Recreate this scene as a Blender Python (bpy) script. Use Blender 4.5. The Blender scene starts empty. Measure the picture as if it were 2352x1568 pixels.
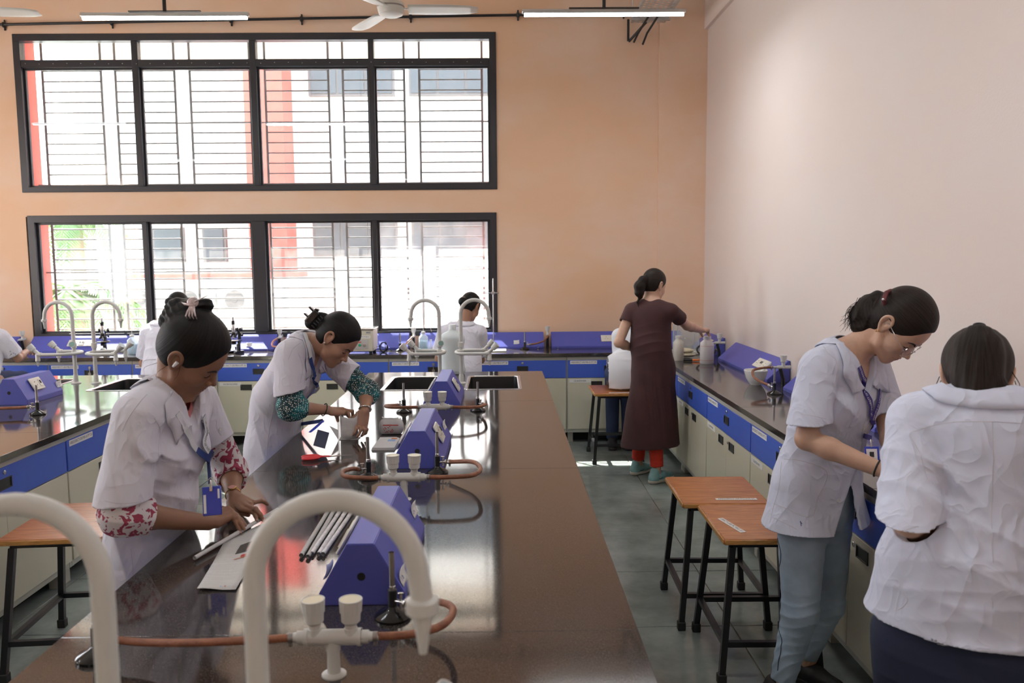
import bpy, bmesh, math, random
import numpy as np
from mathutils import Vector, Matrix
random.seed(7)
S = bpy.context.scene
C = bpy.context.collection
# ------------------------------------------------------------ camera
FPX, PITCH, YAW, ROLL, HC = 1885.4, 0.100, 0.0128, 0.0079, 1.72
_cy, _sy, _cp, _sp, _cr, _sr = math.cos(YAW), math.sin(YAW), math.cos(PITCH), math.sin(PITCH), math.cos(ROLL), math.sin(ROLL)
_r0 = Vector((_cy, -_sy, 0)); _f0 = Vector((_sy, _cy, 0)); _z = Vector((0, 0, 1))
CF = _f0 * _cp - _z * _sp
_u = _z * _cp + _f0 * _sp
CR = _r0 * _cr - _u * _sr
CU = _r0 * _sr + _u * _cr
CPOS = Vector((0, 0, HC))
def W(px, py, X=None, Y=None, Z=None):
    """a measured photo point, put at its real distance (on the plane X, Y or Z = const)"""
    d = CF + CR * ((px - 1176) / FPX) - CU * ((py - 784) / FPX)
    if Y is not None: t = Y / d.y
    elif X is not None: t = X / d.x
    else: t = (Z - HC) / d.z
    return CPOS + d * t
cam = bpy.data.objects.new('camera', bpy.data.cameras.new('camera'))
C.objects.link(cam)
M = Matrix.Identity(4)
for i in range(3):
    M[i][0] = CR[i]; M[i][1] = CU[i]; M[i][2] = -CF[i]; M[i][3] = CPOS[i]
cam.matrix_world = M
cam.data.sensor_width = 36.0
cam.data.lens = 36.0 * FPX / 2352
cam.data.clip_start = 0.05
cam.data.dof.use_dof = True
cam.data.dof.focus_distance = 3.9
cam.data.dof.aperture_fstop = 4.8
S.camera = cam
# ------------------------------------------------------------ world, sun, exposure
S.view_settings.view_transform = 'Standard'
S.view_settings.look = 'None'
S.view_settings.gamma = 1
S.view_settings.use_curve_mapping = False
S.view_settings.exposure = 0.06
SKY_STRENGTH = 8.5
SUN_STRENGTH = 46.0
TUBE_POWER = 16.0
ROOM_TUBE_POWER = 11.0
w = bpy.data.worlds.new('sky'); S.world = w; w.use_nodes = True
nt = w.node_tree; nt.nodes.clear()
_o = nt.nodes.new('ShaderNodeOutputWorld'); _b = nt.nodes.new('ShaderNodeBackground')
_tc = nt.nodes.new('ShaderNodeTexCoord'); _sx = nt.nodes.new('ShaderNodeSeparateXYZ'); _rp = nt.nodes.new('ShaderNodeValToRGB')
nt.links.new(_tc.outputs['Generated'], _sx.inputs[0]); nt.links.new(_sx.outputs['Z'], _rp.inputs[0])
_rp.color_ramp.elements[0].position = 0.0; _rp.color_ramp.elements[0].color = (0.95, 0.97, 1.0, 1)
_rp.color_ramp.elements[1].position = 0.7; _rp.color_ramp.elements[1].color = (0.62, 0.78, 1.0, 1)
nt.links.new(_rp.outputs[0], _b.inputs[0]); _b.inputs[1].default_value = SKY_STRENGTH
nt.links.new(_b.outputs[0], _o.inputs[0])
sun = bpy.data.objects.new('sun', bpy.data.lights.new('sun', 'SUN')); C.objects.link(sun)
sun.data.energy = SUN_STRENGTH; sun.data.angle = 0.009; sun.data.color = (1.0, 0.95, 0.87)
sun.rotation_euler = Vector((0.92, -1.0, -1.23)).to_track_quat('-Z', 'Y').to_euler()
S.cycles.max_bounces = 8; S.cycles.diffuse_bounces = 5; S.cycles.glossy_bounces = 4; S.cycles.transmission_bounces = 6
S.cycles.transparent_max_bounces = 12
S.cycles.sample_clamp_indirect = 6.0
S.cycles.caustics_reflective = False; S.cycles.caustics_refractive = False
def area_light(name, p, aim, sx, sy, power, color=(1, 1, 1), portal=False):
    l = bpy.data.lights.new(name, 'AREA'); l.shape = 'RECTANGLE'; l.size = sx; l.size_y = sy
    l.energy = power; l.color = color
    o = bpy.data.objects.new(name, l); C.objects.link(o); o.location = p
    o.rotation_euler = Vector(aim).to_track_quat('-Z', 'Y').to_euler()
    if portal: l.cycles.is_portal = True
    return o
area_light('portal_upper', (-2.33, 8.22, 3.14), (0, -1, 0), 4.6, 1.5, 1, portal=True)
area_light('portal_lower', (-2.33, 8.22, 1.6), (0, -1, 0), 4.6, 1.2, 1, portal=True)

# ------------------------------------------------------------ materials
MATS = {}
WORLDP = set()   # empties whose parts are modelled in world coordinates
def mat(name, col, rough=0.5, metal=0.0, spec=0.5, bump=0.0, bscale=60.0, var=0.0, vscale=6.0, ior=None, alpha=None,
        trans=0.0, coat=0.0, sheen=0.0, stretch=None, sss=0.0, detail=4.0, emit=None):
    if name in MATS: return MATS[name]
    m = bpy.data.materials.new(name); m.use_nodes = True; nt = m.node_tree
    p = nt.nodes['Principled BSDF']
    I = p.inputs
    I['Base Color'].default_value = (*col, 1); I['Roughness'].default_value = rough; I['Metallic'].default_value = metal
    I['Specular IOR Level'].default_value = spec
    if ior: I['IOR'].default_value = ior
    if trans: I['Transmission Weight'].default_value = trans
    if coat: I['Coat Weight'].default_value = coat; I['Coat Roughness'].default_value = 0.08
    if sheen: I['Sheen Weight'].default_value = sheen
    if sss: I['Subsurface Weight'].default_value = sss; I['Subsurface Radius'].default_value = (0.01, 0.004, 0.002)
    if alpha is not None: I['Alpha'].default_value = alpha
    if emit: I['Emission Color'].default_value = (*emit[0], 1); I['Emission Strength'].default_value = emit[1]
    if bump or var:
        tc = nt.nodes.new('ShaderNodeTexCoord'); mp = nt.nodes.new('ShaderNodeMapping')
        nt.links.new(tc.outputs['Object'], mp.inputs[0])
        if stretch: mp.inputs['Scale'].default_value = stretch
    if var:
        n = nt.nodes.new('ShaderNodeTexNoise'); n.inputs['Scale'].default_value = vscale; n.inputs['Detail'].default_value = detail
        nt.links.new(mp.outputs[0], n.inputs['Vector'])
        r = nt.nodes.new('ShaderNodeValToRGB')
        r.color_ramp.elements[0].position = 0.3; r.color_ramp.elements[1].position = 0.7
        r.color_ramp.elements[0].color = (*[max(0, c * (1 - var)) for c in col], 1)
        r.color_ramp.elements[1].color = (*[min(1, c * (1 + var)) for c in col], 1)
        nt.links.new(n.outputs['Fac'], r.inputs[0]); nt.links.new(r.outputs[0], I['Base Color'])
    if bump:
        n = nt.nodes.new('ShaderNodeTexNoise'); n.inputs['Scale'].default_value = bscale; n.inputs['Detail'].default_value = detail
        nt.links.new(mp.outputs[0], n.inputs['Vector'])
        b = nt.nodes.new('ShaderNodeBump'); b.inputs['Strength'].default_value = min(1, bump); b.inputs['Distance'].default_value = 0.01 * max(1, bump)
        nt.links.new(n.outputs['Fac'], b.inputs['Height']); nt.links.new(b.outputs[0], I['Normal'])
    MATS[name] = m; m['p'] = 1
    return m
def nodes_of(m): return m.node_tree, m.node_tree.nodes['Principled BSDF']

# ------------------------------------------------------------ mesh builder
class MB:
    def __init__(s): s.v = []; s.f = []; s.mi = []; s.cur = 0; s.T = None
    def _add(s, vs, fs):
        n = len(s.v)
        if s.T is not None: vs = [s.T @ Vector(p) for p in vs]
        s.v += [tuple(p) for p in vs]; s.f += [tuple(n + i for i in f) for f in fs]; s.mi += [s.cur] * len(fs)
        return s
    def box(s, c, d, rot=None, bev=0.0):
        hx, hy, hz = d[0] / 2, d[1] / 2, d[2] / 2; c = Vector(c)
        if not bev:
            vs = [Vector((x * hx, y * hy, z * hz)) for x in (-1, 1) for y in (-1, 1) for z in (-1, 1)]
            fs = [(0, 1, 3, 2), (4, 6, 7, 5), (0, 4, 5, 1), (2, 3, 7, 6), (0, 2, 6, 4), (1, 5, 7, 3)]
        else:
            b = min(bev, hx * .9, hy * .9, hz * .9); vs = []; idx = {}
            for x in (-1, 1):
                for y in (-1, 1):
                    for z in (-1, 1):
                        for a in range(3):
                            p = [x * hx, y * hy, z * hz]
                            for k, sg in enumerate((x, y, z)):
                                if k != a: p[k] -= sg * b
                            idx[(x, y, z, a)] = len(vs); vs.append(Vector(p))
            fs = []
            for a in range(3):
                o = [k for k in range(3) if k != a]
                for sg in (-1, 1):
                    q = []
                    for e, g in ((-1, -1), (1, -1), (1, 1), (-1, 1)):
                        k = [0, 0, 0]; k[a] = sg; k[o[0]] = e; k[o[1]] = g; q.append(idx[(*k, a)])
                    if (sg > 0) != (a != 1): q.reverse()
                    fs.append(q)
            for a in range(3):
                o = [k for k in range(3) if k != a]
                for e in (-1, 1):
                    for g in (-1, 1):
                        k0 = [0, 0, 0]; k1 = [0, 0, 0]; k0[a] = -1; k1[a] = 1
                        for k in (k0, k1): k[o[0]] = e; k[o[1]] = g
                        q = [idx[(*k0, o[0])], idx[(*k1, o[0])], idx[(*k1, o[1])], idx[(*k0, o[1])]]
                        if (e * g > 0) == (a != 1): q.reverse()
                        fs.append(q)
            for x in (-1, 1):
                for y in (-1, 1):
                    for z in (-1, 1):
                        q = [idx[(x, y, z, a)] for a in range(3)]
                        if x * y * z < 0: q.reverse()
                        fs.append(q)
        if rot is not None: vs = [rot @ p for p in vs]
        return s._add([p + c for p in vs], fs)
    def bb(s, x0, x1, y0, y1, z0, z1, bev=0.0):
        return s.box(((x0 + x1) / 2, (y0 + y1) / 2, (z0 + z1) / 2), (abs(x1 - x0), abs(y1 - y0), abs(z1 - z0)), bev=bev)
    def tube(s, pts, r, n=12, cap=True, flat=None):
        pts = [Vector(p) for p in pts]; m = len(pts)
        rs = r if isinstance(r, (list, tuple)) else [r] * m
        tg = []
        for i in range(m):
            t = pts[min(i + 1, m - 1)] - pts[max(i - 1, 0)]
            tg.append(t.normalized() if t.length > 1e-9 else Vector((0, 0, 1)))
        up = Vector((0, 0, 1)) if abs(tg[0].z) < .9 else Vector((1, 0, 0))
        a = tg[0].cross(up).normalized(); vs = []
        for i in range(m):
            a = (a - tg[i] * a.dot(tg[i])).normalized(); b = tg[i].cross(a)
            for k in range(n):
                an = 2 * math.pi * k / n
                vs.append(pts[i] + (a * math.cos(an) + b * math.sin(an) * (flat or 1)) * rs[i])
        fs = [(i * n + k, i * n + (k + 1) % n, (i + 1) * n + (k + 1) % n, (i + 1) * n + k) for i in range(m - 1) for k in range(n)]
        if cap: fs += [tuple(range(n))[::-1], tuple((m - 1) * n + k for k in range(n))]
        return s._add(vs, fs)
    def lathe(s, c, prof, n=24, axis=None, cap=True):
        """prof: list of (radius, height) from c along axis"""
        c = Vector(c); q = Vector(axis).normalized().to_track_quat('Z', 'Y').to_matrix() if axis is not None else None
        vs = []
        for r, h in prof:
            for k in range(n):
                a = 2 * math.pi * k / n; p = Vector((r * math.cos(a), r * math.sin(a), h))
                vs.append(c + (q @ p if q else p))
        m = len(prof)
        fs = [(i * n + k, i * n + (k + 1) % n, (i + 1) * n + (k + 1) % n, (i + 1) * n + k) for i in range(m - 1) for k in range(n)]
        if cap: fs += [tuple(range(n))[::-1], tuple((m - 1) * n + k for k in range(n))]
        return s._add(vs, fs)
    def prism(s, poly, d, origin=(0, 0, 0)):
        """poly: list of 3D points (planar); d: extrusion vector"""
        d = Vector(d); o = Vector(origin); n = len(poly)
        a = [o + Vector(p) for p in poly]; b = [p + d for p in a]
        fs = [tuple(range(n))[::-1], tuple(range(n, 2 * n))] + [(i, (i + 1) % n, n + (i + 1) % n, n + i) for i in range(n)]
        return s._add(a + b, fs)
    def grid(s, rows):
        m = len(rows); n = len(rows[0])
        return s._add([p for r in rows for p in r], [(i * n + k, i * n + k + 1, (i + 1) * n + k + 1, (i + 1) * n + k) for i in range(m - 1) for k in range(n - 1)])
    def quad(s, a, b, c, d): return s._add([a, b, c, d], [(0, 1, 2, 3)])
    def mesh(s, name, smooth=True):
        me = bpy.data.meshes.new(name); me.from_pydata(s.v, [], s.f)
        bm = bmesh.new(); bm.from_mesh(me); bmesh.ops.recalc_face_normals(bm, faces=bm.faces); bm.to_mesh(me); bm.free()
        if any(s.mi): me.polygons.foreach_set('material_index', s.mi)
        if smooth:
            me.shade_smooth(); me.set_sharp_from_angle(angle=0.65)
        return me
    def build(s, name, m, parent=None, **kw): return obj(name, s.mesh(name), m, parent, **kw)
def obj(name, me, m=None, parent=None, label=None, cat=None, group=None, kind=None, loc=None):
    o = bpy.data.objects.new(name, me); C.objects.link(o)
    if m is not None:
        for x in (m if isinstance(m, (list, tuple)) else [m]): me.materials.append(x)
    if parent is not None:
        o.parent = parent
        if parent.name in WORLDP: o.matrix_parent_inverse = Matrix.Translation(parent.location).inverted()
    tag(o, label, cat, group, kind)
    if loc is not None: o.location = loc
    return o
def tag(o, label=None, cat=None, group=None, kind=None):
    if label: o['label'] = label
    if cat: o['category'] = cat
    if group: o['group'] = group
    if kind: o['kind'] = kind
    return o
def thing(name, label, cat, loc=(0, 0, 0), rz=0.0, group=None):
    o = bpy.data.objects.new(name, None); C.objects.link(o); o.location = loc; o.rotation_euler = (0, 0, rz)
    o.empty_display_size = 0.05
    return tag(o, label, cat, group)
def kids(o): return [c for c in CH.get(o.name, [])]
def copy_tree(o, loc=None, rz=None, label=None, parent=None):
    c = o.copy(); C.objects.link(c)
    if parent is not None: c.parent = parent
    for ch in [x for x in bpy.data.objects if x.parent == o]: copy_tree(ch, parent=c)
    if loc is not None: c.location = loc
    if rz is not None: c.rotation_euler = (0, 0, rz)
    if label: c['label'] = label
    return c
def struct(name, mb, m, parent=None, label=None): return mb.build(name, m, parent, kind='structure' if parent is None else None, label=label)
_TX = {}
def text_mesh(s, size=1.0, res=2, extrude=0.0, align='LEFT'):
    key = (s, size, res, extrude, align)
    if key in _TX: return _TX[key]
    cu = bpy.data.curves.new('t', 'FONT'); cu.body = s; cu.size = size; cu.resolution_u = res; cu.extrude = extrude
    cu.align_x = align; cu.align_y = 'CENTER'; cu.fill_mode = 'FRONT' if extrude == 0 else 'BOTH'
    o = bpy.data.objects.new('t', cu); C.objects.link(o)
    dg = bpy.context.evaluated_depsgraph_get(); me = bpy.data.meshes.new_from_object(o.evaluated_get(dg), depsgraph=dg)
    bpy.data.objects.remove(o); _TX[key] = me
    return me
def text(s, size, Mx, m, parent, name='lettering', align='CENTER', fit=None):
    me = text_mesh(s, size, align=align).copy(); me.name = name
    if fit:
        w = max(v.co.x for v in me.vertices) - min(v.co.x for v in me.vertices)
        k = fit / w
        for v in me.vertices: v.co.x *= k
    me.transform(Mx); me.materials.clear()
    return obj(name, me, m, parent)
def frame(o, x, y):
    """matrix with local x, y axes and origin o"""
    x = Vector(x).normalized(); y = (Vector(y) - x * Vector(y).dot(x)).normalized(); z = x.cross(y)
    m = Matrix.Identity(4)
    for i in range(3): m[i][0] = x[i]; m[i][1] = y[i]; m[i][2] = z[i]; m[i][3] = o[i]
    return m
# ------------------------------------------------------------ surface materials
def wall_mat(name, c1, c2, c3):
    m = mat(name, c1, rough=0.62, spec=0.4); nt, p = nodes_of(m)
    tc = nt.nodes.new('ShaderNodeTexCoord')
    n1 = nt.nodes.new('ShaderNodeTexNoise'); n1.inputs['Scale'].default_value = 0.9; n1.inputs['Detail'].default_value = 3
    mp = nt.nodes.new('ShaderNodeMapping'); mp.inputs['Scale'].default_value = (1, 1, 1.7)
    nt.links.new(tc.outputs['Object'], mp.inputs[0]); nt.links.new(mp.outputs[0], n1.inputs['Vector'])
    r = nt.nodes.new('ShaderNodeValToRGB'); e = r.color_ramp.elements
    e[0].position = 0.36; e[0].color = (*c2, 1); e[1].position = 0.62; e[1].color = (*c1, 1)
    nt.links.new(n1.outputs['Fac'], r.inputs[0])
    n2 = nt.nodes.new('ShaderNodeTexNoise'); n2.inputs['Scale'].default_value = 5; n2.inputs['Detail'].default_value = 8; n2.inputs['Roughness'].default_value = .7
    nt.links.new(mp.outputs[0], n2.inputs['Vector'])
    r2 = nt.nodes.new('ShaderNodeValToRGB'); r2.color_ramp.elements[0].position = .42; r2.color_ramp.elements[1].position = .8
    r2.color_ramp.elements[0].color = (0, 0, 0, 1); r2.color_ramp.elements[1].color = (.5, .5, .5, 1)
    nt.links.new(n2.outputs['Fac'], r2.inputs[0])
    mx = nt.nodes.new('ShaderNodeMix'); mx.data_type = 'RGBA'
    nt.links.new(r2.outputs[0], mx.inputs['Factor']); nt.links.new(r.outputs[0], mx.inputs[6]); mx.inputs[7].default_value = (*c3, 1)
    nt.links.new(mx.outputs[2], p.inputs['Base Color'])
    n3 = nt.nodes.new('ShaderNodeTexNoise'); n3.inputs['Scale'].default_value = 90; n3.inputs['Detail'].default_value = 4
    nt.links.new(tc.outputs['Object'], n3.inputs['Vector'])
    b = nt.nodes.new('ShaderNodeBump'); b.inputs['Strength'].default_value = 0.12; b.inputs['Distance'].default_value = 0.004
    nt.links.new(n3.outputs['Fac'], b.inputs['Height']); nt.links.new(b.outputs[0], p.inputs['Normal'])
    return m
m_wall = wall_mat('peach_distemper', (0.80, 0.595, 0.46), (0.78, 0.51, 0.335), (0.79, 0.50, 0.31))
m_wallr = wall_mat('daylit_peach_distemper', (0.79, 0.695, 0.65), (0.80, 0.68, 0.62), (0.78, 0.70, 0.67))  # peach distemper with the right wall's cool daylight mixed into the colour
m_white = mat('white_ceiling_paint', (0.78, 0.77, 0.74), rough=.8)
m_black = mat('black_aluminium', (0.028, 0.028, 0.034), rough=.38, spec=.5, bump=.05, bscale=200)
m_blackp = mat('black_paint', (0.012, 0.012, 0.014), rough=.35)
m_steelbar = mat('painted_steel_bar', (0.16, 0.16, 0.17), rough=.5)
m_steel = mat('steel', (0.62, 0.62, 0.62), rough=.22, metal=1.0, bump=.03, bscale=150)
m_dsteel = mat('dull_steel', (0.36, 0.34, 0.32), rough=.38, metal=1.0, bump=.1, bscale=80)
m_galv = mat('galvanised_steel', (0.55, 0.56, 0.56), rough=.5, metal=.7, var=.12, vscale=20)
m_blue = mat('blue_laminate', (0.060, 0.13, 0.60), rough=.33, spec=.45, bump=.04, bscale=500)
m_bluebox = mat('blue_powder_coat', (0.095, 0.11, 0.47), rough=.42, spec=.45, bump=.12, bscale=900)
m_cream = mat('cream_laminate', (0.66, 0.63, 0.50), rough=.32, spec=.45, bump=.03, bscale=400)
m_creamrail = mat('grey_cream_rail', (0.50, 0.49, 0.43), rough=.4)
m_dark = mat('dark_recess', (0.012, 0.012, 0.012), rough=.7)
m_handle = mat('black_handle_plastic', (0.03, 0.03, 0.03), rough=.4)
m_paper = mat('white_paper', (0.80, 0.79, 0.78), rough=.7, bump=.04, bscale=100)
m_ink = mat('dark_print', (0.05, 0.05, 0.06), rough=.7)
m_inkblue = mat('blue_pen', (0.10, 0.10, 0.35), rough=.7)
m_plastic = mat('white_pp_plastic', (0.66, 0.66, 0.63), rough=.38, spec=.5, sss=.0, bump=.05, bscale=120)
m_ivory = mat('ivory_plastic', (0.78, 0.75, 0.66), rough=.35)
m_rubber = mat('brown_rubber_hose', (0.27, 0.105, 0.055), rough=.55, bump=.25, bscale=160, var=.25, vscale=40)
m_rubberp = mat('pink_rubber_hose', (0.62, 0.30, 0.22), rough=.55)
m_blackr = mat('black_rubber', (0.02, 0.02, 0.02), rough=.6)
def granite():
    m = mat('polished_black_granite', (0.02, 0.018, 0.018), rough=.055, spec=.5, ior=1.95); nt, p = nodes_of(m)
    tc = nt.nodes.new('ShaderNodeTexCoord')
    v = nt.nodes.new('ShaderNodeTexVoronoi'); v.inputs['Scale'].default_value = 900
    nt.links.new(tc.outputs['Object'], v.inputs['Vector'])
    sc = nt.nodes.new('ShaderNodeSeparateColor'); nt.links.new(v.outputs['Color'], sc.inputs[0])
    r = nt.nodes.new('ShaderNodeValToRGB'); e = r.color_ramp.elements
    e[0].position = 0.0; e[0].color = (0.016, 0.014, 0.014, 1); e[1].position = 1; e[1].color = (0.16, 0.14, 0.125, 1)
    for q, c in ((0.55, (.035, .030, .029, 1)), (0.85, (.065, .055, .050, 1)), (0.93, (.12, .10, .09, 1))):
        x = e.new(q); x.color = c
    nt.links.new(sc.outputs[0], r.inputs[0]); nt.links.new(r.outputs[0], p.inputs['Base Color'])
    n = nt.nodes.new('ShaderNodeTexNoise'); n.inputs['Scale'].default_value = 3.0; n.inputs['Detail'].default_value = 5
    nt.links.new(tc.outputs['Object'], n.inputs['Vector'])
    mr = nt.nodes.new('ShaderNodeMapRange'); mr.inputs['To Min'].default_value = .04; mr.inputs['To Max'].default_value = .11
    nt.links.new(n.outputs['Fac'], mr.inputs[0]); nt.links.new(mr.outputs[0], p.inputs['Roughness'])
    return m
m_granite = granite()
def wood():
    m = mat('reddish_brown_laminate', (0.45, 0.17, 0.06), rough=.3, spec=.5); nt, p = nodes_of(m)
    tc = nt.nodes.new('ShaderNodeTexCoord'); mp = nt.nodes.new('ShaderNodeMapping'); mp.inputs['Scale'].default_value = (1.2, 14, 14)
    nt.links.new(tc.outputs['Object'], mp.inputs[0])
    n = nt.nodes.new('ShaderNodeTexNoise'); n.inputs['Scale'].default_value = 6; n.inputs['Detail'].default_value = 7; n.inputs['Distortion'].default_value = 1.2
    nt.links.new(mp.outputs[0], n.inputs['Vector'])
    r = nt.nodes.new('ShaderNodeValToRGB'); e = r.color_ramp.elements
    e[0].position = .3; e[0].color = (0.30, 0.095, 0.028, 1); e[1].position = .72; e[1].color = (0.58, 0.235, 0.078, 1)
    nt.links.new(n.outputs['Fac'], r.inputs[0]); nt.links.new(r.outputs[0], p.inputs['Base Color'])
    return m
m_wood = wood()
m_woodedge = mat('golden_wood_edge', (0.50, 0.25, 0.07), rough=.4, var=.3, vscale=30, stretch=(1, 1, 8))
def tile_mat():
    m = mat('grey_green_kota_stone', (0.13, 0.155, 0.145), rough=.16, spec=.5, ior=1.55); nt, p = nodes_of(m)
    g = nt.nodes.new('ShaderNodeNewGeometry')
    n = nt.nodes.new('ShaderNodeTexNoise'); n.inputs['Scale'].default_value = 2.4; n.inputs['Detail'].default_value = 9; n.inputs['Roughness'].default_value = .62
    nt.links.new(g.outputs['Position'], n.inputs['Vector'])
    r = nt.nodes.new('ShaderNodeValToRGB'); e = r.color_ramp.elements
    e[0].position = .32; e[0].color = (0.17, 0.195, 0.182, 1); e[1].position = .7; e[1].color = (0.36, 0.405, 0.38, 1)
    nt.links.new(n.outputs['Fac'], r.inputs[0]); nt.links.new(r.outputs[0], p.inputs['Base Color'])
    mr = nt.nodes.new('ShaderNodeMapRange'); mr.inputs['To Min'].default_value = .10; mr.inputs['To Max'].default_value = .30
    nt.links.new(n.outputs['Fac'], mr.inputs[0]); nt.links.new(mr.outputs[0], p.inputs['Roughness'])
    return m
m_tile = tile_mat()
m_grout = mat('pinkish_grout', (0.30, 0.25, 0.21), rough=.8)
def glass_pane(name, dust):
    m = bpy.data.materials.new(name); m.use_nodes = True; nt = m.node_tree; nt.nodes.clear()
    o = nt.nodes.new('ShaderNodeOutputMaterial'); t = nt.nodes.new('ShaderNodeBsdfTransparent'); gl = nt.nodes.new('ShaderNodeBsdfGlossy')
    gl.inputs['Roughness'].default_value = .02; t.inputs[0].default_value = (.95, .97, .96, 1)
    lw_ = nt.nodes.new('ShaderNodeLayerWeight'); lw_.inputs[0].default_value = .5
    pw = nt.nodes.new('ShaderNodeMath'); pw.operation = 'POWER'; pw.inputs[1].default_value = 4.5; nt.links.new(lw_.outputs['Facing'], pw.inputs[0])
    f = nt.nodes.new('ShaderNodeMath'); f.operation = 'MULTIPLY_ADD'; f.inputs[1].default_value = .9; f.inputs[2].default_value = .04; nt.links.new(pw.outputs[0], f.inputs[0])
    mx = nt.nodes.new('ShaderNodeMixShader'); nt.links.new(f.outputs[0], mx.inputs[0]); nt.links.new(t.outputs[0], mx.inputs[1]); nt.links.new(gl.outputs[0], mx.inputs[2])
    d = nt.nodes.new('ShaderNodeBsdfTranslucent'); d.inputs[0].default_value = (.8, .77, .75, 1)
    tc = nt.nodes.new('ShaderNodeTexCoord'); n = nt.nodes.new('ShaderNodeTexNoise'); n.inputs['Scale'].default_value = 7; n.inputs['Detail'].default_value = 9; n.inputs['Roughness'].default_value = .7
    nt.links.new(tc.outputs['Object'], n.inputs['Vector'])
    r = nt.nodes.new('ShaderNodeMapRange'); r.inputs['From Min'].default_value = .4; r.inputs['From Max'].default_value = .8; r.inputs['To Min'].default_value = dust * .6; r.inputs['To Max'].default_value = dust * 2.2
    nt.links.new(n.outputs['Fac'], r.inputs[0])
    m2 = nt.nodes.new('ShaderNodeMixShader'); nt.links.new(r.outputs[0], m2.inputs[0]); nt.links.new(mx.outputs[0], m2.inputs[1]); nt.links.new(d.outputs[0], m2.inputs[2])
    nt.links.new(m2.outputs[0], o.inputs[0]); return m
m_pane = glass_pane('dusty_window_glass', 0.02)
m_pane2 = glass_pane('very_dusty_window_glass', 0.08)

# ------------------------------------------------------------ room shell
YW, XR, XL, YB, ZC = 8.15, 2.01, -6.6, -3.2, 4.95
WT = .30
WU = (-4.63, -0.04, 2.41, 3.88)      # upper window x0 x1 z0 z1
WLo = (-4.60, -0.05, 0.98, 2.165)
mb = MB()
mb.bb(XL - .2, WU[0], YW, YW + WT, 0, ZC); mb.bb(WU[1], XR + .2, YW, YW + WT, 0, ZC)
mb.bb(WU[0], WU[1], YW, YW + WT, 0, WLo[2]); mb.bb(WU[0], WU[1], YW, YW + WT, WLo[3], WU[2]); mb.bb(WU[0], WU[1], YW, YW + WT, WU[3], ZC)
struct('wall_back', mb, m_wall)
struct('wall_right', MB().bb(XR, XR + .25, YB, YW, 0, ZC), m_wallr)
# unseen left wall: tall window openings added to light the room from that side
mb = MB()
lw = [(1.2, 2.8), (4.8, 6.4)]; ys = [YB] + [v for p in lw for v in p] + [YW]
for a, b in zip(ys[0::2], ys[1::2]): mb.bb(XL - .25, XL, a, b, 0, ZC)
for a, b in lw: mb.bb(XL - .25, XL, a, b, 0, 1.0); mb.bb(XL - .25, XL, a, b, 3.0, ZC)
struct('wall_left', mb, m_wall)
mb = MB()
rw = []; xs = [XL - .25] + [v for p in rw for v in p] + [XR + .25]
for a, b in zip(xs[0::2], xs[1::2]): mb.bb(a, b, YB - .25, YB, 0, ZC)
for a, b in rw: mb.bb(a, b, YB - .25, YB, 0, 1.0); mb.bb(a, b, YB - .25, YB, 3.0, ZC)
struct('wall_rear', mb, m_wall)
struct('ceiling', MB().bb(XL - .2, XR + .25, YB - .25, YW + WT, ZC, ZC + .15), m_white)
fl = struct('floor', MB().bb(XL - .2, XR + .2, YB - .2, YW + WT, -.12, -.008), m_grout)
# stone floor slabs, one object each
TS = .68; k = 0; tme = {}
x0 = 1.07 - TS * 12; y0_ = 5.05 - TS * 13
for i in range(15):
    for j in range(18):
        ax, bx = x0 + i * TS, x0 + (i + 1) * TS; ay, by = y0_ + j * TS, y0_ + (j + 1) * TS
        ax = max(ax, XL); bx = min(bx, XR); by = min(by, YW); ay = max(ay, YB)
        if bx - ax < .03 or by - ay < .03: continue
        sx, sy = round(bx - ax - .006, 3), round(by - ay - .006, 3)
        if (sx, sy) not in tme:
            tme[(sx, sy)] = MB().box((0, 0, 0), (sx, sy, .02), bev=.0015).mesh('tile'); tme[(sx, sy)].materials.append(m_tile)
        o = bpy.data.objects.new('tile', tme[(sx, sy)]); C.objects.link(o); o.parent = fl
        o.location = ((ax + bx) / 2, (ay + by) / 2, -.0102 + random.uniform(-.0004, .0002))
# beam high on the right wall, column on the back wall, corner column of the right wall
struct('trim_1', MB().bb(XR - .035, XR + .01, YB, YW, 3.90, ZC), m_wallr)
struct('trim_2', MB().bb(1.545, XR, YW - .035, YW + .01, 0, ZC), m_wall)
struct('trim_3', MB().bb(XL, XR, YW - .02, YW + .01, 4.42, ZC), m_wall)
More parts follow.
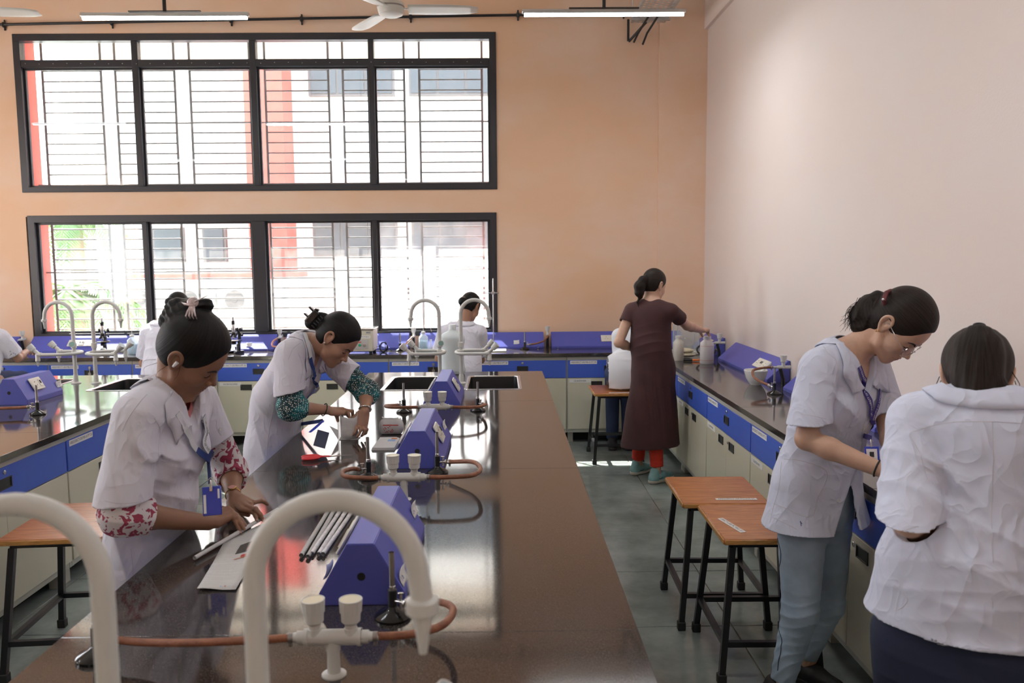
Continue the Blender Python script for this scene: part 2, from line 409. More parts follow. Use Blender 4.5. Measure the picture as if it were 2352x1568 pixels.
# ---- windows
def window(name, x0, x1, z0, z1, mull, transom, sash, y=YW):
    fr = MB(); f = .055; d0, d1 = y + .005, y + .075
    fr.bb(x0, x0 + f, d0 - .02, d1, z0, z1); fr.bb(x1 - f, x1, d0 - .02, d1, z0, z1)
    fr.bb(x0, x1, d0 - .022, d1, z0, z0 + .04); fr.bb(x0, x1, d0 - .022, d1, z1 - f, z1)
    o = fr.build(name, m_black, kind='structure')
    # proud outer architrave
    a = MB(); a.bb(x0 - .012, x0 + .02, y - .012, y + .03, z0 - .01, z1 + .012, bev=.003); a.bb(x1 - .02, x1 + .012, y - .012, y + .03, z0 - .01, z1 + .012, bev=.003)
    a.bb(x0 + .02, x1 - .02, y - .012, y + .03, z1 - .02, z1 + .012, bev=.003); a.bb(x0 + .02, x1 - .02, y - .012, y + .03, z0 - .01, z0 + .012, bev=.003)
    a.build('architrave', m_black, o)
    for x, wd in mull: MB().bb(x - wd / 2, x + wd / 2, d0 - .018, d1 - .002, z0 + .04, z1 - f, bev=.004).build('mullion', m_black, o)
    zt = z1 - f
    if transom: 
        MB().bb(x0 + f, x1 - f, d0 - .015, d1, transom - .035, transom + .035, bev=.004).build('transom', m_black, o); zt = transom - .035
    xs = [x0 + f] + [q for x, wd in mull for q in (x - wd / 2, x + wd / 2)] + [x1 - f]
    for k, (a_, b_) in enumerate(zip(xs[0::2], xs[1::2])):
        s = MB(); e = sash
        s.bb(a_, a_ + e, y + .03, y + .06, z0 + .04, zt); s.bb(b_ - e, b_, y + .03, y + .06, z0 + .04, zt); s.bb(a_ + e, b_ - e, y + .03, y + .06, z0 + .04, z0 + .04 + e); s.bb(a_ + e, b_ - e, y + .03, y + .06, zt - e, zt)
        s.build('sash', m_black, o)
        MB().bb(a_ + e, b_ - e, y + .043, y + .048, z0 + .04 + e, zt - e).build('pane', m_pane2 if (not transom and k == 3) else m_pane, o)
        if transom: MB().bb(a_, b_, y + .043, y + .048, transom + .035, z1 - f).build('pane', m_pane, o)
    return o
w1 = window('window_1', *WU, [(-3.49, .06), (-2.365, .06), (-1.232, .055)], 3.615, .018)
w2 = window('window_2', *WLo, [(-3.478, .045), (-2.375, .13), (-1.236, .045)], None, .022)
# hinge and rivet specks along the frame head
r = MB()
for i in range(34): r.box((WU[0] + .1 + i * .132, YW - .013, WU[3] - .012 + random.uniform(-.004, .004)), (.008, .003, .006))
for i in range(34): r.box((WU[0] + .1 + i * .132, YW - .013, 3.612 + random.uniform(-.004, .004)), (.006, .003, .005))
r.build('rivet', m_galv, w1, kind='stuff')
# grille bars outside the panes
def grille(o, z0, z1, zs, full):
    edges = [(-4.498, -3.925), (-3.784, -3.205), (-3.054, -2.465), (-2.315, -1.69), (-1.547, -0.942), (-0.791, -0.172)]
    Y = YW + .22; vme = MB().box((0, 0, 0), (.022, .012, z1 - z0)).mesh('grille_bar'); vme.materials.append(m_steelbar)
    def add(me, p):
        b = bpy.data.objects.new('grille_bar', me); C.objects.link(b); b.parent = o; b.location = p
    for a, b in edges:
        hm = MB().tube([(-(b - a) / 2, 0, 0), ((b - a) / 2, 0, 0)], .0075, n=8).mesh('grille_bar'); hm.materials.append(m_steelbar)
        for x in (a, b): add(vme, (x, Y, (z0 + z1) / 2))
        for z in zs: add(hm, ((a + b) / 2, Y, z))
    fm = MB().tube([(-2.28, 0, 0), (2.28, 0, 0)], .008, n=8).mesh('grille_bar'); fm.materials.append(m_steelbar)
    for z in full: add(fm, (-2.33, Y + .012, z))
grille(w1, 2.43, 3.86, [3.595 - i * .1005 for i in range(12)], [3.09, 2.49])
grille(w2, 1.0, 2.15, [2.05 - i * .1005 for i in range(11)], [2.115, 1.62])
# ---- outside of the facade: red fins either side, sun shade, ledge
m_red = mat('salmon_red_paint', (0.55, 0.07, 0.05), rough=.7, var=.08, vscale=3)
m_outcream = mat('outside_cream_paint', (0.74, 0.66, 0.54), rough=.8, var=.05)
rv = MB()
for (x0, x1, z0, z1) in (WU, WLo):
    rv.bb(x0 - .02, x0 + .012, YW + .08, YW + WT + .02, z0 - .02, z1 + .02); rv.bb(x1 - .012, x1 + .02, YW + .08, YW + WT + .02, z0 - .02, z1 + .02)
rv.build('trim_5', m_red, kind='structure')
sl = MB(); sl.bb(WU[0] - .14, WU[1] + .14, YW + WT, YW + 1.5, 3.93, 4.05)
sl.build('trim_4', m_outcream, kind='structure')
# ------------------------------------------------------------ beyond the window: yard, building, trees
gr = MB().bb(-34, 26, YW + 1.5, 60, -.5, -.3); struct('floor_outside', gr, mat('pale_yard_paving', (.80, .78, .74), rough=.9, var=.1, vscale=1))
m_bwall = mat('cream_render', (0.88, 0.85, 0.79), rough=.85, var=.05, vscale=1)  # one pale cream for walls and roof slab, slightly mottled
m_bglass = mat('far_window_glass', (0.045, 0.055, 0.065), rough=.35, spec=.4)
m_bframe = mat('far_window_frame', (0.09, 0.085, 0.085), rough=.6)
bl = thing('college_building', 'cream college block with red columns across the yard behind the windows', 'building', (0, 17.2, -.3))
mb = MB(); mb.bb(-9.2, 8, 0.6, 9, 0, 8.6); mb.build('wall', m_bwall, bl)
for x in (-5.15, 1.2, 6.2):
    MB().bb(x, x + .78, -.2, .7, 0, 8.9).build('column', m_red, bl)
MB().bb(-3.4, 8, -.1, .6, 3.1, 3.5).build('ledge', mat('grey_ledge', (.45, .43, .42), rough=.8), bl)
MB().bb(-9.4, 8.2, -.6, .6, 7.9, 8.2).build('roof_slab', m_bwall, bl)
def bwin(x0, x1, z0, z1):
    f = MB(); f.bb(x0, x1, .48, .62, z0, z1); f.build('window', m_bframe, bl)
    n = max(1, int((x1 - x0) / .6)); o = [c for c in bpy.data.objects if c.name.startswith('window')][-1]
    p = MB()
    for i in range(n):
        a = x0 + .05 + i * (x1 - x0 - .05) / n
        p.bb(a, a + (x1 - x0 - .05) / n - .05, .455, .49, z0 + .05, z1 - .05)
    fo = bpy.data.objects.new('pane', p.mesh('pane')); fo.data.materials.append(m_bglass); C.objects.link(fo); fo.parent = bl
for a, b in ((-4.0, -2.2), (-1.9, -.1), (2.4, 5.9)):
    bwin(a, b, 5.45, 6.75); bwin(a, b, 2.1, 2.95)
for a, b in ((-7.4, -6.75), (-6.35, -5.85)):
    bwin(a, b, 2.0, 2.75)
low = thing('low_annexe', 'low white annexe with outdoor cooling units seen beyond the lower window', 'building', (-5.35, 14.6, -.3))
MB().bb(-1.2, 1.3, 0, 2.2, 0, 1.7).build('wall', mat('white_render', (.8, .78, .74), rough=.8), low)
MB().bb(-1.3, 1.4, 0, 2.3, 1.7, 1.8).build('roof_slab', m_red, low)
m_acu = mat('grey_unit_casing', (.40, .40, .39), rough=.5)
for i, (x, z) in enumerate(((-.8, 1.1), (.0, 1.1), (.8, 1.1), (-.4, .02))):
    a = thing('cooling_unit', 'outdoor cooling unit on the annexe beyond the window, ' + ('highest at the left', 'middle of the upper row', 'upper right', 'on the ground')[i], 'cooling unit', (-5.35 + x, 14.612 if i < 3 else 14.58, -.3 + z), group='outdoor cooling units on the annexe')
    MB().bb(-.33, .33, -.28, 0, 0, .5, bev=.02).build('casing', m_acu, a)
    MB().lathe((-.08, -.285, .25), [(.17, 0), (.17, .012), (.13, .014), (.05, .005), (.045, .014)], axis=(0, -1, 0)).build('fan_guard', m_bframe, a)
# palms and shrubs at the left
m_leaf = mat('palm_green', (0.10, 0.20, 0.05), rough=.5, var=.35, vscale=4)
m_leaf2 = mat('shrub_green', (0.13, 0.24, 0.06), rough=.5, var=.4, vscale=8)
m_trunk = mat('palm_trunk', (0.30, 0.24, 0.18), rough=.9, bump=.6, bscale=8, stretch=(1, 1, 6))
def palm(x, y, h, lab, seed):
    rn = random.Random(seed); t = thing('palm_tree', lab, 'palm', (x, y, -.3), group=None)
    MB().tube([(0, 0, 0), (.03, 0, h * .5), (.0, 0, h)], [.19, .13, .11], n=12).build('trunk', m_trunk, t)
    for k in range(15):
        a = k * 2.4 + rn.uniform(-.3, .3); L = rn.uniform(.8, 1.2); el = rn.uniform(.1, 1.2); mbf = MB(); pts = []
        for i in range(9):
            u = i / 8; r_ = L * u; pts.append(Vector((math.cos(a) * r_, math.sin(a) * r_, h + math.sin(el) * r_ - u * u * (1.1 + .4 * el))))
        mbf.tube(pts, [.018 * (1 - i / 9) + .004 for i in range(9)], n=5)
        side = Vector((-math.sin(a), math.cos(a), 0))
        for i in range(26):
            u = .12 + .86 * i / 26; q = u * 8; i0 = int(q); p = pts[i0].lerp(pts[min(8, i0 + 1)], q - i0); tg = (pts[min(8, i0 + 1)] - pts[i0]).normalized()
            for sg in (-1, 1):
                ll = .42 * (1 - abs(u - .45)) ; d = (side * sg * .8 + tg * .6 + Vector((0, 0, -.35))).normalized()
                b_ = tg * .022
                mbf._add([p - b_, p + b_, p + d * ll * .6 + b_ * .8, p + d * ll, p + d * ll * .6 - b_ * .8], [(0, 1, 2, 3, 4)])
        mbf.build('frond', m_leaf, t)
palm(-7.75, 15.2, 2.9, 'tall palm standing beyond the lower window beside the red fin', 1)
palm(-6.15, 11.9, 1.6, 'short young palm in front of the taller palm outside', 2)
def shrub(x, y, s, seed, lab):
    rn = random.Random(seed); t = thing('shrub', lab, 'shrub', (x, y, -.3)); b = MB()
    for i in range(520):
        th, ph = rn.uniform(0, 6.28), math.acos(rn.uniform(-.2, 1)); rr = s * rn.uniform(.6, 1)
        p = Vector((rr * math.sin(ph) * math.cos(th), rr * math.sin(ph) * math.sin(th), s * .55 + rr * math.cos(ph) * .8))
        d = Vector((rn.gauss(0, 1), rn.gauss(0, 1), rn.gauss(0, 1))).normalized(); e = d.orthogonal().normalized(); L = .1
        b._add([p, p + e * .03 + d * L * .5, p + d * L, p - e * .03 + d * L * .5], [(0, 1, 2, 3)])
    b.build('leaf', m_leaf2, t, kind='stuff')
    st = MB(); 
    for i in range(7):
        a = i * .9; st.tube([(0, 0, 0), (math.cos(a) * s * .5, math.sin(a) * s * .5, s * .9)], .012, n=5)
    st.build('stem', m_trunk, t)
shrub(-5.55, 10.5, .75, 3, 'leafy green shrub low in the left pane of the lower window')
shrub(-4.9, 11.6, .55, 4, 'smaller shrub beside the red fin outside')
# ------------------------------------------------------------ laboratory furniture
_me = {}
def shared(key, fn):
    if key not in _me: _me[key] = fn()
    return _me[key]
def part(name, me, m, parent, loc=(0, 0, 0), rot=None):
    if m is not None and not me.materials: me.materials.append(m)
    o = bpy.data.objects.new(name, me); C.objects.link(o); o.parent = parent; o.location = loc
    if rot: o.rotation_euler = rot
    return o
def handle_mesh():
    b = MB(); w_, h_, d = .052, .026, .012
    b.bb(-w_, w_, -.004, .004, h_ - .005, h_, bev=.001); b.bb(-w_, w_, -.004, .004, -h_, -h_ + .005, bev=.001)
    b.bb(-w_, -w_ + .005, -.004, .004, -h_, h_); b.bb(w_ - .005, w_, -.004, .004, -h_, h_)
    b.box((0, .0015, 0), (2 * w_, .003, 2 * h_))
    return b.mesh('handle')
def lock_mesh(): return MB().lathe((0, 0, 0), [(.0105, -.001), (.0105, .004), (.008, .0055), (.0025, .0055), (.0025, .003)], n=16, axis=(0, -1, 0)).mesh('lock')
def cabinet(w, label, loc, rz, tagtxt=None, doortxt=None, depth=.58, top=.815, keyring=False, cut=0.0):
    t = thing('base_cabinet', label, 'cabinet', loc, rz)
    b = MB(); b.bb(.002, w - .002, .018, depth, .1, cut or top); b.bb(.002, w - .002, .0, .018, top - .035, top - .003)
    if cut: b.bb(.002, .02, .018, depth, cut, top); b.bb(w - .02, w - .002, .018, depth, cut, top); b.bb(.02, w - .02, .018, .03, cut, top)
    b.bb(.002, .02, .004, .02, .1, top - .035); b.bb(w - .02, w - .002, .004, .02, .1, top - .035); b.bb(.02, w - .02, .006, .02, .1, .135)
    b.bb(.01, .06, .05, .1, 0, .1); b.bb(w - .06, w - .01, .05, .1, 0, .1); b.bb(.01, .06, depth - .1, depth - .05, 0, .1); b.bb(w - .06, w - .01, depth - .1, depth - .05, 0, .1)
    b.build('carcass', m_creamrail, t)
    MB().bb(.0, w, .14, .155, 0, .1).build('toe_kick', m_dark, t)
    key = ('drw', round(w, 3))
    d = part('drawer', shared(key, lambda: MB().box((0, 0, 0), (w - .014, .018, .165), bev=.002).mesh('drawer')), m_blue, t, (w / 2, .004, .70))
    part('handle', shared('handle', handle_mesh), m_handle, d, (0, -.0095, .005))
    part('lock', shared('lock', lock_mesh), m_steel, d, (0, -.009, .058))
    hw = (w - .014) / 2
    for sgn in (-1, 1):
        k2 = ('door', round(w, 3))
        dr = part('door', shared(k2, lambda: MB().box((0, 0, 0), (hw - .003, .018, .48), bev=.002).mesh('door')), m_cream, t, (w / 2 + sgn * hw / 2, .004, .373))
        part('handle', shared('handle', handle_mesh), m_handle, dr, (-sgn * (hw / 2 - .12), -.0095, .185))
        if sgn == 1: part('lock', shared('lock', lock_mesh), m_steel, dr, (-hw / 2 + .04, -.009, .20))
    if tagtxt:
        n = MB().box((0, 0, 0), (.25, .0012, .032)).build('name_plate', m_paper, d); n.location = (-w / 2 + .155, -.0098, .062)
        text(tagtxt, .022, frame((0, -.0009, 0), (1, 0, 0), (0, 0, 1)), m_ink, n, fit=.235)
    if doortxt:
        for (tx, fit, door_i) in ((doortxt, .1, 0),):
            dd = [c for c in bpy.data.objects if c.parent == t and c.name.startswith('door')][0]
            n = MB().box((0, 0, 0), (.2, .0012, .033)).build('name_plate', m_paper, dd); n.location = (-hw / 2 + .115, -.0098, .215)
            text(tx, .02, frame((0, -.0009, 0), (1, 0, 0), (0, 0, 1)), m_ink, n)
    if keyring:
        kr = MB(); kr.box((0, -.02, .055), (.022, .003, .026), bev=.002); kr.box((0, -.018, .03), (.006, .002, .05)); kr.lathe((0, -.022, .0), [(.014, 0), (.014, .003)], n=12, axis=(0, -1, 0)); kr.box((.004, -.02, -.03), (.01, .004, .05), bev=.002)
        kr.build('key', m_dsteel, d)
    return t
# back wall run
YF = 7.56
back_edges = [-5.83, -5.0, -4.179, -3.41, -2.635, -1.861, -1.046, -0.22, 0.605, 1.40]
btxt = [('PT 01', None, 'behind the seated student at the far left'), ('PT 02', None, 'at the far left with keys hanging in its lock'), ('PT 03', None, 'behind the two left swan-neck taps'),
        ('PT 04', None, 'behind the student with the claw clip'), ('PT 05', 'MICROSCOPES', 'with MICROSCOPES on its door'), ('PT 06', None, 'behind the student in teal sleeves'),
        ('PT 07', None, 'behind the left tap of the middle bench'), ('PT 08', None, 'right of the seated student at the window'), ('PT 09', 'GLASSWARE', 'with GLASSWARE on its door beside the brown dress')]
for i, (tx, dt, lb) in enumerate(btxt):
    a, b = back_edges[i], back_edges[i + 1]
    cabinet(b - a, 'window wall cabinet marked %s, %s' % (tx, lb.split(' with MIC')[0]), (a, YF, 0), 0, 'ARES/SRICT-ISR/MB-01/' + tx, dt, keyring=i in (1, 2, 6))
# right wall run (faces -X)
redges = [7.52, 6.498, 5.541, 4.552, 3.56, 2.87]
rtxt = [('PT 10', None, 'in the corner behind the brown dress'), ('PT 11', 'CHEMICALS', 'beside the woman in the brown dress'), ('PT 12', 'GLASSWARE', 'below the mortar on the right wall'),
        ('PT 13', 'GLASSWARE', 'behind the two wooden stools'), ('PT 14', None, 'behind the student in jeans')]
for i, (tx, dt, lb) in enumerate(rtxt):
    a, b = redges[i], redges[i + 1]
    cabinet(a - b, 'blue and cream cabinet marked %s, %s' % (tx, lb), (1.41, a, 0), -math.pi / 2, 'ARES/SRICT-ISR/MB-01/' + tx, dt)
# pull-out unit with a bar handle, nearest on the right wall
pu = thing('waste_cabinet', 'beige cabinet with a dark bar handle between the two right students', 'cabinet', (1.45, 2.86, 0), -math.pi / 2)
b = MB(); b.bb(0, 1.1, .018, .53, .1, .815); b.build('carcass', m_creamrail, pu)
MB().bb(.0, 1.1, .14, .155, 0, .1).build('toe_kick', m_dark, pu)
m_beige = mat('beige_laminate', (0.50, 0.43, 0.33), rough=.4)
MB().bb(.004, .54, -.004, .016, .1, .80, bev=.002).build('door', m_beige, pu); MB().bb(.546, 1.09, -.004, .016, .1, .80, bev=.002).build('door', m_beige, pu)
MB().tube([(.05, -.004, .46), (.05, -.065, .46), (.06, -.075, .46), (.22, -.075, .46), (.23, -.065, .46), (.23, -.004, .46)], .011, n=10).build('bar_handle', m_dsteel, pu)
# left island (faces +X)
ledges = [1.2, 2.2, 3.2, 4.292, 5.3, 6.25]
ltxt = [('PT 29', None, 'at the near end'), ('PT 28', None, 'second from the near end'), ('PT 27', None, 'behind the left stool'), ('PT 26', None, 'behind the student with the claw clip'), ('PT 25', None, 'at the far end below the sink')]
for i, (tx, dt, lb) in enumerate(ltxt):
    a, b = ledges[i], ledges[i + 1]
    cabinet(b - a, 'left bench cabinet marked %s, %s' % (tx, lb), (-2.31, a, 0), math.pi / 2, 'ARES/SRICT-ISR/MB-01/' + tx, dt, cut=.63 if i == 4 else 0)
for i in range(5):
    a, b = ledges[i], ledges[i + 1]
    cabinet(b - a, 'cabinet on the far side of the left bench, %s' % ('nearest the camera', 'second from the camera', 'third from the camera', 'fourth from the camera', 'at the window end')[i], (-3.74, b, 0), -math.pi / 2, cut=.63 if i == 4 else 0)
# middle island
medges = [.8, 1.9, 2.95, 4.0, 5.05, 6.1]
for i in range(5):
    a, b = medges[i], medges[i + 1]; w_ = ('nearest the camera', 'second from the camera', 'third from the camera', 'fourth from the camera', 'under the sinks')[i]
    cabinet(b - a, 'cabinet on the right aisle side of the middle bench, %s' % w_, (.27, a, 0), math.pi / 2, cut=.63 if i == 4 else 0)
    cabinet(b - a, 'cabinet on the left side of the middle bench, %s' % w_, (-1.0, b, 0), -math.pi / 2, cut=.63 if i == 4 else 0)
# ---- worktops
def slab(parent, x0, x1, y0, y1, hole=None, z0=.817, z1=.85):
    if not hole: MB().bb(x0, x1, y0, y1, z0, z1, bev=.0012).build('granite_slab', m_granite, parent); return
    b = MB(); hs = sorted(hole)
    xs = [x0] + [v for h in hs for v in (h[0], h[1])] + [x1]; ya, yb = hs[0][2], hs[0][3]
    b.bb(x0, x1, y0, ya, z0, z1, bev=.0012); b.bb(x0, x1, yb, y1, z0, z1, bev=.0012)
    for k in range(0, len(xs), 2): b.bb(xs[k], xs[k + 1], ya - .0031, yb + .0031, z0 + .0001, z1 - .00005)
    b.build('granite_slab', m_granite, parent)
wt = thing('worktop', 'long polished black granite worktop of the middle bench', 'worktop', (0, 0, 0))
XC0, XC1 = -1.035, .3155; XCM = -.36
sinks_c = [(-.80, -.46, 5.47, 6.08), (-.235, .115, 5.47, 6.08)]
for a, b_ in ((.72, 1.85), (1.8515, 3.357), (3.3585, 5.0)): slab(wt, XC0, XC1, a, b_)
slab(wt, XC0, XC1, 5.0015, 6.345, sinks_c)
wt = thing('worktop', 'polished black granite worktop of the left bench', 'worktop', (0, 0, 0))
XL0, XL1 = -3.78, -2.275
sinks_l = [(-3.53, -3.18, 5.57, 6.12), (-2.82, -2.42, 5.57, 6.12)]
for a, b_ in ((1.1, 2.6), (2.6015, 4.2)): slab(wt, XL0, XL1, a, b_)
slab(wt, XL0, XL1, 4.2015, 6.345, sinks_l)
wt = thing('worktop', 'polished black granite worktop along the window wall', 'worktop', (0, 0, 0))
for a, b_ in ((-6.5, -4.2), (-4.1985, -2.3), (-2.2985, -.4), (-.3985, 1.39)): slab(wt, a, b_, 7.535, 8.13)
wt = thing('worktop', 'polished black granite worktop along the right wall', 'worktop', (0, 0, 0))
for a, b_ in ((1.7, 3.0), (3.0015, 4.7), (4.7015, 6.4), (6.4015, 8.10)): slab(wt, 1.392, 2.005, a, b_)
def sink(x0, x1, y0, y1, lab):
    t = thing('sink', lab, 'sink', ((x0 + x1) / 2, (y0 + y1) / 2, .85)); hx, hy = (x1 - x0) / 2, (y1 - y0) / 2
    def rr(hx, hy, r, z, n=5):
        p = []
        for cx, cy, a0 in ((hx - r, hy - r, 0), (-hx + r, hy - r, 90), (-hx + r, -hy + r, 180), (hx - r, -hy + r, 270)):
            for k in range(n + 1):
                a = math.radians(a0 + 90 * k / n); p.append(Vector((cx + r * math.cos(a), cy + r * math.sin(a), z)))
        return p + [p[0]]
    MB().grid([rr(hx + .022, hy + .022, .04, .0005), rr(hx + .02, hy + .02, .04, .0035), rr(hx + .004, hy + .004, .035, .0035), rr(hx - .004, hy - .004, .034, -.002)]).build('rim', m_steel, t)
    b = MB().grid([rr(hx - .004, hy - .004, .034, -.002), rr(hx - .008, hy - .008, .034, -.17), rr(hx - .03, hy - .03, .03, -.195), rr(.03, .03, .028, -.2)])
    b._add([v for v in rr(.03, .03, .028, -.2)[:-1]], [tuple(range(24))])
    b.build('bowl', mat('sink_steel', (.10, .10, .10), rough=.35, metal=.9), t)
    MB().lathe((0, 0, -.199), [(.03, 0), (.03, .004), (.02, .004), (.018, .001)], n=16).build('drain', m_steel, t)
    return t
sink(*sinks_c[0], 'left steel-rimmed sink of the middle bench'); sink(*sinks_c[1], 'right steel-rimmed sink of the middle bench')
sink(*sinks_l[0], 'left steel-rimmed sink of the left bench'); sink(*sinks_l[1], 'right steel-rimmed sink of the left bench')
# ---- knobs, taps, gas valves
def knob_bm(b, o, ax, r=.0255, h=.075, n=28):
    q = Vector(ax).normalized().to_track_quat('Z', 'Y').to_matrix(); o = Vector(o); rows = []
    for rr_, hh, fl in ((.012, 0, 0), (.0125, h * .2, 0), (r * .80, h * .30, 0), (r * .84, h * .56, 0), (r * .93, h * .575, 1), (r * .99, h * .965, 1), (r, h * .97, 0), (r, h * .995, 0), (r * .9, h, 0), (r * .86, h * .975, 0)):
        rows.append([o + q @ Vector((math.cos(2 * math.pi * k / n) * (rr_ - (.0012 if fl and k % 2 else 0)), math.sin(2 * math.pi * k / n) * (rr_ - (.0012 if fl and k % 2 else 0)), hh)) for k in list(range(n)) + [0]])
    b.grid(rows)
m_knobtop = mat('yellowed_knob_cap', (.72, .66, .48), rough=.3)
m_knobgreen = mat('green_knob_cap', (.25, .42, .36), rough=.3)
def knob(parent, o, ax, r=.0255, h=.075, cap=None):
    b = MB(); knob_bm(b, o, ax, r, h); k = b.build('knob', m_plastic, parent)
    MB().lathe(Vector(o) + Vector(ax).normalized() * h * .972, [(r * .87, 0), (r * .86, .001), (.002, .0012)], n=24, axis=ax).build('knob_cap', cap or m_knobtop, k)
    return k
def arc_pts(c, r, a0, a1, n, ux=(1, 0, 0), uz=(0, 0, 1)):
    c = Vector(c); ux = Vector(ux); uz = Vector(uz)
    return [c + ux * r * math.cos(math.radians(a0 + (a1 - a0) * i / n)) + uz * r * math.sin(math.radians(a0 + (a1 - a0) * i / n)) for i in range(n + 1)]
def tap(loc, s, lab, green=True, fk=True):
    """s=+1 spout to +x"""
    t = thing('swan_neck_tap', lab, 'tap', loc, 0, 'swan-neck taps'); R = .0135; rad = .098
    MB().lathe((0, 0, 0), [(.034, 0), (.034, .004), (.03, .008), (.018, .012), (.0165, .06), (.0145, .065)], n=24).build('base_flange', m_plastic, t)
    pts = [(0, 0, .06), (0, 0, .2), (0, 0, .35), (0, 0, .455)] + [Vector((s * rad, 0, .49)) + Vector((-s * rad * math.cos(math.radians(a)), 0, rad * math.sin(math.radians(a)))) for a in range(0, 181, 10)] + [(s * (2 * rad + .004), 0, .465)]
    n_ = MB(); n_.tube(pts, R, n=16); n_.build('neck', m_plastic, t)
    nz = MB(); e = Vector((s * (2 * rad + .004), 0, .468)); nz.lathe(e, [(.013, 0), (.020, -.003), (.020, -.018), (.0125, -.022), (.0105, -.03), (.005, -.07), (.0035, -.07)], n=18); nz.build('nozzle', m_plastic, t)
    c = MB(); c.lathe((0, 0, .255), [(.0145, 0), (.0195, .004), (.0195, .036), (.0145, .04)], n=20); c.lathe((0, 0, .205), [(.0145, 0), (.019, .003), (.019, .03), (.0145, .034)], n=20); c.build('collar', m_plastic, t)
    loop = [(s * .185, -.11, .222), (s * .06, -.11, .222), (s * .015, -.10, .222), (-s * .022, -.07, .222), (-s * .034, -.03, .222), (-s * .034, .03, .222), (-s * .022, .07, .222), (s * .015, .10, .222), (s * .06, .11, .222), (s * .155, .11, .222)]
    MB().tube([(0, 0, .222), (-s * .034, 0, .222)], .012, n=12).build('side_arm_joint', m_plastic, t)
    MB().tube(loop, .0115, n=12).build('side_arms', m_plastic, t)
    for y, x in ((-.11, .19), (.11, .16)):
        v = MB(); o = Vector((s * x, y, .222)); v.tube([o - Vector((s * .015, 0, 0)), o + Vector((s * .012, 0, .002))], .016, n=14)
        v.tube([o, o + Vector((s * .024, 0, .026))], [.014, .0125], n=14)
        v.lathe(o + Vector((s * .012, 0, 0)), [(.0145, .004), (.0145, -.03), (.016, -.032), (.016, -.045), (.010, -.05), (.005, -.082), (.003, -.082)], n=16)
        v.build('outlet', m_plastic, t)
        knob(t, o + Vector((s * .022, 0, .022)), (s, -.15, 1), .024, .062, mat('grey_blue_knob_cap', (.42, .50, .54), rough=.35))
    if fk: knob(t, (0, -.012, .275), (-s * .35, -1, .35), .021, .045, m_knobgreen if green else m_plastic)
    return t
tap((-.437, 5.755, .85), -1, 'white swan-neck tap left of the jerrycan on the middle bench')
tap((-.286, 5.746, .85), 1, 'white swan-neck tap right of the jerrycan on the middle bench', fk=False)
tap((-3.085, 5.93, .85), -1, 'white swan-neck tap curving left beside the left bench sinks')
tap((-2.935, 5.92, .85), 1, 'white swan-neck tap curving right beside the left bench sinks', fk=False)
tap((-.298, .95, .85), 1, 'blurred white swan-neck tap curving right in the foreground', fk=False)
tap((-.478, .95, .85), -1, 'blurred white swan-neck tap cut by the left edge of the photo', fk=False)
def gas_valve(loc, lab):
    t = thing('gas_valve', lab, 'gas valve', loc, 0, 'two-way gas valves on the middle bench')
    MB().lathe((0, 0, 0), [(.026, 0), (.026, .003), (.014, .006), (.013, .066)], n=20).build('stem', m_plastic, t)
    b = MB(); b.tube([(-.06, 0, .083), (.06, 0, .083)], .0165, n=18)
    for s in (-1, 1):
        b.tube([(s * .06, 0, .083), (s * .075, 0, .083)], .014, n=14); b.tube([(s * .052, 0, .083), (s * .06, 0, .083)], .0185, n=16); b.tube([(s * .075, 0, .083), (s * .1, 0, .083)], [.011, .0075], n=12)
        b.lathe((s * .038, 0, .083), [(.016, .0), (.014, .02)], n=16)
    b.lathe((0, 0, .055), [(.015, 0), (.015, .02)], n=16)
    b.build('manifold', m_plastic, t)
    for s in (-1, 1): knob(t, (s * .038, 0, .098), (s * .02, 0, 1), .0245, .068)
    return t
gas_valve((XCM - .0, 1.66, .85), 'nearest white two-knob gas valve in the foreground')
gas_valve((XCM, 2.93, .85), 'white two-knob gas valve between the first and second blue boxes')
gas_valve((XCM + .0, 4.36, .85), 'white two-knob gas valve between the second and third blue boxes')
def burner(loc, lab, rz=0, h=.165, side=(1, 0, 0), wing=True, s=1.0):
    t = thing('bunsen_burner', lab, 'burner', loc, rz); 
    MB().lathe((0, 0, 0), [(.044 * s, 0), (.045 * s, .006), (.040 * s, .012), (.018 * s, .022), (.0125, .027), (.011, .03)], n=32).build('base', mat('glossy_black_enamel', (.01, .01, .01), rough=.15), t)
    MB().lathe((0, 0, .028), [(.0115, 0), (.0115, .042), (.0095, .044)], n=16).build('collar', m_blackp, t)
    MB().tube([(0, 0, .07), (0, 0, h)], .0068, n=14, cap=False).build('burner_tube', m_dsteel, t)
    b = MB(); b.lathe((0, 0, .068), [(.008, 0), (.0085, .012), (.007, .014)], n=12); sd = Vector(side)
    b.tube([sd * .008 + Vector((0, 0, .045)), sd * .03 + Vector((0, 0, .047)), sd * .045 + Vector((0, 0, .047))], .0045, n=10); b.tube([sd * .028 + Vector((0, 0, .03)), sd * .028 + Vector((0, 0, .068))], .004, n=8)
    b.box(sd * .028 + Vector((0, 0, .068)), (.014, .006, .004), bev=.001)
    b.lathe(sd * .04 + Vector((0, 0, .047)), [(.0095, 0), (.0095, .006)], n=12, axis=sd)
    b.build('gas_cock', m_steel, t)
    return t
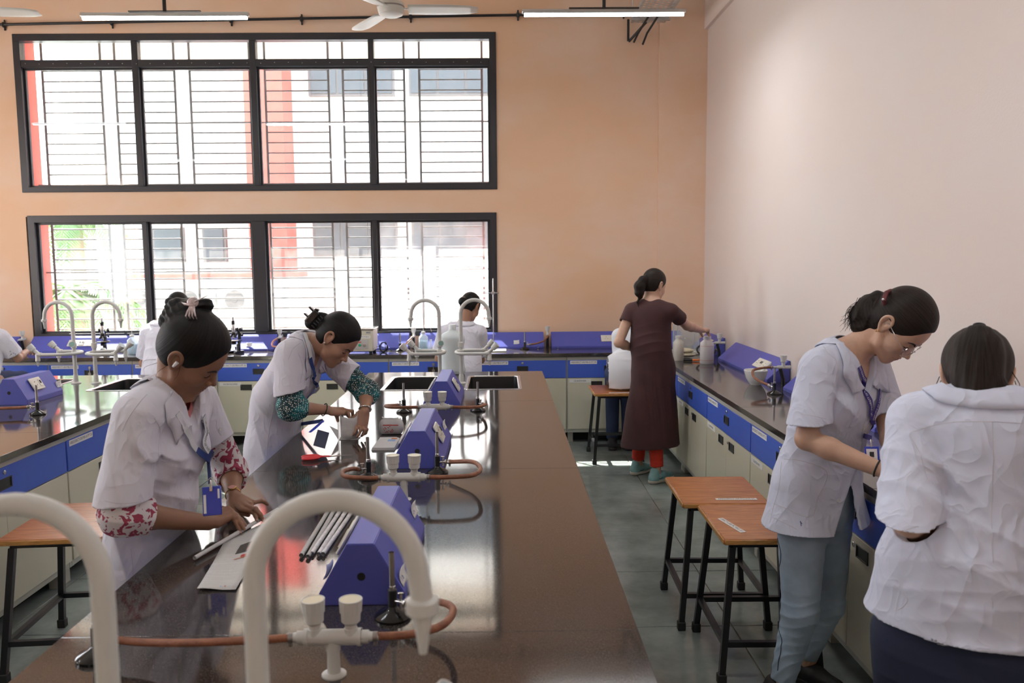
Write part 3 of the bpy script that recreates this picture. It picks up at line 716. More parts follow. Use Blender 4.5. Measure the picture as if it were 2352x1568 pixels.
def hose(pts, lab, m=None, r=.0085, grp=None, name='rubber_hose'):
    P_ = [Vector(p) for p in pts]; out = []
    Q = [P_[0] * 2 - P_[1]] + P_ + [P_[-1] * 2 - P_[-2]]
    for i in range(1, len(Q) - 2):
        for k in range(8):
            t = k / 8; a, b, c, d = Q[i - 1], Q[i], Q[i + 1], Q[i + 2]
            out.append(.5 * ((2 * b) + (c - a) * t + (2 * a - 5 * b + 4 * c - d) * t * t + (3 * b - a - 3 * c + d) * t ** 3))
    out.append(P_[-1])
    o = MB().tube(out, r, n=12).build(name, m or m_rubber); tag(o, lab, 'hose', grp)
    for p, q in ((out[0], out[3]), (out[-1], out[-4])) if name == 'rubber_hose' else ():
        cl = MB(); d = (q - p).normalized(); cl.tube([p + d * .006, p + d * .016], r + .0018, n=12); cl.box(p + d * .011 + Vector((0, 0, -r - .004)), (.008, .006, .012)); cl.build('hose_clip', m_dsteel, o)
    return o
zb = .85
# first (near) set
burner((-.272, 1.935, zb), 'bunsen burner in front of the nearest blue box', side=(.8, -.6, 0))
burner((-.90, 1.75, zb), 'bunsen burner at the left edge behind the foreground tap', side=(.9, -.3, 0))
hose([(XCM + .078, 1.66, .933), (-.20, 1.665, .934), (-.135, 1.70, .936), (-.115, 1.79, .93), (-.15, 1.87, .915), (-.232, 1.905, .898)], 'brown rubber hose looping from the nearest valve to the burner right of it')
hose([(XCM - .078, 1.66, .933), (-.50, 1.655, .932), (-.65, 1.68, .915), (-.78, 1.72, .898), (-.858, 1.738, .897)], 'brown rubber hose running left from the nearest gas valve')
# second set
burner((-.537, 3.217, zb), 'bunsen burner left of the second gas valve', side=(-.7, -.7, 0), h=.17)
burner((-.268, 3.30, zb), 'bunsen burner against the second blue box', side=(.8, -.1, 0), h=.17)
hose([(XCM + .078, 2.93, .933), (-.20, 2.925, .933), (-.11, 2.95, .933), (-.085, 3.05, .93), (-.12, 3.2, .92), (-.225, 3.295, .897)], 'brown rubber hose looping right of the second gas valve')
hose([(XCM - .078, 2.93, .933), (-.49, 2.925, .933), (-.575, 2.95, .933), (-.60, 3.03, .93), (-.585, 3.13, .915), (-.565, 3.187, .897)], 'brown rubber hose looping left of the second gas valve')
# third set
burner((-.564, 4.66, zb), 'bunsen burner left of the third gas valve', side=(-.7, -.7, 0), h=.17)
burner((-.14, 4.68, zb), 'bunsen burner right of the third blue box', side=(.6, -.8, 0), h=.17)
hose([(XCM + .078, 4.36, .933), (-.20, 4.355, .93), (-.12, 4.40, .925), (-.09, 4.50, .92), (-.1, 4.6, .90), (-.115, 4.645, .897)], 'brown rubber hose from the third gas valve to the burner on its right')
hose([(XCM - .078, 4.36, .933), (-.50, 4.355, .933), (-.60, 4.38, .93), (-.64, 4.45, .925), (-.62, 4.55, .91), (-.592, 4.632, .897)], 'brown rubber hose from the third gas valve to the burner on its left')
# left bench burner
burner((-2.675, 4.70, zb), 'bunsen burner on the left bench in front of the socket box', side=(-1, 0, 0), h=.17)
hose([(-2.717, 4.70, .897), (-2.80, 4.695, .892), (-2.95, 4.66, .895), (-3.1, 4.60, .91), (-3.3, 4.5, .93)], 'brown rubber hose on the left bench running off to the left')
# ---- socket plates and boxes
def socket_plate(parent, Mx, kind=0, n=1):
    w_ = .12 if n == 1 else .26; b = MB(); b.T = Mx
    b.box((0, 0, .004), (w_, .085, .010), bev=.004); 
    o = b.build('socket_plate', m_ivory, parent)
    i = MB(); i.T = Mx; 
    for dx in ([-.022] if n == 1 else [-.08, .08]):
        i.box((dx, 0, .0095), (.056, .056, .002), bev=.001)
    i.box((.034 if n == 1 else 0, 0, .0105), (.028 if n == 1 else .05, .05, .003), bev=.001)
    i.build('insert', m_ivory, o)
    h = MB(); h.T = Mx
    for dx in ([-.022] if n == 1 else [-.08, .08]):
        h.lathe((dx, .013, .0103), [(.0035, 0), (.0035, .0008)], n=10); h.lathe((dx - .012, -.01, .0103), [(.003, 0), (.003, .0008)], n=10); h.lathe((dx + .012, -.01, .0103), [(.003, 0), (.003, .0008)], n=10)
    for q in ([.034] if n == 1 else [-.012, .012]): h.box((q, .006, .0125), (.014, .022, .003), bev=.001)
    h.build('switch_holes', m_dark, o, kind='stuff')
    return o
def note(parent, Mx, txt, w_=.055, h_=.04, curl=.012):
    rows = []
    for i in range(7):
        u = i / 6; rows.append([Mx @ Vector(((v - .5) * w_, (u - .5) * h_, .0015 + curl * (u ** 3) + curl * .6 * (v ** 4))) for v in (0, .25, .5, .75, 1)])
    b = MB().grid(rows); o = b.build('paper_label', m_paper, parent)
    md = o.modifiers.new('t', 'SOLIDIFY'); md.thickness = .0006
    text(txt, .022, Mx @ Matrix.Translation((-.006, -.002, .0045)), m_inkblue, o)
    return o
def box_island(cx, y0, y1, lab, notes=(), notesL=(), top=.16):
    t = thing('socket_box', lab, 'socket box', (cx, y0, .85), 0, 'blue socket boxes on the benches'); L = y1 - y0; hw, tw, hb = .109, .034, .03
    prof = [(-hw, 0), (hw, 0), (hw, hb), (tw, top), (-tw, top), (-hw, hb)]
    b = MB(); b.prism([(x, 0, z) for x, z in prof], (0, L, 0)); me = b.mesh('housing', smooth=False)
    bm = bmesh.new(); bm.from_mesh(me); bmesh.ops.bevel(bm, geom=list(bm.edges), offset=.002, segments=2, affect='EDGES'); bm.to_mesh(me); bm.free()
    obj('housing', me, m_bluebox, t)
    MB().lathe((-.0, -.0006, .075), [(.0105, 0), (.0105, .0006), (.009, -.012)], n=20, axis=(0, -1, 0)).build('cable_hole', m_dark, t)
    sl = Vector((hw - tw, 0, -(top - hb))).normalized(); slz = math.hypot(hw - tw, top - hb)
    for s in (1, -1):
        d = Vector((sl.x * s, 0, sl.z)); mid = Vector((s * (hw + tw) / 2, L * .42, (top + hb) / 2 + .01))
        socket_plate(t, frame(mid, (0, s, 0), -d))
        for (yy, dz, tx) in (notes if s == 1 else notesL):
            p = Vector((s * (tw + (hw - tw) * dz), yy * L, top - (top - hb) * dz)); note(t, frame(p, (0, s, 0), -d), tx)
    return t
box_island(XCM, 2.01, 2.545, 'nearest blue sloped socket box beside the newspaper rolls', [(.08, .80, '1 B'), (.93, .55, '2 A')], [(.2, .85, '1 A')])
box_island(XCM + .004, 3.37, 3.905, 'second blue sloped socket box beside the folded newspaper', [(.85, .55, '2 B')], [(.5, .9, '2 C'), (.8, .7, '')])
box_island(XCM + .004, 4.77, 5.30, 'third blue sloped socket box between the two sinks', [], [(.85, .8, '3 A')])
box_island(-3.03, 5.03, 5.44, 'blue sloped socket box on the left bench', [(.96, .72, '25 26')])
def box_wall(loc, L, rz, lab, sockets=(), plate=None, notes=(), hi=.15):
    t = thing('socket_trunking', lab, 'socket box', loc, rz, 'blue wall socket boxes'); 
    prof = [(0, 0), (0, .02), (.148, hi), (.16, hi), (.16, 0)]
    b = MB(); b.prism([(0, y, z) for y, z in prof], (L, 0, 0)); me = b.mesh('housing', smooth=False)
    bm = bmesh.new(); bm.from_mesh(me); bmesh.ops.bevel(bm, geom=list(bm.edges), offset=.002, segments=2, affect='EDGES'); bm.to_mesh(me); bm.free()
    obj('housing', me, m_bluebox, t)
    d = Vector((0, .148, hi - .02)).normalized()
    for x in sockets: socket_plate(t, frame((x, .074 - .001, (hi + .02) / 2), (1, 0, 0), d), n=2)
    for x, tx in notes: note(t, frame((x, .04, .055), (1, 0, 0), d), tx)
    for x in (.06, L - .06): MB().lathe((x, .0, .01), [(.005, 0), (.005, .002)], n=8, axis=(0, -1, 0)).build('screw', m_steel, t)
    return t
YT = 7.955
for (a, b_, so, nt_, lb) in ((-6.2, -4.73, [], [], 'blue wall socket box at the far left behind the seated student'), (-4.60, -3.45, [.5], [], 'blue wall socket box below the left window pane'),
                    (-3.36, -2.212, [], [(.9, '05')], 'blue wall socket box behind the second microscope'), (-2.113, -.912, [], [], 'blue wall socket box behind the water bath'),
                    (-.804, .415, [], [(.95, 'PT 08')], 'blue wall socket box behind the reagent bottles'), (.489, 1.78, [.62], [], 'blue wall socket box beside the right corner')):
    box_wall((a, YT, .85), b_ - a, 0, lb, so, notes=nt_)
for (a, b_, so, lb) in ((7.90, 7.30, [.3], 'short blue socket box in the corner of the right wall'), (6.93, 5.635, [.95], 'blue socket box behind the mortar on the right wall'), (5.31, 3.98, [], 'blue socket box behind the student in glasses'),
                        (3.86, 2.45, [], 'blue socket box between the two right students')):
    box_wall((1.845, a, .85), a - b_, -math.pi / 2, lb, so)
# wall valves in the gaps
def wall_valve(loc, d, lab):
    t = thing('gas_valve', lab, 'gas valve', loc, 0, 'single gas valves on the wall benches'); d = Vector(d)
    b = MB(); b.tube([(0, 0, .0), (0, 0, .05), d * .02 + Vector((0, 0, .12))], .013, n=12); b.build('stem', m_blackp, t)
    b = MB(); b.tube([d * -.05 + Vector((0, 0, .13)), d * .04 + Vector((0, 0, .13))], .012, n=12); b.lathe((0, 0, .125), [(.013, 0), (.012, .03)], n=12); b.tube([d * .04 + Vector((0, 0, .13)), d * .07 + Vector((0, 0, .13))], .007, n=10); b.build('manifold', m_plastic, t)
    knob(t, (0, 0, .15), (0, 0, 1), .0235, .062, m_plastic)
    return t
wall_valve((-4.665, 8.02, .85), (0, -1, 0), 'white gas valve beside the hand of the far left student')
wall_valve((-2.162, 8.0, .85), (0, -1, 0), 'white gas valve between the microscope and the student in teal sleeves')
wall_valve((-.858, 8.0, .85), (0, -1, 0), 'white gas valve left of the wash bottle near the sink tap')
wall_valve((.452, 8.02, .85), (0, -1, 0), 'white gas valve on the window wall left of the double socket')
wall_valve((1.90, 7.1, .85), (-1, 0, 0), 'white gas valve beside the held bottle on the right wall')
wall_valve((1.90, 5.47, .85), (-1, 0, 0), 'white gas valve beside the mortar on the right wall')
burner((-2.10, 7.86, zb), 'bunsen burner beside the student in teal sleeves', side=(-1, 0, 0), h=.17)
hose([(-2.162, 7.93, .98), (-2.20, 7.90, .95), (-2.20, 7.87, .91), (-2.145, 7.86, .897)], 'pink rubber hose beside the second microscope', m_rubberp)
burner((-.975, 7.86, zb), 'bunsen burner right of the water bath', side=(.8, .3, 0), h=.17)
hose([(-.935, 7.875, .897), (-.91, 7.90, .93), (-.875, 7.925, .965), (-.858, 7.93, .98)], 'pink rubber hose rising from the burner near the bath', m_rubberp)
burner((.225, 7.90, zb), 'bunsen burner leaning on the window wall bench right of the seated student', side=(1, 0, 0), h=.17)
hose([(.27, 7.90, .897), (.33, 7.90, .905), (.40, 7.91, .925), (.44, 7.925, .96), (.452, 7.95, .98)], 'brown rubber hose on the window wall near the corner')
burner((1.735, 5.15, zb), 'bunsen burner right of the mortar', side=(-.3, .9, 0), h=.17)
hose([(1.722, 5.19, .897), (1.66, 5.30, .93), (1.68, 5.42, .965), (1.76, 5.46, .978), (1.83, 5.47, .98)], 'brown rubber hose curling between burner and valve near the mortar')
hose([(1.83, 7.1, .98), (1.76, 7.08, .975), (1.69, 7.03, .94), (1.70, 6.97, .90), (1.77, 6.95, .89), (1.83, 7.0, .90), (1.86, 7.05, .93)], 'dark hose coiled below the valve near the held bottle', m_blackr)

# ---- stools
def stool(loc, rz, lab, tagtxt=None, tl=None, w_=.40, d_=.47):
    t = thing('stool', lab, 'stool', loc, rz, 'wooden-topped lab stools'); 
    MB().box((0, 0, .5875), (w_, d_, .025), bev=.006).build('seat', m_wood, t)
    e = MB(); e.box((0, d_ / 2 - .0, .5875), (w_ - .01, .005, .019), bev=.002); e.box((0, -d_ / 2, .5875), (w_ - .01, .005, .019), bev=.002); e.box((w_ / 2, 0, .5875), (.005, d_ - .01, .019), bev=.002); e.box((-w_ / 2, 0, .5875), (.005, d_ - .01, .019), bev=.002)
    e.build('edge_band', m_woodedge, t)
    f = MB(); a, c = w_ / 2 - .045, d_ / 2 - .045
    for q in (-1, 1): f.box((0, q * c, .565), (2 * a, .022, .02)); f.box((q * a, 0, .565), (.022, 2 * c, .02))
    f.build('seat_frame', m_blackp, t)
    for sx in (-1, 1):
        for sy in (-1, 1):
            top = Vector((sx * a, sy * c, .555)); bot = Vector((sx * (w_ / 2 + .0), sy * (d_ / 2 - .0), .0)); g = MB()
            h = .0125; vs = [top + Vector((i * h, j * h, 0)) for i, j in ((-1, -1), (1, -1), (1, 1), (-1, 1))] + [bot + Vector((i * h, j * h, .03)) for i, j in ((-1, -1), (1, -1), (1, 1), (-1, 1))]
            g._add(vs, [(0, 1, 2, 3), (7, 6, 5, 4), (0, 4, 5, 1), (1, 5, 6, 2), (2, 6, 7, 3), (3, 7, 4, 0)]); lg = g.build('leg', m_blackp, t)
            MB().box(bot + Vector((0, 0, .02)), (.036, .036, .04), bev=.003).build('rubber_foot', m_blackr, lg)
    z = .16; k = 1 - z / .555; ax, cy = a + (w_ / 2 - a) * k, c + (d_ / 2 - c) * k
    for q in (-1, 1):
        MB().box((0, q * cy, z), (2 * ax, .022, .022)).build('rung', m_blackp, t); MB().box((q * ax, 0, z), (.022, 2 * cy, .022)).build('rung', m_blackp, t)
    if tagtxt:
        x, y, r = tl; Mx = Matrix.Translation((x, y, .6012)) @ Matrix.Rotation(r, 4, 'Z')
        b = MB(); b.T = Mx; b.box((0, 0, 0), (.19, .026, .0012)); n = b.build('name_plate', m_paper, t)
        text(tagtxt, .02, Mx @ Matrix.Translation((0, 0, .001)), m_ink, n, fit=.17)
    return t
stool((1.03, 3.885, 0), math.radians(-1.5), 'wooden-topped stool with the straight label, behind the other right stool', 'ARES/SRICT-ISR/PC/WS 27', (.06, -.17, 0))
stool((1.085, 3.40, 0), math.radians(-1), 'wooden-topped stool with the crooked label, nearest the student in jeans', 'SRICT-ISR/PC/WS 33', (-.125, -.06, math.radians(-75)))
stool((-1.87, 3.53, 0), math.radians(4), 'wooden-topped stool behind the student with the claw clip', 'ARES/SRICT-ISR/PC/WS 30', (.12, .06, math.radians(80)), w_=.42, d_=.52)
stool((.97, 6.98, 0), 0, 'wooden-topped stool under the student beside the brown dress', 'ARES/SRICT-ISR/PC/WS 31', (.02, -.2, 0))
stool((-.36, 7.0, 0), 0, 'wooden-topped stool under the student seated at the window')
stool((-2.90, 7.0, 0), 0, 'wooden-topped stool under the student hidden behind the claw clip')
stool((-4.46, 7.0, 0), 0, 'wooden-topped stool under the student at the far left')

# ---- ceiling things: tube lights, fans, conduit, cable tray
m_tube = mat('lit_tube', (1, 1, 1), rough=.5, emit=((0.93, 0.97, 1.0), 9.0))
def tube_light(loc, lab, power, rz=0, grp=None, ceil=ZC):
    t = thing('tube_light', lab, 'tube light', loc, rz, grp); h = ceil - loc[2]
    MB().box((0, 0, .022), (1.17, .03, .03), bev=.006).build('batten', m_steel, t)
    MB().tube([(-.57, 0, 0), (.57, 0, 0)], .0135, n=14).build('tube', m_tube, t)
    MB().box((0, 0, .045), (.5, .02, .006)).build('bracket', m_blackp, t)
    MB().tube([(0, 0, .04), (0, 0, h)], .0125, n=10).build('drop_rod', m_blackp, t)
    l = bpy.data.lights.new('tube_glow', 'AREA'); l.shape = 'RECTANGLE'; l.size = 1.12; l.size_y = .028; l.energy = power; l.color = (.93, .97, 1)
    o = bpy.data.objects.new('tube_glow', l); C.objects.link(o); o.parent = t; o.location = (0, 0, -.0155)
    return t
tube_light((-2.325, 5.95, 3.41), 'lit tube light hanging on a black rod above the left window half', TUBE_POWER)
tube_light((.752, 6.05, 3.45), 'lit tube light hanging beside the cable tray at the right', TUBE_POWER)
for x, y, n in ((-2.33, 2.2, 'left of the camera'), (.75, 2.2, 'over the right aisle in front'), (.75, -1.4, 'behind the camera on the right'), (-2.33, -1.4, 'behind the camera on the left'), (-5.2, 5.95, 'over the far left corner'), (-5.2, 2.2, 'over the far left aisle')):
    tube_light((x, y, 3.43), 'lit tube light ' + n, ROOM_TUBE_POWER)
m_fan = mat('cream_fan_paint', (.72, .70, .64), rough=.35)
def fan(loc, a0, lab):
    t = thing('ceiling_fan', lab, 'ceiling fan', loc, 0, 'ceiling fans')
    MB().lathe((0, 0, 0), [(.02, -.06), (.055, -.058), (.082, -.045), (.09, -.02), (.093, 0), (.09, .03), (.06, .05), (.03, .06)], n=32).build('motor', m_fan, t)
    MB().lathe((0, 0, -.002), [(.094, 0), (.0955, .003), (.0955, .008), (.094, .011)], n=32).build('trim_ring', m_dsteel, t)
    MB().tube([(0, 0, .05), (0, 0, ZC - loc[2])], .012, n=10).build('down_rod', m_fan, t)
    MB().lathe((0, 0, .05), [(.035, 0), (.045, .05), (.02, .09)], n=18).build('canopy', m_fan, t)
    for k in range(3):
        a = math.radians(a0 + 120 * k); c, s = math.cos(a), math.sin(a); rows = []
        for i in range(9):
            u = i / 8; r_ = .12 + .48 * u; wd = .062 + .012 * math.sin(u * 3) if u < .95 else .045
            row = []
            for j in range(5):
                v = (j / 4 - .5) * 2; tw = .22 - .12 * u; y = v * wd; z = -.012 - v * wd * tw - .012 * (1 - v * v) * .3
                row.append(Vector((c * r_ - s * y, s * r_ + c * y, z)))
            rows.append(row)
        bl_ = MB().grid(rows).build('blade', m_fan, t); md = bl_.modifiers.new('s', 'SOLIDIFY'); md.thickness = .003
        ir = MB(); ir.tube([(c * .07, s * .07, -.005), (c * .17, s * .17, -.008)], .012, n=8, flat=.4); ir.build('blade_iron', m_fan, t)
fan((-.745, 5.89, 3.455), 2, 'cream ceiling fan between the two hanging tube lights')
fan((-3.78, 5.86, 3.455), 8, 'cream ceiling fan whose blade tip shows at the top left corner')
cd = MB(); cd.tube([(-6.5, 8.12, 3.945), (-4.72, 8.12, 3.973), (-1.884, 8.12, 4.017), (.186, 8.12, 4.041), (1.45, 8.12, 4.05)], .0125, n=10); cdo = cd.build('conduit', m_blackp); tag(cdo, 'black cable conduit running along the wall above the windows', 'conduit')
for x in (-4.70, -3.68, -2.55, -1.88, -.84, .186, 1.2):
    z = 3.945 + (x + 6.5) * .0145
    b = MB(); b.box((x, 8.122, z), (.03, .03, .05), bev=.008); b.box((x, 8.138, z), (.016, .01, .1), bev=.003); b.build('saddle_clip', m_blackp, cdo)
ct = thing('cable_tray', 'perforated galvanised cable tray high at the right of the back wall', 'cable tray', (1.41, 0, 3.93))
b = MB(); wd = .15
nx = 6
for i in range(nx + 1):
    x = -wd + 2 * wd * i / nx; b.bb(x - .012, x + .012, 2.0, 8.0, 0, .002)
y = 2.0; k = 0
while y < 7.96:
    for i in range(nx):
        xa = -wd + 2 * wd * i / nx + .012; xb = -wd + 2 * wd * (i + 1) / nx - .012; off = .03 * (i % 2)
        b.bb(xa, xb, y + off, y + off + .022, 0, .002)
    y += .06
b.build('tray_plate', m_galv, ct)
for s in (-1, 1): MB().bb(s * wd - .001, s * wd + .001, 2.0, 8.0, 0, .05).build('side_rail', m_galv, ct)
for yy in (7.85, 6.3, 4.6, 2.9):
    b = MB(); b.bb(-wd - .03, wd + .03, yy - .02, yy + .02, -.02, -.001); b.build('support_arm', m_galv, ct)
    b = MB(); b.tube([(-wd - .02, yy, -.02), (-wd - .02, yy, ZC - 3.93)], .006, n=6); b.build('hanger', m_steel, ct)
b = MB(); b.tube([(-wd - .02, 8.1, .06), (-wd - .02, 8.1, -.14)], .012, n=8); b.tube([(-wd - .01, 8.12, -.14), (-.02, 7.98, .0)], .012, n=8); b.build('wall_bracket', m_blackp, ct)
for (x, dz) in ((-.115, -.15), (-.03, -.17)): 
    b = MB(); b.tube([(x + .09, 7.7, .01), (x + .02, 7.98, -.10), (x, 8.1, dz)], .010, n=8); b.build('cable', m_blackr, ct)
# ------------------------------------------------------------ implicit surfaces for people, hair and cloth
F32 = np.float32
class SDF:
    def __init__(s): s.ops = []; s.late = []
    def _op(s, fn, lo, hi, k, mode): s.ops.append((fn, None if lo is None else np.array(lo, float), None if hi is None else np.array(hi, float), k, mode)); return s
    def cone(s, a, b, ra, rb=None, k=.02, mode='u', n=None, fl=1.0):
        a = np.array(a, float); b = np.array(b, float); rb = ra if rb is None else rb
        ab = b - a; L2 = max(ab @ ab, 1e-12); nn = None if n is None else np.array(n, float) / np.linalg.norm(n); g = 1 / fl - 1; sc = (1 + fl) / 2
        def fn(x, y, z):
            px, py, pz = x - a[0], y - a[1], z - a[2]
            t = np.clip((px * ab[0] + py * ab[1] + pz * ab[2]) / L2, 0, 1)
            qx, qy, qz = px - t * ab[0], py - t * ab[1], pz - t * ab[2]
            if nn is not None and fl != 1:
                c = (qx * nn[0] + qy * nn[1] + qz * nn[2]) * g; qx, qy, qz = qx + nn[0] * c, qy + nn[1] * c, qz + nn[2] * c
                return (np.sqrt(qx * qx + qy * qy + qz * qz) - (ra + (rb - ra) * t)) * sc
            return np.sqrt(qx * qx + qy * qy + qz * qz) - (ra + (rb - ra) * t)
        r = max(ra, rb); return s._op(fn, np.minimum(a, b) - r, np.maximum(a, b) + r, k, mode)
    def chain(s, pts, rs, **kw):
        for i in range(len(pts) - 1): s.cone(pts[i], pts[i + 1], rs[i], rs[i + 1], **kw)
        return s
    def ell(s, c, r, R=None, k=.02, mode='u'):
        c = np.array(c, float); r = np.array(r, float); R = np.eye(3) if R is None else np.array(R, float)  # columns = axes
        def fn(x, y, z):
            px, py, pz = x - c[0], y - c[1], z - c[2]
            u = (px * R[0, 0] + py * R[1, 0] + pz * R[2, 0]) / r[0]; v = (px * R[0, 1] + py * R[1, 1] + pz * R[2, 1]) / r[1]; w_ = (px * R[0, 2] + py * R[1, 2] + pz * R[2, 2]) / r[2]
            k0 = np.sqrt(u * u + v * v + w_ * w_); k1 = np.sqrt((u / r[0]) ** 2 + (v / r[1]) ** 2 + (w_ / r[2]) ** 2)
            return k0 * (k0 - 1) / np.maximum(k1, 1e-6)
        m = r.max(); return s._op(fn, c - m, c + m, k, mode)
    def plane(s, p, n, k=.004, lo=None, hi=None, mode='i'):
        """keep the side opposite to n"""
        p = np.array(p, float); n = np.array(n, float) / np.linalg.norm(n)
        return s._op(lambda x, y, z: (x - p[0]) * n[0] + (y - p[1]) * n[1] + (z - p[2]) * n[2], lo, hi, k, mode)
    def fold(s, c, R, d, freq, amp, e=None, f2=9.0, w2=1.2, ph=0.0, ridge=1.4):
        c = np.array(c, float); d = np.array(d, float) / np.linalg.norm(d); e = np.array(e if e is not None else np.cross(d, (.3, .5, .8)), float); e /= np.linalg.norm(e)
        def fn(x, y, z):
            px, py, pz = x - c[0], y - c[1], z - c[2]
            m = np.exp(-(px * px + py * py + pz * pz) / (R * R))
            q = (px * d[0] + py * d[1] + pz * d[2]) * freq + w2 * np.sin((px * e[0] + py * e[1] + pz * e[2]) * f2 + ph) + ph
            return -amp * m * ((1 - np.abs(np.sin(q))) ** ridge - .3)
        return s._op(fn, c - 2.2 * R, c + 2.2 * R, 0, 'd')
    def rumple(s, amp, sc=9.0, seed=0, dirs=5):
        rn = np.random.RandomState(seed); D = rn.normal(size=(dirs, 3)); D /= np.linalg.norm(D, axis=1)[:, None]; D[:, 2] *= .55; P_ = rn.uniform(0, 6.28, dirs); E_ = rn.normal(size=(dirs, 3))
        def fn(x, y, z):
            o = 0
            for i in range(dirs):
                a = (x * D[i, 0] + y * D[i, 1] + z * D[i, 2]) * sc * (1 + .35 * i) + P_[i] + 1.3 * np.sin((x * E_[i, 0] + y * E_[i, 1] + z * E_[i, 2]) * sc * .6)
                o = o + (1 - np.abs(np.sin(a))) ** 2 / (1 + .3 * i)
            return -amp * (o / dirs * 2 - .5)
        return s._op(fn, None, None, 0, 'd')
    @staticmethod
    def _mix(f, d, k, mode):
        if mode == 'd': return f + d
        if mode == 'i' : f, d, sg = -f, -d, -1
        elif mode == 's': f, sg = -f, -1
        else: sg = 1
        if k <= 0: r = np.minimum(f, d)
        else:
            h = np.clip(.5 + .5 * (d - f) / k, 0, 1); r = d + (f - d) * h - k * h * (1 - h)
        return r * sg
    def at(s, P_):
        P_ = np.atleast_2d(np.array(P_, float)); x, y, z = P_.T; f = np.full(len(P_), .3)
        for fn, lo, hi, k, mode in s.ops + s.late:
            d = fn(x, y, z)
            g = s._mix(f, d, k, mode)
            if lo is not None and mode != 'u':
                m = k + .03; ins = (x > lo[0] - m) & (x < hi[0] + m) & (y > lo[1] - m) & (y < hi[1] + m) & (z > lo[2] - m) & (z < hi[2] + m); g = np.where(ins, g, f)
            f = g
        return f
    def snap(s, P_, off=0.0, it=12):
        P_ = np.atleast_2d(np.array(P_, float)).copy(); e = .002
        for _ in range(it):
            f = s.at(P_) - off; g = np.stack([s.at(P_ + np.eye(3)[i] * e) - s.at(P_ - np.eye(3)[i] * e) for i in range(3)], 1) / (2 * e)
            g2 = np.maximum((g * g).sum(1), .15); P_ -= (f / g2)[:, None] * g * .8
        g = np.stack([s.at(P_ + np.eye(3)[i] * e) - s.at(P_ - np.eye(3)[i] * e) for i in range(3)], 1); g /= np.maximum(np.linalg.norm(g, axis=1), 1e-9)[:, None]
        return P_, g
    def shoot(s, o, d, tmax=.6, off=0.0):
        """first point along rays o + t d where the field falls below off"""
        o = np.atleast_2d(np.array(o, float)); d = np.atleast_2d(np.array(d, float)); d = d / np.linalg.norm(d, axis=1)[:, None]; t = np.zeros(len(o))
        for _ in range(60): t = np.minimum(t + np.clip(s.at(o + d * t[:, None]) - off, -.02, .03) * .7, tmax)
        return o + d * t[:, None]
    def block(s, lo, hi, h):
        lo = np.array(lo, float); n = np.maximum(2, np.ceil((np.array(hi, float) - lo) / h).astype(int) + 1)
        ax = [(lo[i] + h * np.arange(n[i])).astype(F32) for i in range(3)]; f = np.full(tuple(n), .3, F32)
        for fn, l, u, k, mode in s.ops + s.late:
            if l is None: sl = [slice(0, n[i]) for i in range(3)]
            else:
                m = k + .012 if mode == 'u' else k + .03
                sl = [slice(max(0, int(np.searchsorted(ax[i], l[i] - m)) - 1), min(n[i], int(np.searchsorted(ax[i], u[i] + m)) + 1)) for i in range(3)]
                if any(q.stop <= q.start for q in sl): continue
            x = ax[0][sl[0]][:, None, None]; y = ax[1][sl[1]][None, :, None]; z = ax[2][sl[2]][None, None, :]
            t = tuple(sl); f[t] = s._mix(f[t], fn(x, y, z).astype(F32), F32(k), mode)
        return f, lo, n
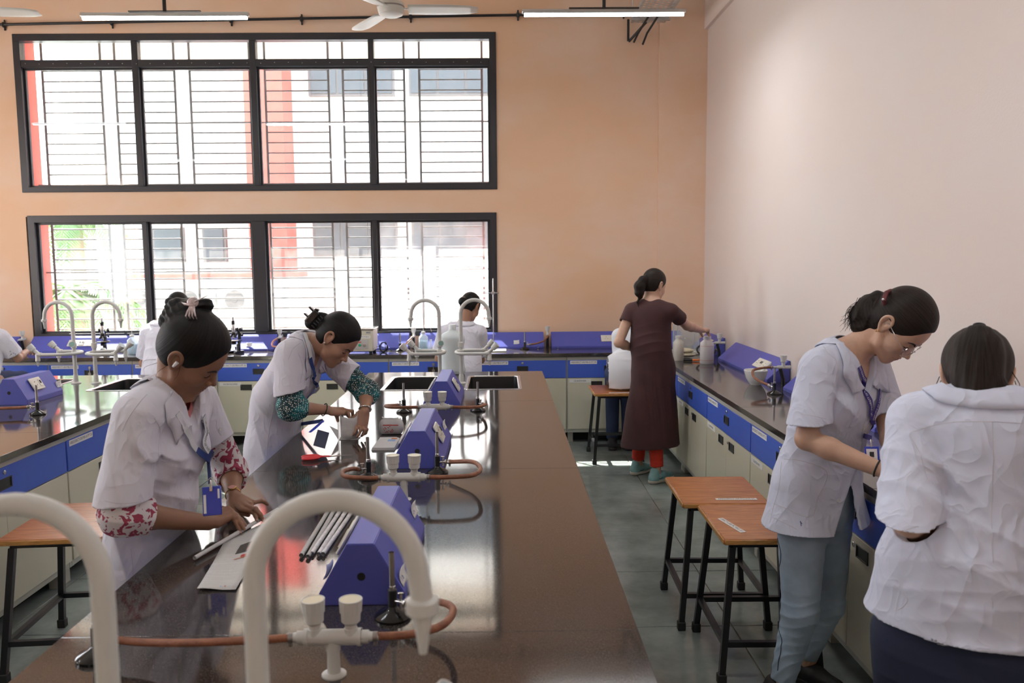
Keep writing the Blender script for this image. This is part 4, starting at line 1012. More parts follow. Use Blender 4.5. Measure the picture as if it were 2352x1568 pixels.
def nets(f, lo, h):
    nx, ny, nz = f.shape; ins = f < 0
    c = [ins[i:nx - 1 + i, j:ny - 1 + j, k:nz - 1 + k] for i in (0, 1) for j in (0, 1) for k in (0, 1)]
    cnt = sum(q.astype(np.int8) for q in c); act = (cnt > 0) & (cnt < 8); I = np.argwhere(act)
    if not len(I): return np.zeros((0, 3)), np.zeros((0, 4), int), np.zeros((0, 3))
    idx = np.full(act.shape, -1, np.int32); idx[tuple(I.T)] = np.arange(len(I))
    acc = np.zeros((len(I), 3)); num = np.zeros(len(I)); off = [(i, j, k) for i in (0, 1) for j in (0, 1) for k in (0, 1)]
    val = {o: f[I[:, 0] + o[0], I[:, 1] + o[1], I[:, 2] + o[2]].astype(float) for o in off}
    for a in off:
        for ax in range(3):
            if a[ax]: continue
            b = list(a); b[ax] = 1; b = tuple(b); va, vb = val[a], val[b]; m = (va < 0) != (vb < 0)
            t = np.where(m, va / np.where(m, va - vb, 1), 0)
            for q in range(3): acc[:, q] += np.where(m, a[q] + (t if q == ax else 0), 0)
            num += m
    loc = acc / num[:, None]; V = (I + loc) * h + lo
    G = np.zeros_like(V)
    for q in range(3):   # trilinear gradient
        o1, o2 = [p for p in range(3) if p != q]; g = 0
        for u in (0, 1):
            for w_ in (0, 1):
                p0 = [0, 0, 0]; p0[o1] = u; p0[o2] = w_; p1 = list(p0); p1[q] = 1
                wt_ = (loc[:, o1] if u else 1 - loc[:, o1]) * (loc[:, o2] if w_ else 1 - loc[:, o2])
                g = g + wt_ * (val[tuple(p1)] - val[tuple(p0)])
        G[:, q] = g
    G /= np.maximum(np.linalg.norm(G, axis=1), 1e-12)[:, None]
    Q = []
    for ax in range(3):
        o1, o2 = (ax + 1) % 3, (ax + 2) % 3
        s0 = [slice(None)] * 3; s1 = [slice(None)] * 3; s0[ax] = slice(0, -1); s1[ax] = slice(1, None)
        a, b = ins[tuple(s0)], ins[tuple(s1)]; E = np.argwhere(a != b)
        if not len(E): continue
        ok = (E[:, o1] > 0) & (E[:, o2] > 0) & (E[:, o1] < f.shape[o1] - 1) & (E[:, o2] < f.shape[o2] - 1); E = E[ok]; sgn = a[tuple(E.T)]
        cells = []
        for d1, d2 in ((-1, -1), (0, -1), (0, 0), (-1, 0)):
            e = E.copy(); e[:, o1] += d1; e[:, o2] += d2; cells.append(idx[tuple(e.T)])
        q = np.stack(cells, 1); q[~sgn] = q[~sgn][:, ::-1]; Q.append(q)
    return V, np.concatenate(Q) if Q else np.zeros((0, 4), int), G
def sdf_mesh(name, s, boxes, attr=None):
    """boxes: list of (lo, hi, h); one mesh"""
    VV, QQ, GG = [], [], []; n = 0
    for lo, hi, h in boxes:
        f, l, _ = s.block(lo, hi, h); V, Q, G = nets(f, l, h); VV.append(V); QQ.append(Q + n); GG.append(G); n += len(V)
    V = np.concatenate(VV); Q = np.concatenate(QQ); G = np.concatenate(GG)
    me = bpy.data.meshes.new(name); me.vertices.add(len(V)); me.vertices.foreach_set('co', V.astype(F32).ravel())
    me.loops.add(len(Q) * 4); me.loops.foreach_set('vertex_index', Q.astype(np.int32).ravel())
    me.polygons.add(len(Q)); me.polygons.foreach_set('loop_start', np.arange(0, len(Q) * 4, 4, dtype=np.int32))
    me.update(calc_edges=True); me.validate(); me.shade_smooth()
    if len(me.vertices) == len(G): me.normals_split_custom_set_from_vertices(G.tolist())
    if attr is not None:
        for an, fn in attr.items():
            a = me.attributes.new(an, 'FLOAT_VECTOR', 'POINT'); co = np.empty(len(me.vertices) * 3, F32); me.vertices.foreach_get('co', co)
            a.data.foreach_set('vector', fn(co.reshape(-1, 3)).astype(F32).ravel())
    return me
def rot3(yaw, pitch=0.0, roll=0.0):
    """columns forward, left, up; yaw ccw from +X, pitch down positive (degrees), roll tilts the head to its left"""
    y, p, r = [math.radians(q) for q in (yaw, pitch, roll)]
    f = np.array((math.cos(p) * math.cos(y), math.cos(p) * math.sin(y), -math.sin(p))); u = np.array((math.sin(p) * math.cos(y), math.sin(p) * math.sin(y), math.cos(p))); l = np.cross(u, f)
    l, u = l * math.cos(r) - u * math.sin(r), u * math.cos(r) + l * math.sin(r)
    return np.stack([f, l, u], 1)
class Head:
    def __init__(s, c, R, sc=1.0): s.R = R; s.sc = sc; s.c = np.array(c, float)
    def p(s, x, y, z): return s.c + s.R @ (np.array((x, y, z), float) * s.sc)
    def e(s, S_, c, r, k=.012, mode='u', tilt=0.0):
        R = s.R
        if tilt:
            t = math.radians(tilt); R = s.R @ np.array([[math.cos(t), 0, math.sin(t)], [0, 1, 0], [-math.sin(t), 0, math.cos(t)]])
        S_.ell(s.p(*c), np.array(r) * s.sc, R, k * s.sc, mode)
    def cn(s, S_, a, b, ra, rb, k=.01, mode='u'): S_.cone(s.p(*a), s.p(*b), ra * s.sc, rb * s.sc, k=k * s.sc, mode=mode)
    def face(s, S_, ears=(1, -1), fine=True):
        s.e(S_, (-.014, 0, .042), (.090, .070, .082)); s.e(S_, (.030, 0, .020), (.056, .063, .070), .03); s.e(S_, (.034, 0, -.035), (.052, .054, .066), .03)
        s.e(S_, (.030, 0, -.066), (.048, .043, .040), .025)
        for q in (1, -1):
            s.cn(S_, (-.002, q * .056, -.030), (.022, q * .050, -.068), .014, .013, .02); s.cn(S_, (.022, q * .050, -.068), (.068, q * .014, -.097), .013, .012, .022)
            s.e(S_, (.056, q * .038, -.028), (.024, .022, .024), .022)
            s.cn(S_, (.081, q * .010, .014), (.066, q * .045, .014), .006, .006, .016)
        s.e(S_, (.068, 0, -.094), (.016, .019, .016), .018); s.e(S_, (.066, 0, -.062), (.024, .027, .024), .02)
        s.e(S_, (.045, 0, .036), (.045, .052, .045), .03)
        for q in (1, -1):
            s.e(S_, (.089, q * .031, -.004), (.010, .017, .011), .012, 's')
            s.e(S_, (.070, q * .031, -.005), (.0145, .0155, .0135), .005)
            s.cn(S_, (.0835, q * .018, -.009), (.079, q * .044, -.007), .0025, .002, .003)
        s.cn(S_, (.083, 0, .006), (.101, 0, -.032), .0065, .0085, .010); s.e(S_, (.104, 0, -.037), (.0105, .0095, .0085), .006)
        for q in (1, -1):
            s.e(S_, (.094, q * .0115, -.041), (.0095, .0065, .0075), .005); s.e(S_, (.097, q * .006, -.0475), (.005, .003, .004), .002, 's')
        s.cn(S_, (.090, 0, -.047), (.089, 0, -.056), .004, .005, .005)
        s.cn(S_, (.0905, -.010, -.0615), (.0905, .010, -.0615), .0048, .0048, .005); s.cn(S_, (.080, -.023, -.066), (.0905, -.008, -.0615), .003, .0045, .005); s.cn(S_, (.080, .023, -.066), (.0905, .008, -.0615), .003, .0045, .005)
        s.cn(S_, (.087, -.010, -.0715), (.087, .010, -.0715), .0055, .0055, .005)
        s.cn(S_, (.0945, -.012, -.0665), (.0945, .012, -.0665), .0012, .0012, .002, 's')
        s.cn(S_, (.0845, -.022, -.0665), (.0925, -.010, -.0665), .001, .001, .002, 's'); s.cn(S_, (.0845, .022, -.0665), (.0925, .010, -.0665), .001, .001, .002, 's')
        for q in ears:
            s.e(S_, (-.008, q * .073, .002), (.0175, .0075, .028), .006, tilt=-12)
            rim = [(.006, .074, -.006), (.009, .077, .014), (.004, .081, .027), (-.008, .0845, .034), (-.020, .087, .028), (-.026, .086, .013), (-.023, .083, -.004), (-.014, .079, -.018), (-.006, .075, -.027), (.002, .071, -.024)]
            rim = [tuple(np.array(a) * (1 - t) + np.array(b) * t + (np.array((-.5, 0, .1)) * .0) ) for a, b in zip(rim[:-1], rim[1:]) for t in (0, .5)] + [rim[-1]]; rim = [rim[0]] + [tuple((np.array(a) + 2 * np.array(b) + np.array(c)) / 4) for a, b, c in zip(rim[:-2], rim[1:-1], rim[2:])] + [rim[-1]]
            for a, b in zip(rim[:-1], rim[1:]): s.cn(S_, (a[0], q * a[1], a[2]), (b[0], q * b[1], b[2]), .0040, .0040, .006)
            s.e(S_, (-.006, q * .074, -.027), (.007, .0045, .008), .004)
            s.e(S_, (-.0065, q * .0855, .006), (.0075, .0055, .0125), .004, 's'); s.cn(S_, (-.016, q * .083, .022), (-.017, q * .083, .0), .0022, .0022, .003); s.cn(S_, (.001, q * .079, -.004), (.001, q * .079, .002), .0032, .0032, .003)
    def hair(s, S_, front=.0, ear_cut=True, thick=.0, low=-.062):
        s.e(S_, (-.008, 0, .045), (.0925 + thick, .0790 + thick, .0905 + thick), .01); s.e(S_, (-.028, 0, .0), (.068, .068, .066), .03); s.e(S_, (.022, 0, .052), (.070, .068, .070), .02)
        s.e(S_, (.105 + front, 0, -.045), (.075, .088, .112), .012, 's'); s.e(S_, (.100 + front, 0, .02), (.040, .058, .052), .015, 's')
        for q in (1, -1): s.e(S_, (.066, q * .082, -.036), (.048, .052, .044), .010, 's')
        if ear_cut:
            for q in (1, -1):
                s.e(S_, (-.006, q * .095, -.020), (.030, .034, .046), .006, 's'); s.e(S_, (.012, q * .085, -.060), (.050, .05, .055), .01, 's')
        S_.plane(s.p(-.02, 0, low), s.R @ np.array((.35, 0, -1)), k=.01, lo=s.c - .2, hi=s.c + .2)
    def extras(s, parent, q_list=(1, -1), brow=True, m_lip=None, m_brow=None, body=None):
        """eyelashes, eyebrows, lips as parts"""
        for q in q_list:
            P_ = [s.p(*t) for t in ((.0862, q * .016, -.0105), (.0880, q * .024, -.0125), (.0868, q * .034, -.0125), (.0820, q * .043, -.0100), (.0785, q * .047, -.0085))]
            if body is not None: P_ = list(body.snap(P_, .0004)[0])
            MB().tube(P_, [.0010, .0019, .0021, .0017, .0006], n=6).build('eyelashes', m_brow, parent)
            P_ = np.array([s.p(*t) for t in ((.088, q * .012, .013), (.088, q * .022, .0175), (.083, q * .034, .018), (.074, q * .046, .013))])
            if body is not None: P_ = body.snap(P_, .0003)[0]
            MB().tube(list(P_), [.0026, .0034, .0030, .0010], n=8).build('eyebrow', m_brow, parent)
        L = SDF()
        s.cn(L, (.0915, -.009, -.0615), (.0915, .009, -.0615), .0046, .0046, .004); s.cn(L, (.082, -.0215, -.0655), (.0915, -.008, -.0615), .0026, .0043, .004); s.cn(L, (.082, .0215, -.0655), (.0915, .008, -.0615), .0026, .0043, .004)
        s.cn(L, (.0885, -.009, -.0712), (.0885, .009, -.0712), .0050, .0050, .004); s.cn(L, (.082, -.019, -.068), (.0885, -.008, -.0712), .002, .0045, .004); s.cn(L, (.082, .019, -.068), (.0885, .008, -.0712), .002, .0045, .004)
        s.cn(L, (.0952, -.014, -.0664), (.0952, .014, -.0664), .0012, .0012, .002, 's')
        c = s.p(.087, 0, -.066); obj('lips', sdf_mesh('lips', L, [(c - .033, c + .033, .0016)]), m_lip, parent)
def limb_bend(K, T, ls, dors):
    K = np.array(K, float); T = np.array(T, float); v = T - K; d = np.linalg.norm(v); L = sum(ls)
    if d > L * .995: T = K + v / d * L * .995; v = T - K; d = np.linalg.norm(v)
    u = v / d; w_ = np.array(dors, float); w_ = w_ - u * (w_ @ u); w_ /= np.linalg.norm(w_)
    def end(th):
        a = 0; p = np.zeros(2); pts = [p.copy()]
        for i, l in enumerate(ls):
            if i: a -= th * (1.15 if i == 1 else .75)
            p = p + l * np.array((math.cos(a), math.sin(a))); pts.append(p.copy())
        return pts
    lo_, hi_ = 0, 2.0
    for _ in range(40):
        m = (lo_ + hi_) / 2
        if np.linalg.norm(end(m)[-1]) > d: lo_ = m
        else: hi_ = m
    pts = end(m); e = pts[-1]; an = math.atan2(e[1], e[0]); out = []
    for p in pts:
        x = p[0] * math.cos(-an) - p[1] * math.sin(-an); y = p[0] * math.sin(-an) + p[1] * math.cos(-an); out.append(K + u * x + w_ * y)
    return out
def hand(S_, wrist, d, dors, side, tips, thumb, sc=.93):
    """side +1: left hand (thumb towards dors x d reversed). tips: 4 world fingertip targets or (along, out) numbers; thumb: world target"""
    d = np.array(d, float); d /= np.linalg.norm(d); n = np.array(dors, float); n -= d * (n @ d); n /= np.linalg.norm(n)
    t = np.cross(n, d) * (-side)        # thumb side
    w_ = np.array(wrist, float); P_ = lambda a, b, c: w_ + (d * a + t * b + n * c) * sc
    kn = [P_(.088, .026, .003), P_(.092, .006, .006), P_(.087, -.013, .004), P_(.078, -.030, .0)]
    rs = [.0092, .0095, .0090, .0080]; ls = [(.042, .025, .020), (.046, .028, .021), (.042, .026, .020), (.033, .020, .018)]
    for i, (k_, r) in enumerate(zip(kn, rs)):
        b = (.02, .014, -.002) ; bb_ = P_(.016, (.014, .004, -.006, -.015)[i], 0)
        S_.cone(bb_, k_, .0135 * sc, (r + .0012) * sc, k=.010)
    S_.cone(P_(.02, 0, -.006), P_(.068, -.002, -.007), .015 * sc, .014 * sc, k=.012, n=n, fl=.7)
    S_.cone(P_(.022, .020, -.012), P_(.045, .030, -.012), .013 * sc, .010 * sc, k=.012)
    S_.cone(P_(.02, -.020, -.010), P_(.06, -.026, -.008), .012 * sc, .010 * sc, k=.012)
    nails = []
    for i in range(4):
        T = tips[i]
        if len(T) == 2: T = kn[i] + (d * T[0] + n * T[1]) * sc
        L = [q * sc for q in ls[i]]; pts = limb_bend(kn[i], T, L, n); r = rs[i] * sc
        S_.cone(pts[0], pts[1], r, r * .90, k=.0045); S_.cone(pts[1], pts[2], r * .92, r * .84, k=.003); S_.cone(pts[2], pts[3], r * .84, r * .66, k=.003)
        S_.ell(pts[1], (r * 1.02,) * 3, k=.003)
        ax = pts[3] - pts[2]; ax /= np.linalg.norm(ax); up = n - ax * (n @ ax); up /= np.linalg.norm(up); nails.append((pts[3] - ax * .003, ax, up, r))
    base = P_(.018, .020, -.010); mc = P_(.048, .040, -.016); T = np.array(thumb, float) if len(thumb) == 3 else P_(thumb[0], thumb[1], -.02)
    pts = limb_bend(mc, T, [.034 * sc, .028 * sc], t * .6 + n * .8)
    S_.cone(base, mc, .016 * sc, .0125 * sc, k=.012); S_.cone(pts[0], pts[1], .0118 * sc, .0105 * sc, k=.005); S_.cone(pts[1], pts[2], .0105 * sc, .0082 * sc, k=.003)
    return kn, nails
def ribbon(pts, nrm, w_, th=.0012, name='ribbon', m=None, parent=None, ends=True):
    """flat strap along pts with surface normals nrm; returns object and frames"""
    P_ = np.array(pts); N = np.array(nrm); T = np.gradient(P_, axis=0); T /= np.linalg.norm(T, axis=1)[:, None]; B = np.cross(N, T); B /= np.linalg.norm(B, axis=1)[:, None]; N = np.cross(T, B)
    w_ = np.full(len(P_), w_) if np.isscalar(w_) else np.array(w_); rows = []
    for i in range(len(P_)):
        rows.append([Vector(P_[i] + B[i] * w_[i] / 2 * a + N[i] * th * b) for a, b in ((-1, 0), (-1, 1), (1, 1), (1, 0), (-1, 0))])
    b = MB().grid(rows); o = b.build(name, m, parent) if name else None
    return o, P_, T, B, N
def ribbon_text(txt, size, fr, s0, m, parent, th=.0014, flip=1):
    """letters running along the strap"""
    _, P_, T, B, N = fr; me = text_mesh(txt, size, align='LEFT').copy(); me.name = 'lettering'; me.materials.clear()
    seg = np.r_[0, np.cumsum(np.linalg.norm(np.diff(P_, axis=0), axis=1))]
    co = np.array([v.co[:] for v in me.vertices]); s_ = s0 + co[:, 0] if flip > 0 else s0 - co[:, 0]
    s_ = np.clip(s_, 0, seg[-1]); out = np.empty_like(co)
    for q in range(3): out[:, q] = np.interp(s_, seg, P_[:, q]) + flip * co[:, 1] * np.interp(s_, seg, B[:, q]) + th * np.interp(s_, seg, N[:, q])
    me.vertices.foreach_set('co', out.astype(F32).ravel()); return obj('lettering', me, m, parent)
# ------------------------------------------------------------ people
def skin_mat(name, c, c2):
    m = mat(name, c, rough=.48, spec=.45, sss=.12, bump=.10, bscale=260, var=.06, vscale=30); return m
m_skin1 = skin_mat('brown_skin', (.30, .155, .095), None)
m_skin2 = skin_mat('light_brown_skin', (.60, .375, .27), None)
m_skin3 = skin_mat('warm_brown_skin', (.40, .22, .145), None)
m_lip1 = mat('brown_lips', (.23, .085, .075), rough=.4)
m_lip2 = mat('rose_lips', (.42, .17, .15), rough=.4)
m_nail = mat('fingernail', (.55, .34, .28), rough=.25)
m_nailb = mat('black_nail_polish', (.02, .02, .025), rough=.15)
m_brow = mat('dark_brow_hair', (.015, .011, .010), rough=.7)
def hair_mat(name, c1, c2):
    m = mat(name, c1, rough=.48, spec=.2); nt, p = nodes_of(m)
    a = nt.nodes.new('ShaderNodeAttribute'); a.attribute_name = 'strand'; mp = nt.nodes.new('ShaderNodeMapping'); mp.inputs['Scale'].default_value = (22, 2.2, 2.2)
    nt.links.new(a.outputs['Vector'], mp.inputs[0])
    n = nt.nodes.new('ShaderNodeTexNoise'); n.inputs['Scale'].default_value = 1.0; n.inputs['Detail'].default_value = 6; n.inputs['Roughness'].default_value = .65
    nt.links.new(mp.outputs[0], n.inputs['Vector']); r = nt.nodes.new('ShaderNodeValToRGB'); e = r.color_ramp.elements
    e[0].position = .3; e[0].color = (*c1, 1); e[1].position = .75; e[1].color = (*c2, 1); nt.links.new(n.outputs['Fac'], r.inputs[0]); nt.links.new(r.outputs[0], p.inputs['Base Color'])
    b = nt.nodes.new('ShaderNodeBump'); b.inputs['Strength'].default_value = .55; b.inputs['Distance'].default_value = .0025; nt.links.new(n.outputs['Fac'], b.inputs['Height']); nt.links.new(b.outputs[0], p.inputs['Normal'])
    return m
m_hair = hair_mat('black_hair', (.003, .0028, .003), (.016, .013, .0125))
m_hairb = hair_mat('brown_black_hair', (.006, .004, .0035), (.035, .023, .018))
def strand_attr(pole, axis):
    pole = np.array(pole); ax = np.array(axis, float); ax /= np.linalg.norm(ax); e1 = np.cross(ax, (.3, .9, .1)); e1 /= np.linalg.norm(e1); e2 = np.cross(ax, e1)
    def fn(co):
        v = co - pole; a = np.arctan2(v @ e2, v @ e1); r = np.linalg.norm(v, axis=1)
        return np.stack([np.cos(a) * 1.6, r * 4, np.sin(a) * 35.2 / 2.2], 1)
    return {'strand': fn}
def cloth_mat(name, c, rough=.85, wscale=700, bump=.10, var=.03, crease=1.0):
    m = mat(name, c, rough=rough, spec=.2, sheen=.15, bump=bump, bscale=wscale, var=var, vscale=5); nt, p = nodes_of(m)
    if crease:      # pressed-in creases of worn cotton, as relief
        old = p.inputs['Normal'].links[0].from_node; tc = nt.nodes.new('ShaderNodeTexCoord'); h = None
        for sc, di, wt_, st in ((5.0, .7, 1.0, (1, 1, .5)), (12, 1.0, .55, (1, 1, .7))):
            mp = nt.nodes.new('ShaderNodeMapping'); mp.inputs['Scale'].default_value = st; mp.inputs['Rotation'].default_value = (.5, .3, 0); nt.links.new(tc.outputs['Object'], mp.inputs[0])
            n = nt.nodes.new('ShaderNodeTexNoise'); n.inputs['Scale'].default_value = sc; n.inputs['Detail'].default_value = 1.5; n.inputs['Distortion'].default_value = di; nt.links.new(mp.outputs[0], n.inputs['Vector'])
            a = nt.nodes.new('ShaderNodeMath'); a.operation = 'SUBTRACT'; a.inputs[1].default_value = .5; nt.links.new(n.outputs['Fac'], a.inputs[0])
            b = nt.nodes.new('ShaderNodeMath'); b.operation = 'ABSOLUTE'; nt.links.new(a.outputs[0], b.inputs[0])
            q = nt.nodes.new('ShaderNodeMath'); q.operation = 'POWER'; q.inputs[1].default_value = .85; nt.links.new(b.outputs[0], q.inputs[0])
            e = nt.nodes.new('ShaderNodeMath'); e.operation = 'MULTIPLY'; e.inputs[1].default_value = -wt_; nt.links.new(q.outputs[0], e.inputs[0])
            if h is None: h = e.outputs[0]
            else:
                g = nt.nodes.new('ShaderNodeMath'); g.operation = 'ADD'; nt.links.new(h, g.inputs[0]); nt.links.new(e.outputs[0], g.inputs[1]); h = g.outputs[0]
        bp = nt.nodes.new('ShaderNodeBump'); bp.inputs['Strength'].default_value = .95; bp.inputs['Distance'].default_value = .014 * crease
        nt.links.new(h, bp.inputs['Height']); nt.links.new(old.outputs[0], bp.inputs['Normal']); nt.links.new(bp.outputs[0], p.inputs['Normal'])
    return m
m_coat = cloth_mat('white_lab_coat_cotton', (.71, .70, .78), crease=1.6)
m_coat2 = cloth_mat('bluish_white_coat_cotton', (.66, .69, .83), crease=1.9)
m_seam = mat('coat_seam_shadow', (.56, .55, .61), rough=.85)
m_button = mat('white_shirt_button', (.72, .72, .72), rough=.25)
def _cut(s, a, b, ra, rb, k=.03, n=None, fl=1.0, hollow=.013, depth=.07, ext=.12, cut=None, cutp=None):
    """tapered tube whose far end is cut clean and hollowed: sleeve, hem, trouser leg"""
    a = np.array(a, float); b = np.array(b, float); d = (b - a) / np.linalg.norm(b - a); L = np.linalg.norm(b - a); g = (rb - ra) / L
    o = SDF().cone(a, b + d * ext, ra, rb + g * ext, n=n, fl=fl).ops[0]
    c = np.array(cut if cut is not None else d, float); c /= np.linalg.norm(c); bp = b if cutp is None else np.array(cutp, float)
    def fn(x, y, z): return np.maximum(o[0](x, y, z), (x - bp[0]) * c[0] + (y - bp[1]) * c[1] + (z - bp[2]) * c[2])
    if hollow:
        w0 = max(.004, rb - g * depth - hollow)
        s.late.append(SDF().cone(b - d * depth, b + d * .006, w0, rb - hollow, n=n, fl=fl, mode='s', k=.002).ops[0])
    return s._op(fn, o[1], o[2], k, 'u')
SDF.cut = _cut
class Torso:
    def __init__(s, N, yaw, lean, sc=1.0, roll=0): s.R = rot3(yaw, lean, roll); s.N = np.array(N, float); s.sc = sc; s.f, s.l, s.u = s.R.T
    def p(s, a, b, c): return s.N + s.R @ (np.array((a, b, c), float) * s.sc)
    def sh(s, q): return s.p(-.005, q * .158, -.045)     # q=+1 left shoulder
    def skin(s, S_, hip=None):
        k = s.sc
        S_.cone(s.p(-.005, 0, -.10), s.p(-.005, 0, -.30), .135 * k, .125 * k, k=.03, n=s.f, fl=.62)
        S_.cone(s.p(-.01, .13, -.045), s.p(-.01, -.13, -.045), .045 * k, .045 * k, k=.04)
        for q in (1, -1): S_.cone(s.p(-.012, q * .03, .015), s.p(-.01, q * .13, -.035), .036 * k, .040 * k, k=.04)
        if hip is not None: S_.cone(s.p(-.005, 0, -.30), hip, .12 * k, .15 * k, k=.04, n=s.f, fl=.65)
    def cloth(s, S_, g=0.0, bust=1.0, back=0.0, neckr=.060, V=(.15, .012), slope=.0):
        k = s.sc
        S_.cone(s.p(-.008 - back, 0, -.11), s.p(-.0, 0, -.31), (.158 + g) * k, (.160 + g) * k, k=.03, n=s.f, fl=.66)
        S_.cone(s.p(-.012, .128, -.052), s.p(-.012, -.128, -.052), (.058 + g) * k, (.058 + g) * k, k=.05)
        for q in (1, -1):
            S_.cone(s.p(-.014, q * .040, .004), s.p(-.010, q * .14, -.040), (.040 + g) * k, (.050 + g) * k, k=.04)
            if bust: S_.ell(s.p(.070, q * .070, -.185), np.array((.050, .062, .065)) * k * bust, s.R, k=.06)
    def neckhole(s, S_, r=.056, V=(.135, -.13, .012), up=None):
        k = s.sc; S_.cone(s.p(.004, 0, -.03), s.p(.02, 0, .12), r * k, (r + .015) * k, k=.008, mode='s')
        if V: S_.cone(s.p(.055, 0, .01), s.p(V[0], 0, V[1]), .045 * k, V[2] * k, k=.008, mode='s')
def add_arm(S_, sh, el, wr, sc=1.0, k=.03):
    sh, el, wr = [np.array(q, float) for q in (sh, el, wr)]
    S_.cone(sh, el, .045 * sc, .037 * sc, k=k); m = el + (wr - el) * .3
    S_.cone(el, m, .037 * sc, .038 * sc, k=.015); S_.cone(m, wr, .038 * sc, .0245 * sc, k=.015)
def collar(S_, T, parent, m, inner, outer, name='collar', lift=.004, rel=.007):
    inn = np.array([T.p(*q) for q in inner]); out = np.array([T.p(*q) for q in outer])
    def dense(P_, n=41):
        Q = [P_[0] * 2 - P_[1]] + list(P_) + [P_[-1] * 2 - P_[-2]]; o = []
        for i in range(1, len(Q) - 2):
            for t in np.linspace(0, 1, 8, endpoint=False):
                a, b, c, d = Q[i - 1:i + 3]; o.append(.5 * ((2 * b) + (c - a) * t + (2 * a - 5 * b + 4 * c - d) * t * t + (3 * b - a - 3 * c + d) * t ** 3))
        o.append(P_[-1]); return np.array(o)
    def edge(P_): a = [P_[0] + (P_[1] - P_[0]) * t for t in np.linspace(0, 1, 6, endpoint=False)]; return np.array(a + list(dense(P_[1:-1])) + [P_[-2] + (P_[-1] - P_[-2]) * t for t in np.linspace(0, 1, 7)[1:]])
    I, O = edge(inn), edge(out); O, No = S_.snap(O, lift); M1 = I * .62 + O * .38; M2 = I * .25 + O * .75
    d1, n1 = S_.snap(M1, 0, 3); f1 = S_.at(M1)[:, None]; f2 = S_.at(M2)[:, None]; _, n2 = S_.snap(M2, 0, 3)
    M1 = M1 + n1 * np.maximum(0, rel * 1.3 - f1); M2 = M2 + n2 * np.maximum(0, rel - f2)
    rows = [[Vector(p) for p in r] for r in (I, M1 * .5 + I * .5 + n1 * .002, M1, M2, O)]
    o = MB().grid(rows).build(name, m, parent); md = o.modifiers.new('thick', 'SOLIDIFY'); md.thickness = .0022; md.offset = 1
    return o
def surf_path(S_, pts, off, n=40, snap=True):
    P_ = np.array(pts, float); Q = [P_[0] * 2 - P_[1]] + list(P_) + [P_[-1] * 2 - P_[-2]]; o = []; per = max(2, n // (len(P_) - 1))
    for i in range(1, len(Q) - 2):
        for t in np.linspace(0, 1, per, endpoint=False):
            a, b, c, d = Q[i - 1:i + 3]; o.append(.5 * ((2 * b) + (c - a) * t + (2 * a - 5 * b + 4 * c - d) * t * t + (3 * b - a - 3 * c + d) * t ** 3))
    o.append(P_[-1]); return S_.snap(np.array(o), off)
def seam(S_, pts, parent, m=None, r=.0011, off=-.0002, name='seam'):
    P_, N = surf_path(S_, pts, off); MB().tube([Vector(p) for p in P_], r, n=6).build(name, m or m_seam, parent)
def button(S_, p, parent, r=.0065):
    P_, N = S_.snap([p], .0005); MB().lathe(P_[0], [(r, 0), (r, .0018), (r * .8, .0024), (r * .55, .0018)], n=16, axis=N[0]).build('button', m_button, parent)
def person(label, base):
    t = thing('person', label, 'person', tuple(base)); WORLDP.add(t.name); return t
def nails_of(nl, parent, m=None, sc=.9):
    for i, (p, ax, up, r) in enumerate(nl):
        c = p + up * r * .66 * sc + ax * .001; b = MB(); R = Matrix([[ax[i_], np.cross(up, ax)[i_], up[i_]] for i_ in range(3)])
        rows = [[Vector(c) + R @ Vector((x * .0065, math.sin(a) * r * .62, (math.cos(a) - 1) * r * .5 - .0012 * (x > .5))) for a in np.linspace(-.95, .95, 6)] for x in (-.9, -.3, .3, .9)]
        o = b.grid(rows).build('fingernail', m[i] if isinstance(m, list) else (m or m_nail), parent)
        md = o.modifiers.new('s', 'SOLIDIFY'); md.thickness = .0006
def bb_of(pts, m): P_ = np.array(pts, float); return P_.min(0) - m, P_.max(0) + m
V3 = lambda v: np.array(v[:], float)
def strands(parent, m, curves, r=.0006, name='loose_hair'):
    b = MB()
    for c in curves:
        P_ = [Vector(q) for q in c]; o = []; Q = [P_[0] * 2 - P_[1]] + P_ + [P_[-1] * 2 - P_[-2]]
        for i in range(1, len(Q) - 2):
            for k in range(4):
                t = k / 4; a, b_, c_, d = Q[i - 1:i + 3]; o.append(.5 * ((2 * b_) + (c_ - a) * t + (2 * a - 5 * b_ + 4 * c_ - d) * t * t + (3 * b_ - a - 3 * c_ + d) * t ** 3))
        o.append(P_[-1]); b.tube(o, [r * (1 - .8 * i / len(o)) for i in range(len(o))], n=4, cap=False)
    return b.build(name, m, parent, kind='stuff')
m_lany1 = mat('navy_lanyard_strap', (.035, .07, .26), rough=.6); m_lanyw = mat('white_lanyard_strap', (.72, .73, .76), rough=.6); m_lany2 = mat('violet_lanyard_strap', (.055, .035, .23), rough=.6)
m_badge = mat('blue_badge_plastic', (.04, .07, .52), rough=.25); m_wprint = mat('white_print', (.85, .85, .88), rough=.6)
